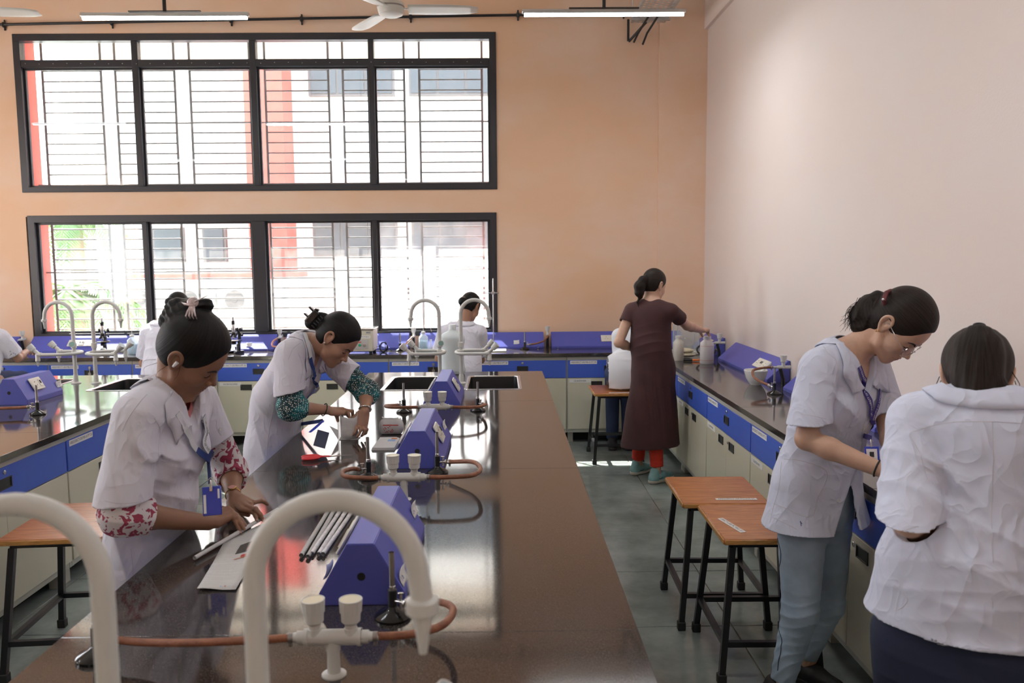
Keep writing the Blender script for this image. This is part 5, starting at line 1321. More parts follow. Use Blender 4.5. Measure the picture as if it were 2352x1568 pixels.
def lanyard(S_, T, parent, L, Rr, J, tail, wd=.016, m=None, txt=None, badge=None, segs=None, tcol=None, off=.0085):
    """L, Rr: surface guide points from neck down to the join J for each side; tail: points J..clip"""
    m = m or m_lany1; first = None
    for side, G in ((1, L), (-1, Rr)):
        P_, N = surf_path(S_, [*G, J], off, 48); o, *fr = ribbon(P_, N, wd, .0012, 'lanyard' if first is None else 'strap', m, parent if first is None else first)
        if first is None: first = o
        if segs:      # pale woven stretch
            seg = np.r_[0, np.cumsum(np.linalg.norm(np.diff(P_, axis=0), axis=1))]
            for (a, b, mm) in segs:
                i0, i1 = np.searchsorted(seg, a * seg[-1]), np.searchsorted(seg, b * seg[-1]); i0 = min(i0, len(seg) - 3)
                ribbon(P_[i0:max(i1, i0 + 2) + 1] + N[i0:max(i1, i0 + 2) + 1] * .0009, N[i0:max(i1, i0 + 2) + 1], wd * 1.02, .0009, 'woven_band', mm, first)
        if txt:
            sl = np.linalg.norm(np.diff(P_, axis=0), axis=1).sum()
            ribbon_text(txt, wd * .55, (None, *fr), .02 if side == 1 else sl - .02, tcol or m_wprint, first, .0028, flip=1 if side == 1 else -1)
    P_, N = surf_path(S_, [J, *tail[:-1]], .004, 16) if len(tail) > 1 else (np.array([J]), None)
    e = np.array(tail[-1]); P_ = np.concatenate([P_, [e]]); N = np.concatenate([N, N[-1:]]); ribbon(P_, N, wd * .95, .002, 'strap', m, first)
    return first

def cast(S_, pts, Y0, off=.0005):
    """photo points carried along their sight lines on to a garment"""
    o = np.array([V3(W(x, y, Y=Y0)) for x, y in pts]); d = o - np.array(CPOS[:]); P_ = S_.shoot(o, d, tmax=1.2, off=off); return P_
def coat_sdf(T, hip, g=.004, hem=.22, hw=(.165, .175, .20), fl=.62, sleeves=(), neck=(.058, (.115, -.09, .010)), bust=1.0, hemn=None, hollow=.0085, sk=.014):
    S_ = SDF(); T.cloth(S_, g=g, bust=bust); hip = np.array(hip, float); f = T.f
    S_.cone(T.p(0, 0, -.31), hip + (0, 0, .02), hw[0], hw[1], k=.05, n=T.f, fl=fl)
    e = hip + np.array((0, 0, -hem)); S_.cut(hip + (0, 0, .02), e, hw[1], hw[2], k=.04, n=f * (1, 1, 0), fl=fl, depth=.10, cut=hemn, hollow=.016)
    for a, b, ra, rb, *c in sleeves: S_.cut(a, b, ra, rb, k=sk, depth=.05, cut=(c[0] if c else None))
    T.neckhole(S_, r=neck[0], V=neck[1]); return S_
def std_collar(S_, T, P, m, V=-.105, w=1.0, tip=(.14, .088, -.105)):
    z0 = max(V * .55, -.085)
    inner = [(.098, .030, z0), (.085, .044, z0 * .7), (.062, .056, -.012), (.020, .066, .018), (-.035, .056, .040), (-.060, 0, .048), (-.035, -.056, .040), (.020, -.066, .018), (.062, -.056, -.012), (.085, -.044, z0 * .7), (.098, -.030, z0)]
    outer = [(.112, .036, z0 - .004), (tip[0], tip[1] + .012, tip[2]), (.085, .120 * w, -.055), (.01, .116 * w, -.022), (-.065, .088 * w, -.008), (-.092, 0, -.010), (-.065, -.088 * w, -.008), (.01, -.116 * w, -.022), (.085, -.120 * w, -.055), (tip[0], -tip[1] - .012, tip[2]), (.112, -.036, z0 - .004)]
    return collar(S_, T, P, m, inner, outer)
def rest_student(label, base, N, yaw, lean, hc, hy, hp, hip, R_el, R_wr, L_el, L_wr, m=None, bun=True, skin=None, hsc=1.0, knees=None, hair=None, res=.009, fold=True):
    """a seated or more distant student, the same anatomy at a coarser grid"""
    P = person(label, base); T = Torso(N, yaw, lean, .97); H = Head(hc, rot3(hy, hp, 0), hsc); m = m or m_coat; skin = skin or m_skin3; hip = np.array(hip, float) + (0, 0, .025)
    RS, LS = T.sh(-1), T.sh(1); R_el, R_wr, L_el, L_wr = [np.array(q[:], float) for q in (R_el, R_wr, L_el, L_wr)]
    B = SDF(); H.face(B); T.skin(B, hip); B.cone(H.p(-.030, 0, -.045), T.p(0, 0, .01), .046, .052, k=.02)
    add_arm(B, RS, R_el, R_wr, .93); add_arm(B, LS, L_el, L_wr, .93); hb = []
    for S0, E0, W0, sd in ((RS, R_el, R_wr, -1), (LS, L_el, L_wr, 1)):
        d = W0 - E0; d /= np.linalg.norm(d); d = d * .8 + np.array((0, 0, -.25)); kn, nl = hand(B, W0, d, (0, 0, 1), sd, [(.055, -.035), (.06, -.035), (.055, -.035), (.045, -.03)], (.07, .03), .9); hb.append(bb_of([W0, *kn, W0 + d * .17], .04))
    l = T.l * (1, 1, 0); f = T.f * (1, 1, 0); f /= np.linalg.norm(f)
    kn_ = knees if knees is not None else [hip + f * .40 + l * s_ * .07 + (0, 0, -.04) for s_ in (1, -1)]
    for s_, k_ in zip((1, -1), kn_): B.cone(hip + l * s_ * .08, k_, .075, .052, k=.03); B.cone(k_, k_ + np.array((-f[0] * .05, -f[1] * .05, .07 - k_[2])), .05, .035, k=.02)
    boxes = [(H.c - .15, H.c + .15, .0048), (*bb_of([T.p(.1, .2, -.5), T.p(-.12, -.2, .1), hip], .03), .012)] + [(*q, .0045) for q in hb] + [(*bb_of([R_el, R_wr], .05), .007), (*bb_of([L_el, L_wr], .05), .007)]
    body = obj('body', sdf_mesh('body', B, boxes), skin, P)
    Hs = SDF(); H.hair(Hs, thick=.003); pole = H.p(-.13, 0, .02)
    if bun: H.e(Hs, (-.125, 0, .0), (.038, .042, .04), .015)
    obj('hair', sdf_mesh('hair', Hs, [(H.c - .20, H.c + .20, .005)], strand_attr(pole, H.R @ (-1, 0, .2))), hair or m_hair, P)
    dr, dl = R_el - RS, L_el - LS; re, le = RS + dr * .8, LS + dl * .8
    S_ = coat_sdf(T, hip, g=.006, hem=.10, hw=(.160, .175, .185), sleeves=[(RS, re, .066, .074), (LS, le, .066, .074)])
    if fold: S_.fold(T.p(-.09, 0, -.22), .14, (.3, .6, 1), 40, .010, f2=10); S_.rumple(.004, 9, int(abs(N[0]) * 100))
    lo, hi = bb_of([RS, LS, re, le, hip + (0, 0, -.12), T.p(.12, 0, -.2), T.p(-.12, 0, -.2)], .11)
    coat = obj('lab_coat', sdf_mesh('lab_coat', S_, [(lo, hi, res)]), m, P); std_collar(S_, T, coat, m)
    K = SDF()
    for s_, k_ in zip((1, -1), kn_): K.cone(hip + l * s_ * .06, k_, .085, .068, k=.04); K.cone(k_, k_ + np.array((-f[0] * .05, -f[1] * .05, .12 - k_[2])), .070, .055, k=.02)
    K.plane((0, 0, .55), (0, 0, -1), lo=hip + (-.3, -.3, -.3) - f * .15, hi=hip + (.3, .3, .0) - f * .15) if False else None
    obj('trousers', sdf_mesh('trousers', K, [(*bb_of([hip, *kn_, kn_[0] * (1, 1, 0), kn_[1] * (1, 1, 0)], .12), .013)]), mat('dark_blue_jeans', (.03, .045, .11), rough=.85, bump=.1, bscale=400), P)
    for k_ in kn_: shoe(P, (k_[0] - f[0] * .06, k_[1] - f[1] * .06, 0), yaw, mat('plain_dark_shoe', (.04, .035, .035), rough=.5))
    return P, T, H, S_, coat
# ------------------------------------------------------------ shoe, then the front left student (claw clip, floral sleeves)
def shoe(P, p, yaw, m, m2=None, foot=.235):
    R = rot3(yaw); p = np.array(p, float); q = lambda a, b, c: p + R @ np.array((a, b, c)); S_ = SDF()
    S_.cone(q(-.045, 0, .045), q(.05, 0, .045), .034, .038, k=.02); S_.cone(q(.05, 0, .040), q(foot - .095, .0, .028), .040, .030, k=.03); S_.cone(q(-.03, 0, .04), q(-.025, 0, .085), .036, .036, k=.02)
    S_.plane(q(0, 0, .012), (0, 0, -1), k=.006, lo=p - .3, hi=p + .3)
    o = obj('shoe', sdf_mesh('shoe', S_, [(p - (.2, .2, 0.01), p + (.2, .2, .14), .006)]), m, P)
    K = SDF(); K.cone(q(-.045, 0, .02), q(.05, 0, .02), .037, .041, k=.02); K.cone(q(.05, 0, .02), q(foot - .09, 0, .02), .042, .034, k=.02)
    K.plane(q(0, 0, .002), (0, 0, -1), k=.002, lo=p - .3, hi=p + .3); K.plane(q(0, 0, .026), (0, 0, 1), k=.004, lo=p - .3, hi=p + .3)
    obj('sole', sdf_mesh('sole', K, [(p - (.2, .2, 0.01), p + (.2, .2, .05), .005)]), m2 or m, o)
    return o
def print_cut(m, thr, c0, c1, scale, dist=.9, detail=2.5):
    nt, p = nodes_of(m); tc = nt.nodes.new('ShaderNodeTexCoord'); n_ = nt.nodes.new('ShaderNodeTexNoise'); n_.inputs['Scale'].default_value = scale; n_.inputs['Detail'].default_value = detail; n_.inputs['Distortion'].default_value = dist
    nt.links.new(tc.outputs['Object'], n_.inputs['Vector']); r_ = nt.nodes.new('ShaderNodeValToRGB'); e = r_.color_ramp.elements; e[0].position = thr; e[0].color = (*c0, 1); e[1].position = thr + .02; e[1].color = (*c1, 1)
    nt.links.new(n_.outputs['Fac'], r_.inputs[0]); nt.links.new(r_.outputs[0], p.inputs['Base Color'])
def build_p1():
    P = person('student with a claw clip and floral sleeve cuffs rolling newspaper at the bench', (-1.16, 2.62, 0))
    yaw = -12; T = Torso(W(398, 905, Y=2.57), yaw, 18, 1.0)
    H = Head((-.970, 2.55, 1.436), rot3(5, 38, -17), 1.06)
    hip = np.array((-1.165, 2.64, .80)); f, l = T.f, T.l
    RS, LS = T.sh(-1), T.sh(1)
    REl = V3(W(282, 1180, Y=2.365)); RWr = V3(W(478, 1200, Y=2.53)); LEl = V3(W(530, 1082, Y=2.93)); LWr = V3(W(536, 1140, Y=2.745))
    B = SDF(); H.face(B); T.skin(B, hip)
    B.cone(H.p(-.030, 0, -.045), T.p(.0, 0, .01), .047, .052, k=.02); B.cone(H.p(-.012, 0, -.06), T.p(.015, 0, -.01), .038, .046, k=.015)
    add_arm(B, RS, REl, RWr, .97); add_arm(B, LS, LEl, LWr, .95)
    zt = .862; tip = lambda px, py, z=zt: V3(W(px, py, Z=z))
    rd = V3(W(540, 1190, Y=2.63)) - RWr
    kn1, n1 = hand(B, RWr, rd + np.array((0, 0, .035)), (-.10, -.40, 1), -1, [tip(579, 1207, .875), tip(573, 1214, .872), tip(564, 1219, .868), tip(552, 1223, .862)], tip(583, 1197, .872), .97)
    ld = V3(W(566, 1162, Y=2.70)) - LWr
    kn2, n2 = hand(B, LWr, ld, (.15, -.35, 1), 1, [tip(601, 1192, .868), tip(604, 1194, .868), tip(592, 1199, .868), tip(614, 1158, .885)], tip(586, 1186, .868), .94)
    hw = [bb_of([RWr, *kn1, tip(580, 1222)], .045), bb_of([LWr, *kn2, tip(618, 1200)], .04)]
    boxes = [(H.c - .155, H.c + .155, .0028), (*bb_of([T.p(.1, .24, -.5), T.p(-.15, -.24, .12), hip, T.p(0, 0, .1)], .02), .008), (*hw[0], .0022), (*hw[1], .0022),
             (*bb_of([REl, RWr], .05), .0045), (*bb_of([LEl, LWr], .05), .0045)]
    body = obj('body', sdf_mesh('body', B, boxes), m_skin1, P)
    nails_of(n1, body, m_nail); nails_of(n2, body, [m_nailb, m_nail, m_nail, m_nail])
    H.extras(body, body=B, m_lip=m_lip1, m_brow=m_brow)
    Hs = SDF(); H.hair(Hs, thick=.006)
    pole = V3(W(440, 712, Y=2.55)); w_ = lambda x, y, dy=0: V3(W(x, y, Y=2.55 + dy))
    for a, b, ra, rb in ((w_(388, 738), w_(408, 706), .034, .034), (w_(400, 712), w_(436, 702), .032, .028), (w_(405, 728, -.02), w_(430, 712, -.02), .036, .034), (w_(452, 708), w_(472, 702), .024, .026), (w_(408, 725, .03), w_(455, 712, .03), .035, .03), (w_(400, 748, -.02), w_(420, 730), .03, .04)): Hs.cone(a, b, ra * .92, rb * .92, k=.004)
    Hs.fold(w_(396, 715, -.02), .036, (.8, .1, .6), 150, .008, ridge=1.0, f2=60, w2=2.0); Hs.fold(w_(466, 704), .035, (.2, .1, 1), 170, .006, ridge=1.0, f2=50)
    hair = obj('hair', sdf_mesh('hair', Hs, [(H.c - .20, H.c + .24, .003)], strand_attr(pole, H.R @ (.2, 0, 1))), m_hair, P)
    m_clip = mat('marbled_pink_clip', (.62, .50, .50), rough=.25, var=.35, vscale=60)
    cb = MB(); cc = w_(441, 694, -.070); cb.T = Matrix.Translation(cc)
    cb.lathe((0, .006, 0), [(.002, -.008), (.013, -.006), (.017, 0), (.013, .006), (.002, .008)], n=20, axis=(.2, -1, .4))
    for i, a in enumerate((-1.5, -.5, .5, 1.5)): cb.tube([(a * .003, .002, -.010), (a * .0065, -.012, -.026), (a * .0095, -.016, -.040), (a * .0095, -.006, -.050)], [.0032, .0030, .0026, .001], n=8)
    cb.tube([(-.008, .0, -.008), (-.020, .0, -.006), (-.033, .004, .000)], [.007, .0075, .001], n=8, flat=.5); cb.tube([(.008, .0, .002), (.030, .004, .012), (.048, .010, .022)], [.005, .0045, .001], n=8, flat=.5)
    cb.build('claw_clip', m_clip, hair, label='pale marbled claw clip')
    eb = MB(); c = H.p(.0, -.0865, .002); X_, Y_, Z_ = H.R.T; eb.T = Matrix([[X_[i], Y_[i], Z_[i], c[i]] for i in range(3)] + [[0, 0, 0, 1]])
    eb.tube([(.001, -.001, .006), (.0, -.004, -.002), (-.002, -.002, -.014)], [.006, .0055, .0035], n=10); eb.build('earbud', m_wprint, P)
    strands(hair, m_hair, [[H.p(-.02, -.078, -.03), H.p(-.03, -.085, -.06), H.p(-.02, -.088, -.08)], [H.p(-.05, -.06, -.05), H.p(-.07, -.07, -.08), H.p(-.06, -.07, -.10)], [H.p(.01, -.078, .0), H.p(.02, -.080, -.03), H.p(.018, -.078, -.055)], [H.p(-.06, -.05, -.05), H.p(-.085, -.05, -.075), H.p(-.08, -.055, -.09)]])
    dr, dl = REl - RS, LEl - LS; re, le = RS + dr * .90, LS + dl * .60
    S_ = coat_sdf(T, hip, g=.010, hem=.42, hw=(.155, .165, .19), fl=.64, sleeves=[(RS, re + (-.004, 0, .008), .068, .080, (0.04, 0, -1)), (LS, le + (0, -.03, 0), .066, .074, (.45, .05, -.8))], neck=(.060, (.115, -.09, .010)))
    S_.ell(T.p(.055, .01, -.37), (.085, .13, .11), T.R, k=.05)
    S_.fold(T.p(.07, -.10, -.13), .10, (.9, .2, .6), 40, .012, f2=12); S_.fold(RS + dr * .45 + (.04, -.03, 0), .10, (.9, 0, .3), 36, .012, f2=10, ph=1)
    S_.fold(T.p(.10, -.03, -.30), .12, (.3, .3, 1), 34, .010, f2=10, ph=2); S_.fold(T.p(.09, .05, -.22), .10, (.8, .5, .5), 42, .006); S_.fold(hip + (-.02, -.10, -.02), .2, (1, .4, .1), 30, .010, f2=6)
    S_.rumple(.0036, 8, 3)
    lo, hi = bb_of([RS, LS, re, le, hip + (0, 0, -.32), T.p(0, 0, .06), T.p(.15, 0, -.2), T.p(0, -.25, -.3)], .12)
    coat = obj('lab_coat', sdf_mesh('lab_coat', S_, [(lo, hi, .0052)]), m_coat, P)
    std_collar(S_, T, coat, m_coat)
    cs = lambda *pts: cast(S_, pts, 1.95)
    seam(S_, cs((497, 965), (508, 1000), (517, 1050), (524, 1100)), coat, r=.0010)
    seam(S_, cs((338, 905), (312, 935), (292, 965), (280, 990)), coat, r=.0011); seam(S_, cs((355, 960), (368, 1000), (366, 1050), (358, 1100)), coat, r=.0010)
    seam(S_, cs((240, 1150), (280, 1156), (325, 1152)), coat, r=.0008, name='hem_stitch'); seam(S_, cs((300, 1260), (305, 1300), (306, 1330)), coat, r=.0010)
    for q in ((506, 985), (516, 1035), (524, 1085)): button(S_, cs(q)[0], coat)
    m_flor = mat('maroon_floral_print', (.75, .70, .71), rough=.8); print_cut(m_flor, .53, (.70, .66, .67), (.33, .045, .09), 40)
    for nm, a, b, r0, r1 in (('right', RS + dr * .6, REl, .060, .064), ('left', LS + dl * .4, LEl, .055, .056)):
        K = SDF(); 
        if nm == 'right':
            K.cone(a, b, r0, r1, k=.02); e_ = REl + (RWr - REl) * .30; K.cut(b + (0, 0, .002), e_, .062, .056, k=.03, depth=.03)
            K.fold(b, .08, (.4, 0, 1), 60, .006); bb_ = bb_of([b, e_, a], .09)
        else:
            K.cone(a, b, r0, r1, k=.02); e_ = LEl + (LWr - LEl) * .38; K.cut(b, e_, .056, .052, k=.03, depth=.03); K.fold(b, .07, (.3, .3, 1), 60, .005); bb_ = bb_of([b, e_, a], .08)
        K.rumple(.003, 22, 8); obj('floral_sleeve', sdf_mesh('floral_sleeve', K, [(*bb_, .004)]), m_flor, P)
    K = SDF(); T.cloth(K, g=-.030, bust=.8); T.neckhole(K, r=.050, V=(.105, -.055, .010)); K.plane(T.p(0, 0, -.25), -T.u, lo=T.N - .5, hi=T.N + .5)
    obj('pink_top', sdf_mesh('pink_top', K, [(*bb_of([T.p(.15, .2, .05), T.p(-.15, -.2, -.26), T.p(.15, -.2, .05), T.p(-.15, .2, -.26)], .01), .006)]), mat('coral_pink_cotton', (.62, .22, .22), rough=.85), P)
    K = SDF(); lo_ = np.array((hip[0], hip[1], 0))
    for s_ in (1, -1): K.cone(hip + l * s_ * .06 + (0, 0, -.06), lo_ + l * s_ * .08 + (0, 0, .45), .075, .070, k=.04); K.cone(lo_ + l * s_ * .08 + (0, 0, .45), lo_ + l * s_ * .09 + (0, 0, .12), .070, .060, k=.02)
    obj('trousers', sdf_mesh('trousers', K, [((-1.45, 2.35, .05), (-.88, 2.98, .86), .012)]), mat('dark_trousers', (.03, .03, .05), rough=.85), P)
    for s_ in (1, -1): shoe(P, lo_ + l * s_ * .09 + (-.03, 0, 0), yaw, mat('plain_dark_shoe', (.04, .035, .035), rough=.5))
    Ls = cs((462, 955), (467, 990), (471, 1030)); Rs = cs((402, 948), (428, 996), (452, 1036)); J = cs((474, 1068))[0]; q = cs((480, 1092))[0]; end = V3(W(483, 1106, Y=2.43))
    ln = lanyard(S_, T, P, list(Ls), list(Rs), J, [q, end], .019, m_lany1, 'UPL UNIVERSITY OF SUSTAINABLE TECHNOLOGY', segs=[(.0, .3, m_lanyw)], tcol=m_ink, off=.011)
    b = MB(); Fr = frame(W(487, 1150, Y=2.40), (.955, -.05, .10), (0.12, .25, 1)); b.T = Fr
    b.box((0, 0, 0), (.058, .085, .004), bev=.0018); b.build('badge_holder', m_badge, ln)
    c = MB(); c.T = Fr; c.box((-.021, -.008, .0024), (.008, .055, .0006)); c.box((.022, .02, .0024), (.006, .028, .0006)); c.build('badge_strip', m_wprint, ln, kind='stuff')
    c = MB(); c.T = Fr; c.tube([(0, .036, .004), (.002, .05, .005), (0, .062, .004)], .0035, n=8); c.box((0, .036, .004), (.009, .016, .004), bev=.001); c.tube([(-.008, .062, .004), (0, .069, .004), (.008, .062, .004)], .0012, n=6); c.build('badge_clip', m_steel, ln)
    wd_ = (LWr - LEl) / np.linalg.norm(LWr - LEl); wc = LWr - wd_ * .012; m_gold = mat('gold', (.75, .48, .16), rough=.25, metal=1.0)
    e1 = np.cross(wd_, (0, 0, 1)); e1 /= np.linalg.norm(e1); e2 = np.cross(e1, wd_); pts = [Vector(wc + (e1 * math.cos(a) + e2 * math.sin(a)) * .0255) for a in np.linspace(0, 2 * math.pi, 25)]
    wt_ = MB()
    for i in range(24): wt_.tube([pts[i], pts[i + 1]], .0026 if i % 2 else .0034, n=6, flat=.5)
    wo = wt_.build('wrist_watch', m_gold, P, label='gold wrist watch')
    nb = np.array((.1, -.55, .85)); nb = nb - wd_ * (nb @ wd_); nb /= np.linalg.norm(nb)
    MB().lathe(wc + nb * .025, [(.0135, 0), (.0145, .002), (.0145, .005), (.0125, .006)], n=24, axis=nb).build('watch_case', m_gold, wo); MB().lathe(wc + nb * .0311, [(.0122, 0), (.012, .0004)], n=24, axis=nb).build('watch_dial', mat('rose_dial', (.75, .4, .35), rough=.2), wo)
    return P
build_p1()
# ------------------------------------------------------------ student in teal printed sleeves
def build_p2():
    P = person('student with teal dotted sleeves and a black hair clamp folding a paper packet', (-1.17, 4.12, 0))
    yaw = -14; T = Torso(W(710, 792, Y=4.05), yaw, 34, .98); H = Head((-.814, 4.0, 1.337), rot3(-11, 43, 8), 1.04)
    hip = np.array((-1.165, 4.12, .80)); l = T.l; RS, LS = T.sh(-1), T.sh(1) + T.f * .03
    REl = V3(W(668, 936, Y=3.87)); RWr = V3(W(752, 941, Y=3.96)); LEl = V3(W(843, 900, Y=4.12)); LWr = V3(W(838, 944, Y=4.0))
    B = SDF(); H.face(B); T.skin(B, hip)
    B.cone(H.p(-.030, 0, -.045), T.p(.0, 0, .005), .046, .052, k=.02); B.cone(H.p(-.012, 0, -.06), T.p(.015, 0, -.01), .037, .045, k=.015)
    add_arm(B, RS, REl, RWr, .92); add_arm(B, LS, LEl, LWr, .92)
    w_ = lambda x, y, Y: V3(W(x, y, Y=Y))
    kn1, n1 = hand(B, RWr, w_(795, 945, 4.0) - RWr, (0, -.25, 1), -1, [w_(803, 968, 4.0), w_(806, 962, 4.03), w_(800, 958, 4.06), w_(795, 956, 4.08)], w_(779, 975, 3.98), .92)
    kn2, n2 = hand(B, LWr, w_(826, 985, 3.97) - LWr, (.35, -.6, .2), 1, [w_(810, 999, 3.93), w_(820, 1002, 3.93), w_(830, 1001, 3.95), w_(838, 997, 3.97)], w_(803, 985, 3.97), .92)
    boxes = [(H.c - .15, H.c + .15, .0036), (*bb_of([T.p(.1, .24, -.5), T.p(-.15, -.24, .12), hip, T.p(0, 0, .1)], .02), .01), (*bb_of([RWr, *kn1, w_(806, 975, 4)], .04), .0028), (*bb_of([LWr, *kn2, w_(820, 1002, 3.93)], .04), .0028), (*bb_of([REl, RWr], .05), .005), (*bb_of([LEl, LWr], .05), .005)]
    body = obj('body', sdf_mesh('body', B, boxes), m_skin3, P); nails_of(n1, body); nails_of(n2, body); H.extras(body, body=B, m_lip=m_lip1, m_brow=m_brow)
    MB().lathe(H.p(-.006, -.079, -.029), [(.001, 0), (.0052, .001), (.0052, .003), (.002, .004)], n=12, axis=-H.R[:, 1]).build('ear_stud', m_steel, P)
    Hs = SDF(); H.hair(Hs, thick=.004); pole = H.p(-.15, 0, .0)
    for a, b, ra, rb in (((-.10, 0, .01), (-.135, .0, .0), .042, .034), ((-.125, .025, .01), (-.13, -.02, -.015), .03, .032), ((-.11, 0, .04), (-.13, 0, .03), .022, .018)): H.cn(Hs, a, b, ra, rb, .012)
    Hs.fold(H.p(-.12, 0, .01), .04, H.R @ (.2, 1, .5), 150, .005, ridge=1.0, f2=50)
    hair = obj('hair', sdf_mesh('hair', Hs, [(H.c - .19, H.c + .19, .0036)], strand_attr(pole, H.R @ (-1, 0, 0))), m_hair, P)
    X_, Y_, Z_ = H.R.T; m_cl = mat('black_clip_plastic', (.012, .012, .014), rough=.22)
    cb = MB(); c = H.p(-.148, -.012, .012); cb.T = Matrix([[X_[i], Y_[i], Z_[i], c[i]] for i in range(3)] + [[0, 0, 0, 1]])
    cb.box((-.004, -.01, .0), (.012, .050, .085), bev=.004); cb.box((.012, -.040, .0), (.030, .006, .070), bev=.002); cb.box((-.022, -.01, .022), (.036, .036, .010), bev=.003); cb.box((-.022, -.01, -.018), (.030, .034, .008), bev=.003)
    for z in (-.030, -.015, 0, .015, .030): cb.tube([(.035, -.038, z), (.052, -.034, z), (.060, -.022, z)], [.004, .0035, .0015], n=6)
    cb.build('hair_clamp', m_cl, hair, label='black claw hair clamp')
    dr, dl = REl - RS, LEl - LS; re, le = RS + dr * .72, LS + dl * .68
    S_ = coat_sdf(T, hip, g=.006, hem=.46, hw=(.158, .170, .21), fl=.66, sleeves=[(RS, re, .070, .078, (.25, .0, -1)), (LS, le, .066, .075, (.9, -.1, -.45))], neck=(.058, (.13, -.20, .016)))
    S_.fold(T.p(.05, -.12, -.14), .11, (.9, .2, .5), 38, .012, f2=11); S_.fold(LS + dl * .45, .10, (.3, .2, 1), 42, .011, f2=10, ph=1); S_.fold(T.p(-.03, -.14, -.30), .14, (1, .2, .5), 32, .010, f2=8, ph=.6)
    S_.fold(hip + (-.02, -.12, .02), .2, (1, .4, .15), 28, .010, f2=6); S_.rumple(.0036, 8, 5)
    lo, hi = bb_of([RS, LS, re, le, hip + (0, 0, -.36), T.p(0, 0, .06), T.p(.15, 0, -.2), T.p(-.1, 0, -.1)], .12)
    coat = obj('lab_coat', sdf_mesh('lab_coat', S_, [(lo, hi, .0062)]), m_coat, P); std_collar(S_, T, coat, m_coat, V=-.20, tip=(.14, .075, -.12))
    cs = lambda *pts: cast(S_, pts, 3.3)
    seam(S_, cs((662, 826), (674, 800), (690, 788)), coat); seam(S_, cs((632, 925), (622, 970), (614, 1030), (612, 1075)), coat, r=.0014); seam(S_, cs((690, 880), (694, 840), (686, 812)), coat)
    m_teal = mat('teal_bandhani_print', (.01, .09, .10), rough=.75); nt, p = nodes_of(m_teal)
    tc = nt.nodes.new('ShaderNodeTexCoord'); vo = nt.nodes.new('ShaderNodeTexVoronoi'); vo.inputs['Scale'].default_value = 125; vo.inputs['Randomness'].default_value = .55; nt.links.new(tc.outputs['Object'], vo.inputs['Vector'])
    r1 = nt.nodes.new('ShaderNodeValToRGB'); e = r1.color_ramp.elements; e[0].position = .0; e[0].color = (.02, .16, .18, 1); e[1].position = .16; e[1].color = (.75, .70, .58, 1)
    x = e.new(.27); x.color = (.75, .70, .58, 1); x = e.new(.36); x.color = (0, 0, 0, 1); nt.links.new(vo.outputs['Distance'], r1.inputs[0])
    n_ = nt.nodes.new('ShaderNodeTexNoise'); n_.inputs['Scale'].default_value = 14; nt.links.new(tc.outputs['Object'], n_.inputs['Vector'])
    r2 = nt.nodes.new('ShaderNodeValToRGB'); e = r2.color_ramp.elements; e[0].position = .42; e[0].color = (.006, .035, .045, 1); e[1].position = .60; e[1].color = (.008, .17, .19, 1); nt.links.new(n_.outputs['Fac'], r2.inputs[0])
    ad = nt.nodes.new('ShaderNodeMix'); ad.data_type = 'RGBA'; ad.blend_type = 'ADD'; ad.inputs['Factor'].default_value = 1; nt.links.new(r1.outputs[0], ad.inputs[6]); nt.links.new(r2.outputs[0], ad.inputs[7]); nt.links.new(ad.outputs[2], p.inputs['Base Color'])
    for a, b, c, r0, r1_, r2_, t in ((RS + dr * .5, REl, RWr, .060, .062, .044, .42), (LS + dl * .5, LEl, LWr, .056, .060, .045, .35)):
        K = SDF(); K.cone(a, b, r0, r1_, k=.02); e_ = b + (c - b) * t; K.cut(b, e_, r1_, r2_, k=.03, depth=.03); K.fold(b, .08, (.6, .2, 1), 62, .009, f2=20); K.rumple(.003, 20, 4)
        obj('printed_sleeve', sdf_mesh('printed_sleeve', K, [(*bb_of([a, b, e_], .085), .0045)]), m_teal, P)
    K = SDF(); T.cloth(K, g=-.026, bust=.8); T.neckhole(K, r=.050, V=(.105, -.10, .012)); K.plane(T.p(0, 0, -.36), -T.u, lo=T.N - .6, hi=T.N + .6)
    obj('printed_top', sdf_mesh('printed_top', K, [(*bb_of([T.p(.15, .2, .05), T.p(-.15, -.2, -.38), T.p(.15, -.2, .05), T.p(-.15, .2, -.38)], .01), .007)]), m_teal, P)
    K = SDF(); lo_ = np.array((hip[0], hip[1], 0))
    for s_ in (1, -1): K.cone(hip + l * s_ * .06 + (0, 0, -.06), lo_ + l * s_ * .08 + (0, 0, .45), .075, .070, k=.04); K.cone(lo_ + l * s_ * .08 + (0, 0, .45), lo_ + l * s_ * .09 + (0, 0, .12), .070, .060, k=.02)
    obj('trousers', sdf_mesh('trousers', K, [(*bb_of([hip, lo_ + (.15, .15, .1), lo_ - (.15, .15, -.1)], .08), .012)]), mat('dark_blue_jeans', (.03, .045, .11), rough=.85, bump=.1, bscale=400), P)
    for s_ in (1, -1): shoe(P, lo_ + l * s_ * .09 + (-.03, 0, 0), yaw, mat('plain_dark_shoe', (.04, .035, .035), rough=.5))
    Rs = cs((697, 770), (703, 800), (713, 840), (724, 885)); Ls = list(cs((731, 905), (732, 925))); J = cs((733, 948))[0]; q = cs((735, 958))[0]
    ln = lanyard(S_, T, P, [T.p(.14, .05, -.20), Ls[0]], list(Rs), J, [q, V3(W(742, 966, Y=3.88))], .019, m_lany1, 'UPL UNIVERSITY OF SUSTAINABLE TECHNOLOGY', segs=[(.0, .18, m_lanyw), (.5, .78, m_lanyw)], off=.016)
    b = MB(); p0 = W(742, 966, Y=3.88); p1 = W(722, 984, Y=3.80); p2 = W(712, 992, Y=3.76); b.tube([p0, p1, p2], [.008, .010, .008], n=8, flat=.3)
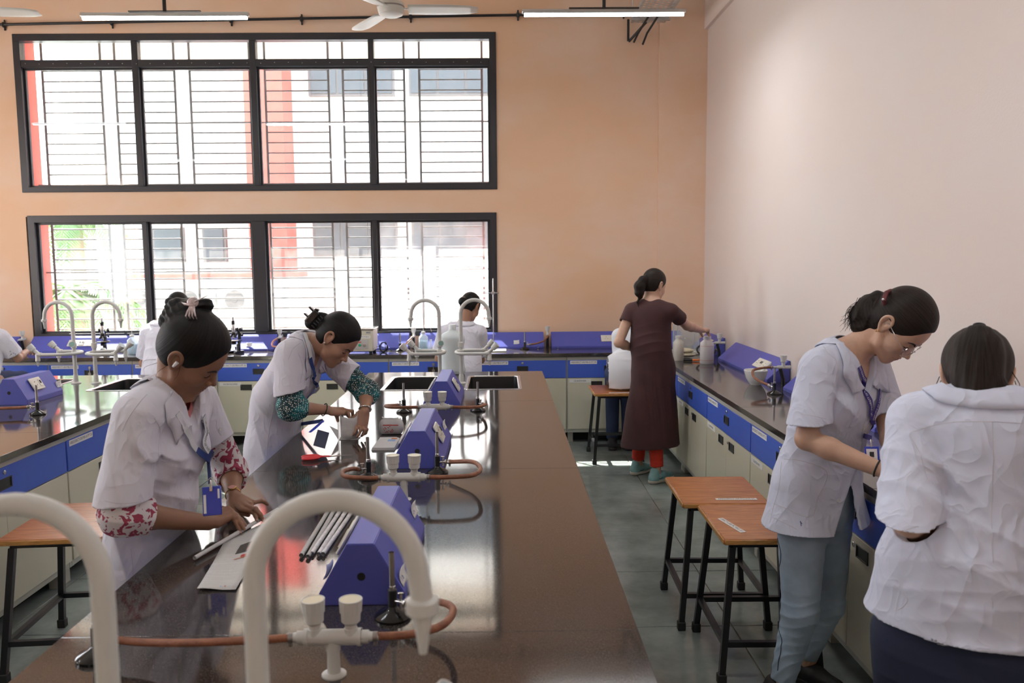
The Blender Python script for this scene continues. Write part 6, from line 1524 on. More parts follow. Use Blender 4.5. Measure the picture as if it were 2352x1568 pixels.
    b.build('badge_reel_strap', m_badge, ln); Fr = frame(W(738, 1008, Y=3.72), (1, .2, -.35), (-.35, .25, .5)); b = MB(); b.T = Fr; b.box((0, 0, 0), (.055, .085, .003), bev=.0014); b.build('badge_holder', mat('dark_navy_badge', (.015, .02, .07), rough=.3), ln)
    for (e_, w2, m_, r_) in ((RWr, REl, m_blackr, .030), (LWr, LEl, m_steel, .0285)):
        d = (e_ - w2) / np.linalg.norm(e_ - w2); c = e_ - d * .015; e1 = np.cross(d, (0, 0, 1)); e1 /= np.linalg.norm(e1); e2 = np.cross(e1, d); pt = [Vector(c + (e1 * math.cos(a) + e2 * math.sin(a)) * r_ + d * .006 * math.sin(a)) for a in np.linspace(0, 2 * math.pi, 25)]
        bb = MB()
        for i in range(24): bb.tube([pt[i], pt[i + 1]], .0026 if (i % 2 or m_ is m_blackr) else .0045, n=6)
        bb.build('bracelet', m_, P, label='black thread bracelet' if m_ is m_blackr else 'silver link bracelet')
    return P
build_p2()
# ------------------------------------------------------------ student in glasses and jeans
def build_p8():
    P = person('student in wire glasses, short-sleeved lab coat and light blue jeans at the right bench', (1.17, 3.05, 0))
    yaw = -56; T = Torso(W(1952, 812, Y=2.97), yaw, 15, 1.03); H = Head((1.400, 2.88, 1.477), rot3(-50, 50, 2), 1.055)
    hip = np.array((1.195, 3.04, .84)); l = T.l; f = T.f; RS, LS = T.sh(-1), T.sh(1)
    REl = V3(W(1852, 1008, Y=2.82)); RWr = V3(W(2034, 1083, Y=2.66)); LEl = V3(W(2042, 985, Y=2.98)); LWr = V3(W(2062, 1075, Y=2.77))
    B = SDF(); H.face(B); T.skin(B, hip)
    B.cone(H.p(-.030, 0, -.045), T.p(.0, 0, .005), .046, .052, k=.02); B.cone(H.p(-.012, 0, -.06), T.p(.015, 0, -.01), .037, .045, k=.015)
    add_arm(B, RS, REl, RWr, 1.0); add_arm(B, LS, LEl, LWr, 1.0)
    kn1, n1 = hand(B, RWr, (.95, -.15, -.25), (0, -.3, 1), -1, [(.05, -.045), (.05, -.05), (.045, -.05), (.03, -.045)], (.085, .03), .97)
    kn2, n2 = hand(B, LWr, (.3, -.8, -.3), (0, -.2, 1), 1, [(.05, -.045), (.05, -.05), (.045, -.05), (.03, -.045)], (.085, .03), .97)
    ft = [np.array((1.225, 3.175, 0)), np.array((1.065, 2.985, 0))]; kn = [V3(W(1900, 1385, Y=3.12)), V3(W(1838, 1405, Y=2.95))]; hj = [hip + l * .075 + (0, 0, -.03), hip - l * .085 + (0, 0, -.03)]
    for a, k_, c in zip(hj, kn, ft): B.cone(a, k_, .075, .05, k=.03); B.cone(k_, c + (0, 0, .07), .048, .034, k=.02)
    boxes = [(H.c - .155, H.c + .155, .0030), (*bb_of([T.p(.1, .24, -.5), T.p(-.15, -.24, .12), hip, T.p(0, 0, .1)], .02), .01), (*bb_of([RWr, *kn1, RWr + (.17, -.03, -.08)], .03), .0032), (*bb_of([LWr, *kn2, LWr + (.05, -.15, -.08)], .03), .0032), (*bb_of([REl, RWr], .05), .0045), (*bb_of([REl, RS], .05), .006), (*bb_of([LEl, LWr], .05), .005), (*bb_of([hip, ft[0] + (0, 0, .05), ft[1] + (0, 0, .05), hj[0], hj[1]], .09), .010)]
    body = obj('body', sdf_mesh('body', B, boxes), m_skin2, P); H.extras(body, body=B, m_lip=m_lip2, m_brow=m_brow)
    c = H.p(-.006, -.080, -.033); MB().tube([Vector(c + H.R @ (.0, -.001, .006)), Vector(c + H.R @ (.005, -.002, 0)), Vector(c + H.R @ (.0, -.002, -.006)), Vector(c + H.R @ (-.004, -.001, 0))], .0016, n=8).build('ear_ring', mat('gold', (.75, .48, .16), rough=.25, metal=1.0), P)
    Hs = SDF(); H.hair(Hs, thick=.006); w_ = lambda x, y, dy=0: V3(W(x, y, Y=2.90 + dy)); pole = w_(2035, 678)
    pts = [w_(2038, 690, .02), w_(2016, 690, .03), w_(1996, 704, .04), (w_(1982, 726, .05)), w_(1978, 748, .05), w_(1984, 770, .05)]
    Hs.chain(pts, [.026, .034, .042, .044, .036, .014], k=.008); Hs.cone(w_(2006, 715, .03), w_(1998, 745, .03), .042, .034, k=.02)
    Hs.fold(w_(1985, 715, .03), .09, (1, .3, -.3), 100, .005, ridge=1.0, f2=20)
    hair = obj('hair', sdf_mesh('hair', Hs, [(*bb_of([H.c - .15, H.c + .16, *pts], .07), .0036)], strand_attr(pole, (-.6, .3, .7))), m_hairb, P)
    MB().tube([w_(2046, 668, -.02), w_(2036, 672, -.05), w_(2030, 690, -.065), w_(2034, 705, -.05)], .008, n=10).build('hair_tie', mat('maroon_hair_tie', (.13, .03, .035), rough=.7), hair)
    MB().lathe(w_(2028, 687, -.075), [(.001, -.004), (.005, 0), (.001, .004)], n=8).build('hair_bead', m_wprint, hair)
    cv = []
    rn = random.Random(5)
    for i in range(46):
        a = Vector(w_(1985 + rn.uniform(-15, 15), 690 + rn.uniform(-8, 20), .04)); b = Vector(w_(1960 + rn.uniform(-14, 4), 715 + rn.uniform(-10, 20), .05)); c = Vector(w_(1950 + rn.uniform(-22, 14), 752 + rn.uniform(-20, 12), .04)); cv.append([a, b, c])
    cv += [[w_(1985, 690, .05), w_(1958, 705, .05), w_(1944, 722, .05), w_(1932, 728, .05)]]
    strands(hair, m_hairb, cv, r=.0011)
    # glasses
    m_frame = mat('thin_metal_frame', (.55, .50, .48), rough=.2, metal=1.0); g = MB(); lens = MB()
    for q in (1, -1):
        ring = [H.p(.103 - .010 * abs(math.cos(a)) * 0, q * (.033 + .0245 * math.cos(a)), -.014 + .021 * math.sin(a)) for a in np.linspace(0, 2 * math.pi, 25)]
        ring = [p - H.R @ (.010 * ((abs((p - H.c) @ H.R[:, 1]) / .06) ** 2), 0, 0) for p in ring]; g.tube([Vector(p) for p in ring], .0011, n=6); lens._add([Vector(p) for p in ring[:-1]], [tuple(range(24))])
        g.tube([Vector(H.p(.096, q * .0575, -.008)), Vector(H.p(.088, q * .070, -.006)), Vector(H.p(.045, q * .078, .002)), Vector(H.p(.0, q * .081, .012)), Vector(H.p(-.018, q * .080, .0))], .0016, n=6)
    g.tube([Vector(H.p(.103, .010, -.010)), Vector(H.p(.108, 0, -.007)), Vector(H.p(.103, -.010, -.010))], .0012, n=6); go = g.build('glasses', m_frame, P)
    lens.build('lens', mat('clear_lens', (.8, .82, 1), rough=.02, alpha=.16), go)
    dr, dl = REl - RS, LEl - LS; re, le = RS + dr * .78, LS + dl * .8; hz = .715
    S_ = coat_sdf(T, hip, g=.006, hem=hip[2] - hz, hw=(.160, .190, .242), fl=.72, sleeves=[(RS, re, .068, .076, (.05, 0, -1)), (LS, le, .066, .074)], neck=(.060, (.135, -.17, .012)))
    a, b = cast(S_, ((1966, 1080), (1955, 1215)), 2.2); b = a + (b - a) * 1.35; S_.cone(a + f * .012, b + f * .01, .010, .085, k=.006, mode='s')
    S_.fold(T.p(.05, -.10, -.14), .10, (.8, .2, .6), 40, .010, f2=11); S_.fold(RS + dr * .5, .09, (.9, 0, .4), 44, .009, f2=14, ph=1); S_.fold(T.p(-.05, -.12, -.28), .13, (.8, .2, .7), 36, .008, f2=8, ph=.6); S_.fold(T.p(.1, 0, -.3), .12, (.5, .5, 1), 32, .007)
    S_.rumple(.0034, 8, 9)
    lo, hi = bb_of([RS, LS, re, le, hip + (0, 0, -.06), T.p(0, 0, .06), T.p(.15, 0, -.2), hip + (-.14, .12, 0)], .125)
    coat = obj('lab_coat', sdf_mesh('lab_coat', S_, [(lo, hi, .0052)]), m_coat2, P); std_collar(S_, T, coat, m_coat2, V=-.16, tip=(.14, .085, -.095))
    cs = lambda *pts: cast(S_, pts, 2.2)
    seam(S_, cs((1868, 792), (1895, 800), (1922, 830), (1920, 870), (1908, 905)), coat); seam(S_, cs((1795, 1060), (1790, 1110), (1776, 1165), (1768, 1200)), coat); seam(S_, cs((1990, 915), (1983, 980), (1975, 1040), (1966, 1085)), coat)
    seam(S_, cs((1800, 1054), (1850, 1060), (1900, 1085), (1880, 1140), (1862, 1187), (1800, 1165), (1775, 1155)), coat, name='pocket_seam'); seam(S_, cs((1775, 1188), (1830, 1215), (1895, 1245)), coat, name='hem_stitch')
    seam(S_, cs((1838, 950), (1868, 955), (1897, 962)), coat, name='hem_stitch', r=.0008)
    for q in ((1984, 983), (1926, 1150)): button(S_, cs(q)[0], coat, .007)
    st = MB(); Pq = cs((1842, 1203), (1838, 1196), (1840, 1208)); st.tube([Vector(p) for p in Pq], .0012, n=5); st.build('ink_stain', m_inkblue, coat)
    m_jean = mat('light_blue_denim', (.36, .46, .58), rough=.8, bump=.18, bscale=600, var=.22, vscale=7)
    K = SDF(); T.cloth(K, g=-.036, bust=.75); T.neckhole(K, r=.052, V=None); K.plane(T.p(0, 0, -.40), -T.u, lo=T.N - .6, hi=T.N + .6)
    obj('black_top', sdf_mesh('black_top', K, [(*bb_of([T.p(.15, .2, .05), T.p(-.15, -.2, -.42), T.p(.15, -.2, .05), T.p(-.15, .2, -.42)], .01), .008)]), mat('black_cotton', (.012, .012, .013), rough=.85), P)
    K = SDF(); K.cone(hip + (0, 0, .03), hip + (0, 0, -.06), .15, .155, k=.04, n=f * (1, 1, 0), fl=.75)
    for a, k_, c in zip(hj, kn, ft):
        K.cone(a, k_, .098, .066, k=.03); K.cut(k_, c + (0, 0, .11), .066, .046, k=.02, depth=.03)
        K.fold(k_, .10, (.35, .2, 1), 70, .005, f2=22, w2=2.2); K.fold(c + (0, 0, .2), .12, (-.3, .2, 1), 80, .005, f2=24, w2=2.2); K.rumple(.0012, 26, 7); K.fold(a + (0, 0, -.12), .11, (.7, .2, 1), 52, .006, f2=12)
    jo = obj('jeans', sdf_mesh('jeans', K, [(*bb_of([hip, *kn, *[q + (0, 0, .1) for q in ft]], .13), .0062)]), m_jean, P)
    csj = lambda *pts: cast(K, pts, 2.3); seam(K, csj((1786, 1235), (1790, 1300), (1786, 1380), (1790, 1450), (1786, 1540)), jo, mat('dark_denim_seam', (.05, .07, .12), rough=.8), r=.0022)
    for c in ft: shoe(P, c + (-.01, .0, 0), yaw + 10, mat('black_sandal', (.02, .018, .018), rough=.5))
    Rs = cs((1970, 842), (1980, 870), (1990, 910), (1996, 945)); Ls = cs((2021, 870), (2016, 905), (2008, 940)); J = cs((2000, 962))[0]; q = cs((2001, 1000))[0]
    ln = lanyard(S_, T, P, list(Ls), list(Rs), J, [q, V3(W(2001, 1006, Y=2.74))], .019, m_lany2, 'UPL UNIVERSITY OF SUSTAINABLE TECHNOLOGY')
    b = MB(); Fr = frame(W(2003, 1046, Y=2.735), (.85, -.45, .1), (.1, .1, 1)); b.T = Fr; b.box((0, 0, 0), (.046, .062, .003), bev=.0014); b.build('badge_holder', m_badge, ln)
    b = MB(); b.T = Fr; b.box((0, -.002, .0018), (.034, .050, .0006)); cd = b.build('badge_card', m_wprint, ln)
    b = MB(); b.T = Fr; b.tube([(0, .03, .002), (0, .042, .003), (0, .055, .002)], .0028, n=8); b.tube([(-.006, .048, .003), (0, .056, .003), (.006, .048, .003)], .0011, n=6); b.build('badge_clip', m_steel, ln)
    b = MB(); b.T = Fr; b.box((0, .004, .0024), (.014, .018, .0004)); b.build('badge_photo', m_ink, ln)
    d = (RWr - REl) / np.linalg.norm(RWr - REl); c = RWr - d * .028; e1 = np.cross(d, (0, 0, 1)); e1 /= np.linalg.norm(e1); e2 = np.cross(e1, d)
    MB().tube([Vector(c + (e1 * math.cos(a) + e2 * math.sin(a)) * .0285) for a in np.linspace(0, 2 * math.pi, 25)], .003, n=8).build('hair_band', m_blackr, P, label='black band on the wrist')
    return P
build_p8()
# ------------------------------------------------------------ student seen from behind at the right edge
def build_p9():
    P = person('student in a creased lab coat seen from behind at the right edge', (1.17, 2.02, 0))
    yaw = 62; T = Torso(W(2262, 935, Y=2.05), yaw, 10, 1.0); H = Head((1.247, 2.12, 1.398), rot3(60, 24, 0), .955)
    hip = np.array((1.145, 1.98, .80)); l = T.l; f = T.f; RS, LS = T.sh(-1), T.sh(1)
    LEl = V3(W(2088, 1196, Y=1.97)); LWr = V3(W(2150, 1240, Y=2.17)); REl = np.array((1.42, 1.90, 1.07)); RWr = np.array((1.36, 2.13, .97))
    B = SDF(); H.face(B); T.skin(B, hip); B.cone(H.p(-.025, 0, -.045), T.p(.0, 0, .005), .052, .056, k=.03)
    add_arm(B, RS, REl, RWr, 1.02); add_arm(B, LS, LEl, LWr, 1.02)
    kn1, n1 = hand(B, RWr, (0, .9, -.1), (0, 0, 1), -1, [(.05, -.045), (.05, -.05), (.045, -.05), (.03, -.045)], (.085, .03), .97)
    kn2, n2 = hand(B, LWr, (.5, .7, .0), (0, 0, 1), 1, [(.05, -.045), (.05, -.05), (.045, -.05), (.03, -.045)], (.085, .03), .97)
    boxes = [(H.c - .155, H.c + .155, .0034), (*bb_of([T.p(.1, .24, -.5), T.p(-.15, -.24, .12), hip, T.p(0, 0, .1)], .02), .010), (*bb_of([RWr, *kn1, RWr + (.0, .17, -.08)], .03), .0035), (*bb_of([LWr, *kn2, LWr + (.08, .15, -.08)], .03), .0035), (*bb_of([LEl, LWr], .05), .005), (*bb_of([REl, RWr], .05), .006)]
    body = obj('body', sdf_mesh('body', B, boxes), m_skin2, P)
    Hs = SDF(); H.hair(Hs, thick=.010, low=-.085); w_ = lambda x, y, Y=2.0: V3(W(x, y, Y=Y)); pole = H.p(-.085, 0, .115)
    pts = [H.p(-.10, 0, .105), H.p(-.135, .0, .07), H.p(-.150, -.01, .01), H.p(-.145, -.03, -.05), H.p(-.12, -.045, -.10), H.p(-.105, -.055, -.135)]
    H.e(Hs, (-.095, 0, .035), (.040, .062, .085), .02); H.e(Hs, (-.085, 0, -.035), (.042, .058, .065), .03); H.e(Hs, (-.088, 0, .105), (.026, .026, .016), .015); Hs.chain([H.p(-.08, -.055, -.05), H.p(-.085, -.062, -.10), H.p(-.095, -.055, -.125)], [.022, .012, .003], k=.015); Hs.chain([H.p(-.10, .0, -.06), H.p(-.10, .01, -.10)], [.03, .02], k=.02)
    Hs.fold(H.p(-.14, 0, 0), .09, H.R @ (.1, 1, .1), 120, .004, ridge=1.0, f2=18); Hs.fold(H.p(-.09, 0, .06), .08, H.R @ (.1, 1, .1), 130, .0035, ridge=1.0, f2=10)
    hair = obj('hair', sdf_mesh('hair', Hs, [(*bb_of([H.c - .15, H.c + .15, *pts], .05), .0034)], strand_attr(pole, H.R @ (-.6, 0, .8))), m_hairb, P)
    MB().tube([Vector(H.p(-.100 + .008 * math.sin(a), .012 * math.cos(a), .119 + .008 * math.sin(a))) for a in np.linspace(0, 6.283, 17)], .004, n=8).build('hair_tie', m_blackr, hair)
    for q in (1, -1):
        pass
    strands(hair, m_hairb, [[H.p(-.03, q * .085, -.02), H.p(-.02, q * .10, -.07), H.p(-.04, q * .105, -.12)] for q in (1, -1)] + [[H.p(-.05, q * .08, -.04), H.p(-.05, q * .095, -.09), H.p(-.07, q * .09, -.13)] for q in (1, -1)] + [[H.p(.0, q * .09, .0), H.p(.01, q * .108, -.06), H.p(-.01, q * .10, -.11)] for q in (1, -1)] + [[H.p(-.08, -.08, .0), H.p(-.07, -.10, -.04), H.p(-.08, -.085, -.10)]], r=.0012)
    dr, dl = REl - RS, LEl - LS; re, le = RS + dr * .9, LS + dl * .92; hn = np.array((-.05, 0, -1.0)); chip = hip + (0, 0, .10)
    S_ = coat_sdf(T, chip, g=.012, hem=.10, hw=(.155, .185, .225), fl=.74, sleeves=[(RS, re, .070, .078), (LS, le, .070, .080, (.1, .15, -1))], neck=(.060, (.115, -.10, .010)), hemn=hn)
    S_.fold(T.p(-.09, .09, -.16), .13, (.9, .2, .5), 34, .010, f2=9); S_.fold(LS + dl * .55, .11, (.5, .3, .8), 36, .012, f2=12, ph=1); S_.fold(T.p(-.10, -.05, -.38), .17, (.6, .3, .8), 30, .011, f2=8, ph=.6); S_.fold(hip + (.05, -.15, .0), .20, (.3, .3, 1), 34, .009, f2=9); S_.fold(T.p(-.1, .08, -.45), .12, (.2, .2, 1), 44, .008)
    S_.rumple(.0044, 10, 12)
    # back vent
    a = V3(W(2279, 1440, Y=1.80)); b = V3(W(2262, 1620, Y=1.76)); S_.cone(a, b, .002, .016, k=.003, mode='s')
    lo, hi = bb_of([RS, LS, re, le, hip + (.1, .1, -.30), hip + (-.17, -.15, 0), T.p(0, 0, .06), T.p(-.15, 0, -.2), T.p(.1, .2, 0)], .125)
    coat = obj('lab_coat', sdf_mesh('lab_coat', S_, [(lo, hi, .0055)]), m_coat2, P); std_collar(S_, T, coat, m_coat2, w=1.12)
    cs = lambda *pts: cast(S_, pts, 1.45)
    seam(S_, cs((2100, 990), (2150, 975), (2210, 968), (2279, 968), (2350, 972)), coat, r=.0009); seam(S_, cs((2279, 969), (2280, 1100), (2279, 1250), (2279, 1440)), coat, r=.0010)
    seam(S_, cs((2090, 1000), (2112, 1040), (2130, 1100)), coat, r=.0010); seam(S_, cs((2076, 1360), (2062, 1400), (2053, 1450), (2048, 1480)), coat, r=.0012); seam(S_, cs((2050, 1472), (2090, 1505), (2150, 1530), (2250, 1550)), coat, name='hem_stitch'); seam(S_, cs((2042, 1210), (2070, 1218), (2110, 1208)), coat, name='hem_stitch', r=.0008)
    K = SDF(); lo_ = np.array((hip[0], hip[1], 0)); K.cone(hip + (0, 0, .02), hip + (0, 0, -.10), .16, .17, k=.04, n=f * (1, 1, 0), fl=.8)
    for s_ in (1, -1): K.cone(hip + l * s_ * .09 + (0, 0, -.06), lo_ + l * s_ * .10 + (0, 0, .45), .11, .075, k=.04); K.cone(lo_ + l * s_ * .10 + (0, 0, .45), lo_ + l * s_ * .10 + (0, 0, .12), .075, .060, k=.02)
    K.fold(hip + (-.1, -.1, -.15), .15, (.5, .2, 1), 50, .006)
    obj('trousers', sdf_mesh('trousers', K, [(*bb_of([hip, lo_ + (.18, .18, .1), lo_ - (.18, .18, -.1)], .10), .009)]), mat('navy_denim', (.018, .025, .06), rough=.8, bump=.15, bscale=500), P)
    for s_ in (1, -1): shoe(P, lo_ + l * s_ * .10 + (0, 0, 0), yaw, mat('plain_dark_shoe', (.04, .035, .035), rough=.5))
    return P
build_p9()
# ------------------------------------------------------------ woman in the long brown dress
def build_p3():
    P = person('woman in a long brown dress and red leggings reaching for a white bottle', (1.15, 6.25, 0))
    yaw = 64; T = Torso(W(1497, 700, Y=6.22), yaw, 4, 1.0); H = Head((1.165, 6.27, 1.505), rot3(38, 14, 0), 1.0)
    hip = np.array((1.16, 6.22, .88)); l = T.l; f = T.f; RS, LS = T.sh(-1), T.sh(1)
    REl = V3(W(1578, 748, Y=6.36)); RWr = V3(W(1611, 758, Y=6.60)); LEl = V3(W(1421, 787, Y=6.20)); LWr = V3(W(1464, 803, Y=6.38)); hd = np.array((1.69, 6.70, 1.09))
    B = SDF(); H.face(B); T.skin(B, hip); B.cone(H.p(-.02, 0, -.045), T.p(.0, 0, .005), .048, .052, k=.03); add_arm(B, RS, REl, RWr, .95); add_arm(B, LS, LEl, LWr, .95)
    kn1, n1 = hand(B, RWr, np.array((1.705, 6.70, 1.135)) - RWr, (-.1, -.1, 1), -1, [(1.728, 6.70, 1.05), (1.733, 6.72, 1.05), (1.728, 6.74, 1.05), (1.712, 6.752, 1.055)], (1.667, 6.695, 1.05), .95)
    kn2, n2 = hand(B, LWr, (.4, .7, -.1), (0, 0, 1), 1, [(.05, -.045), (.05, -.05), (.045, -.05), (.03, -.045)], (.085, .03), .92)
    feet = [np.array((1.085, 6.43, 0)), np.array((1.185, 6.17, 0))]
    kn = [np.array((1.09, 6.33, .48)), np.array((1.17, 6.20, .48))]
    for s_, k_, c in zip((1, -1), kn, feet): B.cone(hip + l * s_ * .07, k_, .075, .05, k=.03); B.cone(k_, c + (0, 0, .07), .046, .033, k=.02)
    boxes = [(H.c - .145, H.c + .145, .0045), (*bb_of([T.p(.1, .24, -.5), T.p(-.15, -.24, .12), hip, T.p(0, 0, .1)], .02), .010), (*bb_of([RWr, *kn1, (1.72, 6.76, 1.08)], .03), .0036), (*bb_of([LWr, *kn2], .08), .006), (*bb_of([RS, REl, RWr], .055), .006), (*bb_of([LS, LEl, LWr], .055), .006), (*bb_of([hip, *feet, *kn], .08), .010)]
    body = obj('body', sdf_mesh('body', B, boxes), m_skin2, P)
    Hs = SDF(); H.hair(Hs, thick=.003); pole = H.p(-.10, .0, .03)
    pts = [H.p(-.09, 0, .04), H.p(-.115, .01, .02), H.p(-.13, .02, -.03), H.p(-.12, .02, -.075), H.p(-.10, .02, -.105)]; Hs.chain(pts, [.028, .034, .042, .036, .018], k=.010)
    tl = [H.p(-.10, .02, -.10), H.p(-.115, .03, -.15), T.p(-.10, .045, -.10)]; Hs.chain(tl, [.012, .006, .003], k=.01); Hs.fold(H.p(-.12, .02, -.02), .06, H.R @ (.1, 1, .3), 140, .004, ridge=1.0)
    obj('hair', sdf_mesh('hair', Hs, [(*bb_of([H.c - .14, H.c + .14, *pts, *tl], .03), .0045)], strand_attr(pole, H.R @ (-1, 0, 0))), m_hairb, P)
    S_ = SDF(); T.cloth(S_, g=-.003, bust=.9); dr, dl = REl - RS, LEl - LS
    S_.cone(T.p(0, 0, -.30), hip + (0, 0, .0), .128, .158, k=.05, n=f * (1, 1, 0), fl=.78)
    e = np.array((1.145, 6.24, .275)); S_.cut(hip, e, .158, .232, k=.05, n=f * (1, 1, 0), fl=.72, depth=.06, hollow=.024, cut=(.1, 0, -1))
    S_.cut(RS, RS + dr * .50, .056, .060, k=.02, depth=.03); S_.cut(LS, LS + dl * .38, .056, .060, k=.02, depth=.03); T.neckhole(S_, r=.050, V=None)
    for x in (-.10, 0.0, .10): S_.fold(np.array((1.14 + x, 6.12, .62)), .24, (1, .3, .05), 42, .008, f2=5, ph=x * 9)
    S_.fold(T.p(-.09, 0, -.30), .12, (.1, .3, 1), 46, .007, f2=10); S_.rumple(.0028, 7, 31)
    lo, hi = bb_of([RS, LS, RS + dr * .5, LS + dl * .4, e, hip + (.13, 0, -.3), hip - (.13, 0, .3), T.p(0, 0, .05)], .13)
    dress = obj('dress', sdf_mesh('dress', S_, [(lo, hi, .0068)]), mat('dark_maroon_brown_cloth', (.060, .019, .020), rough=.8, sheen=.02, bump=.15, bscale=500, var=.15, vscale=5), P)
    seam(S_, cast(S_, ((1440, 742), (1458, 775), (1452, 812)), 5.7), dress, mat('dress_seam', (.03, .012, .013), rough=.8), r=.0012)
    K = SDF()
    for s_, k_, c in zip((1, -1), kn, feet): K.cone(hip + l * s_ * .07, k_, .08, .056, k=.02); K.cut(k_, c + (0, 0, .125), .058, .050, k=.02, depth=.02); K.fold(c + (0, 0, .16), .06, (.1, 0, 1), 110, .004)
    obj('leggings', sdf_mesh('leggings', K, [(*bb_of([*feet, kn[0], kn[1]], .075), .007)]), mat('scarlet_leggings', (.62, .035, .015), rough=.75), P)
    m_sh = mat('mint_running_shoe', (.26, .47, .48), rough=.6, var=.15, vscale=30); m_so = mat('cream_sole', (.62, .57, .48), rough=.6)
    for c in feet:
        o = shoe(P, c, 40, m_sh, m_so, .25); R = rot3(40); b = MB()
        for i in range(4): b.tube([Vector(c + R @ (.035 + i * .02, q * .028, .080 - i * .008)) for q in (-1, 0, 1)], .0025, n=6)
        b.tube([Vector(c + R @ q) for q in ((-.05, .03, .05), (.0, .042, .035), (.06, .038, .055))], .0022, n=6); b.tube([Vector(c + R @ q) for q in ((-.05, -.03, .05), (.0, -.042, .035), (.06, -.038, .055))], .0022, n=6)
        b.build('laces', m_ink, o, kind='stuff')
    return P
build_p3()
# ------------------------------------------------------------ the four seated students
w7 = lambda x, y, Y: V3(W(x, y, Y=Y))
rest_student('seated student half hidden behind the brown dress', (1.08, 6.98, 0), (1.17, 7.06, 1.09), 84, 20, (1.28, 7.18, 1.16), 75, 35, (1.03, 6.96, .70),
             (1.33, 7.15, .88), (1.35, 7.38, .88), w7(1428, 832, 7.06), w7(1452, 833, 7.30), m=mat('bright_white_coat', (.74, .75, .79), rough=.85))
rest_student('seated student with a low bun seen from behind in front of the right window half', (-.34, 7.02, 0), w7(1062, 752, 7.08), 84, 14, w7(1079, 706, 7.14), 60, 28, (-.36, 6.98, .70),
             w7(1104, 826, 7.16), w7(1088, 830, 7.38), w7(1008, 822, 7.2), w7(1030, 822, 7.42))
rest_student('seated student at the window mostly hidden by the claw clip student', (-2.88, 7.0, 0), w7(380, 750, 7.05), 80, 12, w7(408, 706, 7.10), 80, 25, (-2.90, 6.98, .70),
             w7(420, 840, 7.15), w7(430, 832, 7.36), w7(330, 835, 7.14), w7(352, 826, 7.36))
rest_student('seated student cropped by the left edge pointing along the bench', (-4.52, 7.0, 0), w7(-30, 762, 7.04), 78, 16, w7(-42, 712, 7.12), 80, 25, (-4.46, 6.98, .70),
             w7(40, 822, 7.10), w7(62, 806, 7.34), w7(-80, 830, 7.1), w7(-60, 830, 7.34))
# ------------------------------------------------------------ things on the benches
def news_mat(name, red=False):
    m = mat(name, (.62, .60, .58), rough=.8); nt, p = nodes_of(m)
    tc = nt.nodes.new('ShaderNodeTexCoord'); mp = nt.nodes.new('ShaderNodeMapping'); mp.inputs['Scale'].default_value = (700, 500, 600); nt.links.new(tc.outputs['Object'], mp.inputs[0])
    n = nt.nodes.new('ShaderNodeTexNoise'); n.inputs['Scale'].default_value = 1.0; n.inputs['Detail'].default_value = 1.5; nt.links.new(mp.outputs[0], n.inputs['Vector'])
    r = nt.nodes.new('ShaderNodeValToRGB'); e = r.color_ramp.elements; e[0].position = .42; e[0].color = (.54, .53, .52, 1); e[1].position = .60; e[1].color = (.66, .64, .62, 1)
    nt.links.new(n.outputs['Fac'], r.inputs[0]); src = r.outputs[0]
    n2 = nt.nodes.new('ShaderNodeTexNoise'); n2.inputs['Scale'].default_value = 1; n2.inputs['Detail'].default_value = 0; mp2 = nt.nodes.new('ShaderNodeMapping'); mp2.inputs['Scale'].default_value = (14, 90, 40); nt.links.new(tc.outputs['Object'], mp2.inputs[0]); nt.links.new(mp2.outputs[0], n2.inputs['Vector'])
    r2 = nt.nodes.new('ShaderNodeValToRGB'); e = r2.color_ramp.elements; e[0].position = .34; e[0].color = (0, 0, 0, 1); e[1].position = .40; e[1].color = (1, 1, 1, 1); nt.links.new(n2.outputs['Fac'], r2.inputs[0])
    mx = nt.nodes.new('ShaderNodeMix'); mx.data_type = 'RGBA'; nt.links.new(r2.outputs[0], mx.inputs['Factor']); nt.links.new(src, mx.inputs[7]); mx.inputs[6].default_value = (.64, .62, .60, 1); nt.links.new(mx.outputs[2], p.inputs['Base Color'])
    return m
m_news = news_mat('printed_newspaper')
m_redp = mat('red_print', (.55, .05, .04), rough=.7); m_bluep = mat('blue_print', (.25, .40, .65), rough=.7); m_orp = mat('orange_print', (.65, .18, .06), rough=.7)
m_clear = mat('clear_film', (.85, .85, .88), rough=.08, alpha=.35, spec=.8)
# newspaper sheet lying flat
A, B_, C_, D_ = [Vector((p[0], p[1], .8525)) for p in ((-.814, 2.113), (-.711, 2.110), (-.765, 2.735), (-.868, 2.50))]
rows = []
for i in range(15):
    u = i / 14; a = A.lerp(D_, u); b = B_.lerp(C_, u); row = []
    for j in range(7):
        v = j / 6; p = a.lerp(b, v); p.z += .0015 + .004 * max(0, .12 - u) / .12 * (1 - v) + .0012 * math.sin(v * 7 + u * 9) ; row.append(p)
    rows.append(row)
ns = MB().grid(rows).build('newspaper', m_news); md = ns.modifiers.new('t', 'SOLIDIFY'); md.thickness = .0005; tag(ns, 'flat newspaper page under the rolling hands', 'newspaper')
def patch(parent, u0, u1, v0, v1, m, name='printed_block', z=.0012):
    P_ = [A.lerp(D_, u).lerp(B_.lerp(C_, u), v) + Vector((0, 0, z + .0025)) for u, v in ((u0, v0), (u0, v1), (u1, v1), (u1, v0))]
    b = MB(); b.quad(*P_); return b.build(name, m, parent)
patch(ns, .52, .68, .45, .95, mat('dark_photo_print', (.08, .07, .06), rough=.7)); patch(ns, .53, .66, .68, .93, m_orp, z=.0016)
patch(ns, .44, .475, .62, .74, m_redp); patch(ns, .42, .43, .5, .85, m_orp); patch(ns, .03, .04, .55, .60, m_bluep); patch(ns, .03, .04, .66, .70, m_redp)
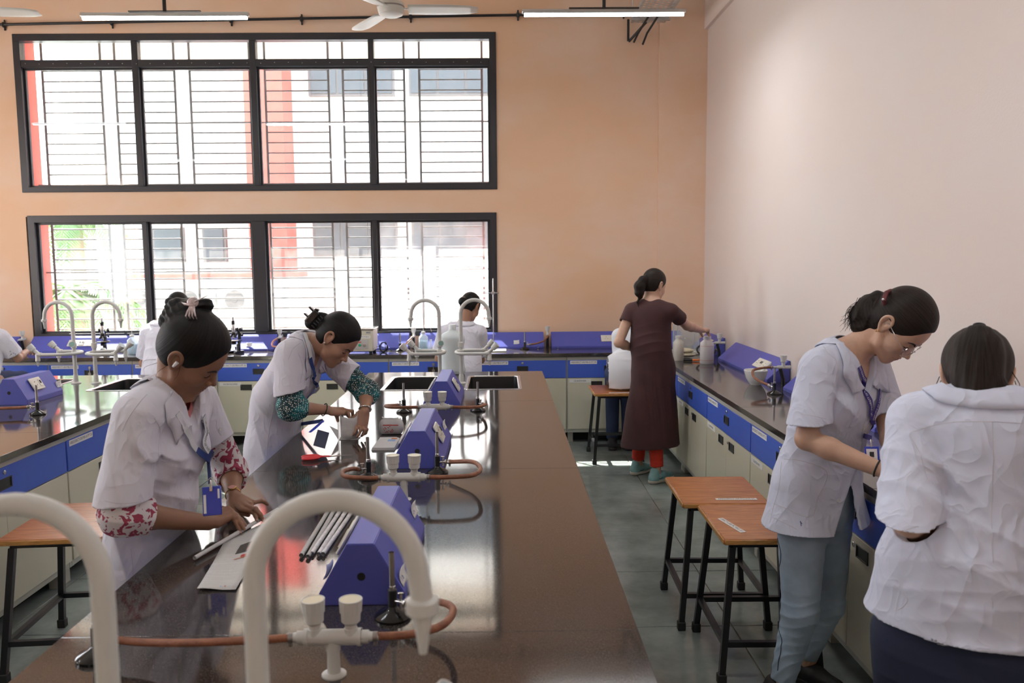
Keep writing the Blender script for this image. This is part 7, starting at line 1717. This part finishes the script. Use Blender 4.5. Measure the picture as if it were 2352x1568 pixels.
# the roll being made, and the finished rolls
def roll(a, b, r, lab, m, grp, end=True):
    a, b = Vector(a), Vector(b); o = thing('paper_roll', lab, 'paper roll', a, 0, grp); d = b - a; N = 26; b_ = MB()
    b_.tube([d * t for t in (0, .33, .66, 1)], r, n=14, cap=False); b_.tube([d * t for t in (0, .5, 1)], r * .62, n=12, cap=False); b_.build('wrapped_sheet', m, o)
    ax = d.normalized(); e1 = ax.orthogonal().normalized(); e2 = ax.cross(e1)
    MB().tube([ax * (.012 + (d.length - .024) * t) + (e1 * math.cos(t * 22) + e2 * math.sin(t * 22)) * r * 1.0 for t in np.linspace(0, 1, 120)], .00045, n=4).build('wrap_edge', m_seam, o)
    return o
m_foil = mat('silvery_printed_foil', (.76, .74, .75), rough=.3, metal=.0, var=.2, vscale=45)
roll(W(447, 1281, Z=.860), W(638, 1169, Z=.868), .0062, 'long thin newspaper roll under the claw clip student\'s fingers', m_news, None)
for i, (x0, y0, x1, y1, m_, lb) in enumerate(((692, 1275, 762, 1160, m_news, 'leftmost newspaper roll beside the nearest blue box'), (707, 1278, 774, 1160, m_news, 'second newspaper roll from the left, yellow-printed'), (716, 1271, 790, 1160, m_foil, 'third roll from the left, silvery'), (732, 1272, 803, 1160, m_foil, 'fourth roll from the left, silvery'), (742, 1272, 817, 1162, m_foil, 'rightmost silvery roll beside the nearest blue box'))):
    roll(W(x0, y0, Z=.857 + .0), W(x1, y1, Z=.858 + (i % 2) * .003), .0068, lb, m_, 'finished paper rolls by the nearest blue box')
# scissors
sc_ = thing('scissors', 'red-handled scissors on the black worktop', 'scissors', W(752, 1050, Z=.856)); m_rh = mat('red_plastic', (.70, .02, .03), rough=.3)
q = Vector(W(808, 1046, Z=.858)) - Vector(W(752, 1050, Z=.858)); q.z = 0; L_ = q.length; q.normalize(); n_ = Vector((-q.y, q.x, 0))
for s_ in (1, -1):
    b = MB(); b._add([q * 0 + n_ * s_ * .007 + Vector((0, 0, .001 * s_ + .003)), q * L_ + Vector((0, 0, .001 * s_ + .003)), q * L_ * .5 - n_ * s_ * .001 + Vector((0, 0, .001 * s_ + .003)), q * 0 - n_ * s_ * .004 + Vector((0, 0, .001 * s_ + .003)),
        q * 0 + n_ * s_ * .007 + Vector((0, 0, .001 * s_ + .0045)), q * L_ + Vector((0, 0, .001 * s_ + .0045)), q * L_ * .5 - n_ * s_ * .001 + Vector((0, 0, .001 * s_ + .0045)), q * 0 - n_ * s_ * .004 + Vector((0, 0, .001 * s_ + .0045))], [(0, 1, 2, 3), (7, 6, 5, 4), (0, 4, 5, 1), (1, 5, 6, 2), (2, 6, 7, 3), (3, 7, 4, 0)])
    b.build('blade', m_steel, sc_)
    c = q * -.072 + n_ * s_ * .018 + Vector((0, 0, .006)); b = MB(); b.tube([c + q * .034 * math.cos(a) + n_ * .0155 * math.sin(a) for a in np.linspace(0, 6.2832, 25)], .006, n=10, flat=.9); b.tube([c + q * .030 - n_ * s_ * .004, q * -.018 - n_ * s_ * .001 + Vector((0, 0, .005)), q * .012 + n_ * s_ * .004 + Vector((0, 0, .005))], [.008, .007, .004], n=8, flat=.6); b.build('handle', m_rh, sc_)
MB().lathe(q * .012 + Vector((0, 0, .002)), [(.004, 0), (.004, .006)], n=10).build('pivot', m_steel, sc_)
# rounded paper bundle with red print
bu = thing('paper_bundle', 'rounded newspaper bundle with red printed squares', 'paper bundle', (-.558, 4.075, .85)); sd = SDF()
sd.cone((-.028, 0, .022), (.028, 0, .022), .03, .03, k=.02); sd.cone((-.028, 0, .05), (.028, 0, .050), .031, .030, k=.03); sd.plane((0, 0, .001), (0, 0, -1), k=.003, lo=(-.2,) * 3, hi=(.2,) * 3); sd.rumple(.0012, 40, 2)
obj('bundle_body', sdf_mesh('bundle_body', sd, [((-.08, -.05, -.01), (.08, .05, .1), .003)]), m_news, bu)
def on(P_, off=.0004): return sd.snap(P_, off)[0]
def band(z0, z1, x0, x1, m_, name='printed_block'):
    rows = [[Vector(p) for p in on([(x, -.045, z) for x in np.linspace(x0, x1, 12)], .0008)] for z in np.linspace(z0, z1, 4)]; MB().grid(rows).build(name, m_, bu)
band(.050, .056, -.042, .044, m_redp)
for (x, z) in ((-.038, .030), (-.034, .022), (-.030, .036), (-.026, .030), (-.022, .012), (-.014, .036), (-.012, .018), (-.006, .042), (-.004, .012), (.002, .018), (.006, .026), (.010, .018), (.006, .010), (-.018, .008), (-.028, .005), (.0, .006)): band(z, z + .0048, x, x + .0055, m_redp)
b = MB(); b.grid([[Vector((-.045 + .08 * u, -.012 + .024 * v, .078 + .006 * math.sin(3 * u + 4 * v) + .006 * (u < .1))) for v in (0, .5, 1)] for u in np.linspace(0, 1, 8)]); o = b.build('loose_flap', m_paper, bu); md = o.modifiers.new('t', 'SOLIDIFY'); md.thickness = .0006
# folded newspaper pad
fo = thing('folded_newspaper', 'small folded newspaper pad beside the second blue box', 'newspaper', (-.548, 3.83, .85))
for i in range(6):
    w0 = .052 - .0006 * i; b = MB(); b.prism([(-w0 - .004, -.115, 0), (w0, -.115, 0), (w0 + .004 - .001 * i, .09, 0), (w0 - .02, .115, 0), (-w0, .11, 0)], (0, 0, .0016), origin=(.0006 * (i % 3), .0005 * i, .0003 + i * .0019)); b.build('folded_sheet', m_news, fo)
b = MB(); b.bb(.0, .035, .02, .06, .0119, .0123); b.build('printed_block', m_bluep, fo); b = MB(); b.bb(.012, .04, .066, .09, .0119, .0123); b.build('printed_block', m_orp, fo)
# packet in the second student's hands
pk = thing('paper_packet', 'half-folded newspaper packet held by the student in teal sleeves', 'paper packet', (-.75, 3.97, .851)); b = MB()
rows = []
for i in range(9):
    u = i / 8; a = -2.5 + u * 5.0; row = []
    for z in (0, .03, .06, .09, .118): row.append(Vector((.05 * math.sin(a) * (1 + .15 * math.cos(2 * a)), -.032 * math.cos(a), z + (.012 * math.sin(2.2 * u * 3 + 1) if z > .1 else 0))))
    rows.append(row)
b.grid(rows); o = b.build('packet_wall', m_news, pk); md = o.modifiers.new('t', 'SOLIDIFY'); md.thickness = .0012
b = MB(); b.prism([(-.045, -.03, 0), (.045, -.03, 0), (.05, .03, 0), (-.05, .03, 0)], (0, 0, .002)); b.build('packet_base', m_news, pk)
b = MB(); b.prism([(-.048, -.034, .001), (-.048, -.034, .05), (-.085, -.055, .075), (-.06, -.05, .03)], (0, .0012, 0)); b.build('loose_flap', m_paper, pk)
# jerrycan
jc = thing('jerrycan', 'large translucent water bottle between the two swan-neck taps', 'jerrycan', (-.372, 6.22, .85)); m_jc = mat('translucent_blue_white_pe', (.80, .87, .88), rough=.4, trans=.12, ior=1.3)
sd2 = SDF(); 
for z in (.03, .27): sd2.cone((-.042, 0, z), (.042, 0, z), .045, .045, k=.02, n=(0, 1, 0), fl=1.0)
sd2.cone((-.038, 0, .03), (-.038, 0, .27), .048, .048, k=.03); sd2.cone((.038, 0, .03), (.038, 0, .27), .048, .048, k=.03); sd2.cone((0, 0, .04), (0, 0, .27), .052, .052, k=.03); sd2.cone((0, 0, .28), (0, 0, .335), .034, .026, k=.03); sd2.plane((0, 0, .001), (0, 0, -1), k=.006, lo=(-.3,) * 3, hi=(.3,) * 3); sd2.plane((0, 0, .35), (0, 0, 1), k=.002, lo=(-.1, -.1, .2), hi=(.1, .1, .5))
obj('bottle_body', sdf_mesh('bottle_body', sd2, [((-.12, -.08, -.01), (.12, .08, .37), .005)]), m_jc, jc)
MB().lathe((0, 0, .335), [(.027, 0), (.0275, .004), (.0275, .04), (.025, .045), (.002, .045)], n=28).build('cap', mat('pale_cap', (.80, .84, .85), rough=.4), jc)
# microscopes
m_enam = mat('black_enamel', (.012, .012, .014), rough=.22); m_brass = mat('brass', (.6, .4, .12), rough=.3, metal=1)
def microscope(loc, lab, rz=0, s=1.0, grp='student microscopes on the window bench'):
    t = thing('microscope', lab, 'microscope', loc, rz, grp); t.scale = (s, s, s)
    b = MB(); b.prism([(-.055, -.085, 0), (-.035, -.085, 0), (-.025, .0, 0), (.025, .0, 0), (.035, -.085, 0), (.055, -.085, 0), (.055, .05, 0), (.03, .075, 0), (-.03, .075, 0), (-.055, .05, 0)], (0, 0, .022)); b.box((0, .045, .05), (.032, .03, .07), bev=.006); b.build('base', m_enam, t)
    b = MB(); b.tube([(0, .05, .07), (0, .062, .11), (0, .068, .16), (0, .055, .205), (0, .03, .225)], [.016, .018, .018, .017, .014], n=12, flat=.8); b.build('arm', m_enam, t)
    b = MB(); b.box((0, -.02, .118), (.11, .10, .007), bev=.002); b.build('stage', m_enam, t); b = MB(); b.box((.02, -.03, .124), (.07, .012, .004)); b.box((.045, -.01, .126), (.01, .05, .006)); b.build('stage_clips', m_steel, t)
    b = MB(); b.lathe((0, -.025, .085), [(.022, 0), (.022, .02), (.014, .03)], n=16); b.build('condenser', m_enam, t); b = MB(); b.lathe((0, -.03, .045), [(.026, -.003), (.026, .003)], n=18, axis=(0, -.6, .8)); b.build('mirror', m_steel, t)
    b = MB(); b.lathe((0, -.025, .195), [(.017, 0), (.019, .005), (.019, .07), (.017, .075)], n=18, axis=(0, -.0, 1)); b.build('body_tube', m_steel, t); b = MB(); b.lathe((0, -.025, .27), [(.0155, 0), (.0155, .035), (.012, .037)], n=16); b.build('eyepiece_holder', m_enam, t); b = MB(); b.lathe((0, -.025, .305), [(.0115, 0), (.0115, .035), (.009, .036)], n=16); b.build('eyepiece', m_steel, t)
    b = MB(); b.lathe((0, -.025, .178), [(.014, 0), (.025, .008), (.024, .018)], n=18); b.build('nosepiece', m_enam, t)
    for ax in ((0, -.05, -1), (.75, -.2, -.75), (-.5, -.5, -.7)): b = MB(); b.lathe((0, -.025, .184), [(.008, .0), (.0095, .012), (.0095, .04), (.005, .05)], n=12, axis=ax); b.build('objective', m_steel if ax[0] == 0 else m_enam, t)
    for s_ in (-1, 1):
        b = MB(); b.lathe((s_ * .018, .04, .222), [(.005, 0), (.005, .012), (.019, .012), (.019, .026), (.012, .028)], n=18, axis=(s_, 0, 0)); b.build('coarse_knob', m_enam, t); b = MB(); b.lathe((s_ * .018, .06, .165), [(.004, 0), (.004, .01), (.012, .01), (.012, .02)], n=14, axis=(s_, 0, 0)); b.build('fine_knob', m_enam, t)
    b = MB(); b.box((0, .064, .185), (.034, .012, .008), bev=.002); b.build('brass_collar', m_brass, t)
    return t
microscope((-3.775, 7.80, .85), 'black microscope behind the right-hand left-bench tap', .25, 1.02)
microscope((-2.53, 7.80, .85), 'black microscope just right of the claw clip student\'s head', -.3, 1.02)
microscope((-4.80, 7.78, .85), 'black microscope cut by the left edge of the photo', .4, 1.0)
# wash bottle, reagent bottles, flask
m_pe = mat('milky_pe_bottle', (.74, .78, .80), rough=.4, alpha=.5); m_liq = mat('pale_blue_liquid', (.35, .62, .78), rough=.2, alpha=.75)
m_glass = mat('thin_glass', (.85, .9, .92), rough=.03, alpha=.28, spec=.9)
def bottle(loc, r, h, lab, m, neck=.4, cap=m_plastic, liquid=None, tube=False, cat='bottle', name='bottle'):
    t = thing(name, lab, cat, loc); 
    MB().lathe((0, 0, 0), [(r * .92, 0), (r, .006), (r, h * .66), (r * .93, h * .74), (r * neck, h * .86), (r * neck, h * .93)], n=28).build('bottle_body', m, t)
    if liquid: MB().lathe((0, 0, .003), [(r * .86, 0), (r * .94, .006), (r * .94, h * .52)], n=24).build('liquid', liquid, t)
    MB().lathe((0, 0, h * .90), [(r * neck * 1.12, 0), (r * neck * 1.15, .003), (r * neck * 1.12, h * .10), (r * neck * .9, h * .105)], n=22).build('cap', cap, t)
    if tube: MB().tube([(0, 0, h), (0, 0, h + .03), (.012, 0, h + .055), (.04, 0, h + .065), (.068, 0, h + .045), (.078, 0, h + .0)], .0022, n=8).build('spout_tube', cap, t)
    return t
bottle((-3.50, 7.79, .85), .046, .185, 'wash bottle of pale blue liquid right of the first microscope', m_pe, liquid=m_liq, tube=True, name='wash_bottle')
bottle((-.745, 7.80, .85), .044, .19, 'clear wash bottle behind the left swan-neck tap', m_pe, liquid=m_liq, tube=True, name='wash_bottle')
bottle((-.60, 7.82, .85), .034, .13, 'small white-capped reagent bottle beside the seated student', m_pe, liquid=mat('cream_powder', (.75, .72, .62), rough=.9))
fl_ = thing('conical_flask', 'clear glass conical flask between the wash bottle and the reagent bottle', 'flask', (-.672, 7.74, .85))
MB().lathe((0, 0, 0), [(.034, 0), (.037, .004), (.034, .02), (.013, .085), (.012, .115), (.015, .12), (.0135, .12), (.0105, .115), (.0115, .085), (.032, .02)], n=28, cap=False).build('flask_body', m_glass, fl_); MB().lathe((0, 0, .002), [(.033, 0), (.034, .004), (.029, .022)], n=24).build('liquid', m_liq, fl_)
# water bath
wb = thing('water_bath', 'cream laboratory water bath with a green lamp and ring lids', 'water bath', (-1.395, 7.76, .85)); m_wb = mat('cream_powder_coat', (.60, .56, .46), rough=.4, bump=.1, bscale=500)
MB().bb(-.20, .20, -.14, .14, .025, .225, bev=.005).build('casing', m_wb, wb); MB().bb(-.207, .207, -.147, .147, .225, .238, bev=.003).build('lid', m_steel, wb)
for x in (-.11, .10): 
    for r_ in (.075, .055, .035): MB().lathe((x, 0, .238), [(r_, 0), (r_, .004), (r_ - .008, .005), (r_ - .017, .004)], n=28).build('ring_lid', m_steel, wb)
for x in (-.17, .17):
    for y in (-.11, .11): MB().lathe((x, y, 0), [(.015, 0), (.018, .026)], n=12).build('foot', m_blackr, wb)
MB().bb(-.13, .155, -.1425, -.139, .045, .135, bev=.001).build('control_panel', mat('grey_panel', (.50, .48, .47), rough=.4), wb)
MB().lathe((.075, -.142, .085), [(.012, 0), (.012, .004), (.008, .007)], n=18, axis=(0, -1, 0)).build('indicator_lamp', mat('green_lamp', (.02, .45, .22), rough=.2), wb); MB().lathe((.12, -.142, .085), [(.014, 0), (.014, .003), (.009, .004), (.009, .014)], n=20, axis=(0, -1, 0)).build('dial', m_steel, wb); MB().lathe((.0, -.142, .085), [(.017, 0), (.014, .018)], n=20, axis=(0, -1, 0)).build('dial', m_enam, wb)
MB().bb(.06, .09, -.1445, -.142, .108, .116).build('red_tag', m_redp, wb)
lb = MB().bb(-.05, .175, -.1412, -.1395, .148, .174).build('name_plate', m_paper, wb); text('ARES/SRICT-ISR/M/WB/01', .018, frame((.062, -.1416, .161), (1, 0, 0), (0, 0, 1)), m_ink, lb, fit=.21)
lb = MB().bb(.135, .178, -.1412, -.1395, .193, .209).build('maker_plate', mat('grey_maker_plate', (.35, .36, .38), rough=.4), wb); text('IMECO', .011, frame((.156, -.1416, .201), (1, 0, 0), (0, 0, 1)), m_ink, lb)
rn = random.Random(3); pts = [Vector((-1.19, 7.80, .90))]
for i in range(26): a = i * 1.05; pts.append(Vector((-1.12 + .035 * math.cos(a) + rn.uniform(-.01, .01), 7.76 + .02 * math.sin(a * .7), .90 + .045 * math.sin(a) + rn.uniform(-.006, .006))))
pts += [Vector((-1.10, 7.80, .856)), Vector((-1.05, 7.86, .856))]
hose(pts, 'bundled black power cord beside the water bath', m_blackr, r=.003, name='power_cord')
# retort stand
rs = thing('retort_stand', 'steel retort stand with a clamp in front of the window frame', 'retort stand', (-.075, 7.80, .85))
MB().bb(-.04, .12, -.11, .06, 0, .012, bev=.003).build('base_plate', m_plastic, rs); MB().tube([(0, 0, .01), (0, 0, .69)], .0055, n=12).build('rod', m_steel, rs); b = MB(); b.box((0, 0, .552), (.03, .028, .026), bev=.003); b.tube([(.0, -.012, .552), (.055, -.012, .552)], .006, n=8); b.build('boss_head', m_steel, rs); MB().tube([(0, -.015, .552), (-.12, -.015, .552), (-.14, -.015, .550)], [.0045, .004, .002], n=8).build('clamp_arm', m_steel, rs)
# right wall bench: bottle in hand, jar, balance shield, bags, marker, mortar
bt = bottle((1.695, 6.715, .85), .057, .225, 'white plastic bottle whose cap the woman in brown is holding', mat('white_hdpe', (.72, .70, .70), rough=.4), neck=.5, cap=mat('grey_white_cap', (.62, .62, .66), rough=.4))
for z in (.028, .145): MB().lathe((0, 0, z), [(.0573, 0), (.0573, .002)], n=28, cap=False).build('orange_line', m_orp, bt)
bottle((1.505, 6.93, .85), .046, .21, 'cream plastic jar half hidden by the brown dress', mat('cream_hdpe', (.66, .63, .56), rough=.45), neck=.55, cap=m_plastic)
bs = thing('balance_shield', 'clear plastic balance cover in the corner of the right bench', 'balance cover', (1.68, 7.42, .85)); m_ac = mat('clear_acrylic', (.80, .88, .90), rough=.05, alpha=.22, spec=.8); m_ace = mat('acrylic_edge', (.55, .66, .66), rough=.2)
for (x0, x1, y0, y1, z0, z1) in ((-.10, .10, -.09, -.086, .03, .26), (-.10, .10, .086, .09, .03, .26), (-.10, -.096, -.09, .09, .03, .26), (.096, .10, -.09, .09, .03, .26), (-.11, .11, -.10, .10, .26, .265)): MB().bb(x0, x1, y0, y1, z0, z1).build('panel', m_ac, bs)
b = MB()
for sx in (-1, 1):
    for sy in (-1, 1): b.box((sx * .099, sy * .089, .145), (.006, .006, .23))
b.build('corner_strips', m_ace, bs, kind='stuff'); MB().bb(-.115, .115, -.105, .105, 0, .03, bev=.005).build('balance_base', m_ivory, bs); MB().lathe((0, 0, .03), [(.01, 0), (.01, .012), (.05, .013), (.05, .016)], n=24).build('pan', m_steel, bs); MB().lathe((-.03, -.09, .15), [(.006, 0), (.008, .01)], n=12, axis=(0, -1, 0)).build('door_knob', m_ivory, bs)
m_bag = mat('printed_poly_bag', (.60, .54, .38), rough=.35, var=.3, vscale=35)
for i, (x, y, z, sx, lb) in enumerate(((1.60, 7.12, .025, .10, 'lower yellowish sample bag behind the held bottle'), (1.60, 7.14, .06, .085, 'upper crinkled sample bag on top of the other bag'))):
    t = SDF(); t.ell((0, 0, 0), (sx, .07, .022), k=.01); t.rumple(.004, 28, i + 4); o = obj('sample_bag', sdf_mesh('sample_bag', t, [((-.14, -.1, -.04), (.14, .1, .04), .005)]), m_bag); o.location = (x, y, .85 + z); tag(o, lb, 'bag', 'sample bags on the right bench')
    if i == 0: text('ARES/SRICT-ISR/CHEM/WB', .018, frame((0, -.071, .0), (1, 0, 0), (0, .3, 1)), m_ink, o, fit=.15)
mk = thing('marker', 'black marker with an orange band lying before the bags', 'marker', (1.535, 6.86, .862)); d = Vector((.14, -.03, 0)); MB().tube([(0, 0, 0), d * .5], .010, n=12).build('cap', m_blackp, mk); MB().tube([d * .5, d], .0085, n=12).build('barrel', mat('orange_barrel', (.75, .18, .03), rough=.4), mk)
mo = thing('mortar', 'white porcelain mortar on the right bench', 'mortar', (1.742, 5.56, .85)); m_porc = mat('white_porcelain', (.78, .78, .75), rough=.18)
MB().lathe((0, 0, 0), [(.036, 0), (.038, .004), (.045, .012), (.066, .045), (.077, .085), (.080, .098), (.077, .102), (.070, .098), (.062, .06), (.045, .028), (.01, .016)], n=40).build('bowl', m_porc, mo)
b = MB(); b.tube([(.0, 0, .040), (.03, -.02, .085), (.070, -.03, .132), (.092, -.034, .152)], [.018, .011, .011, .015], n=16); ps = b.build('pestle', m_porc); ps.location = (1.742, 5.56, .85); tag(ps, 'white pestle leaning in the mortar', 'pestle')
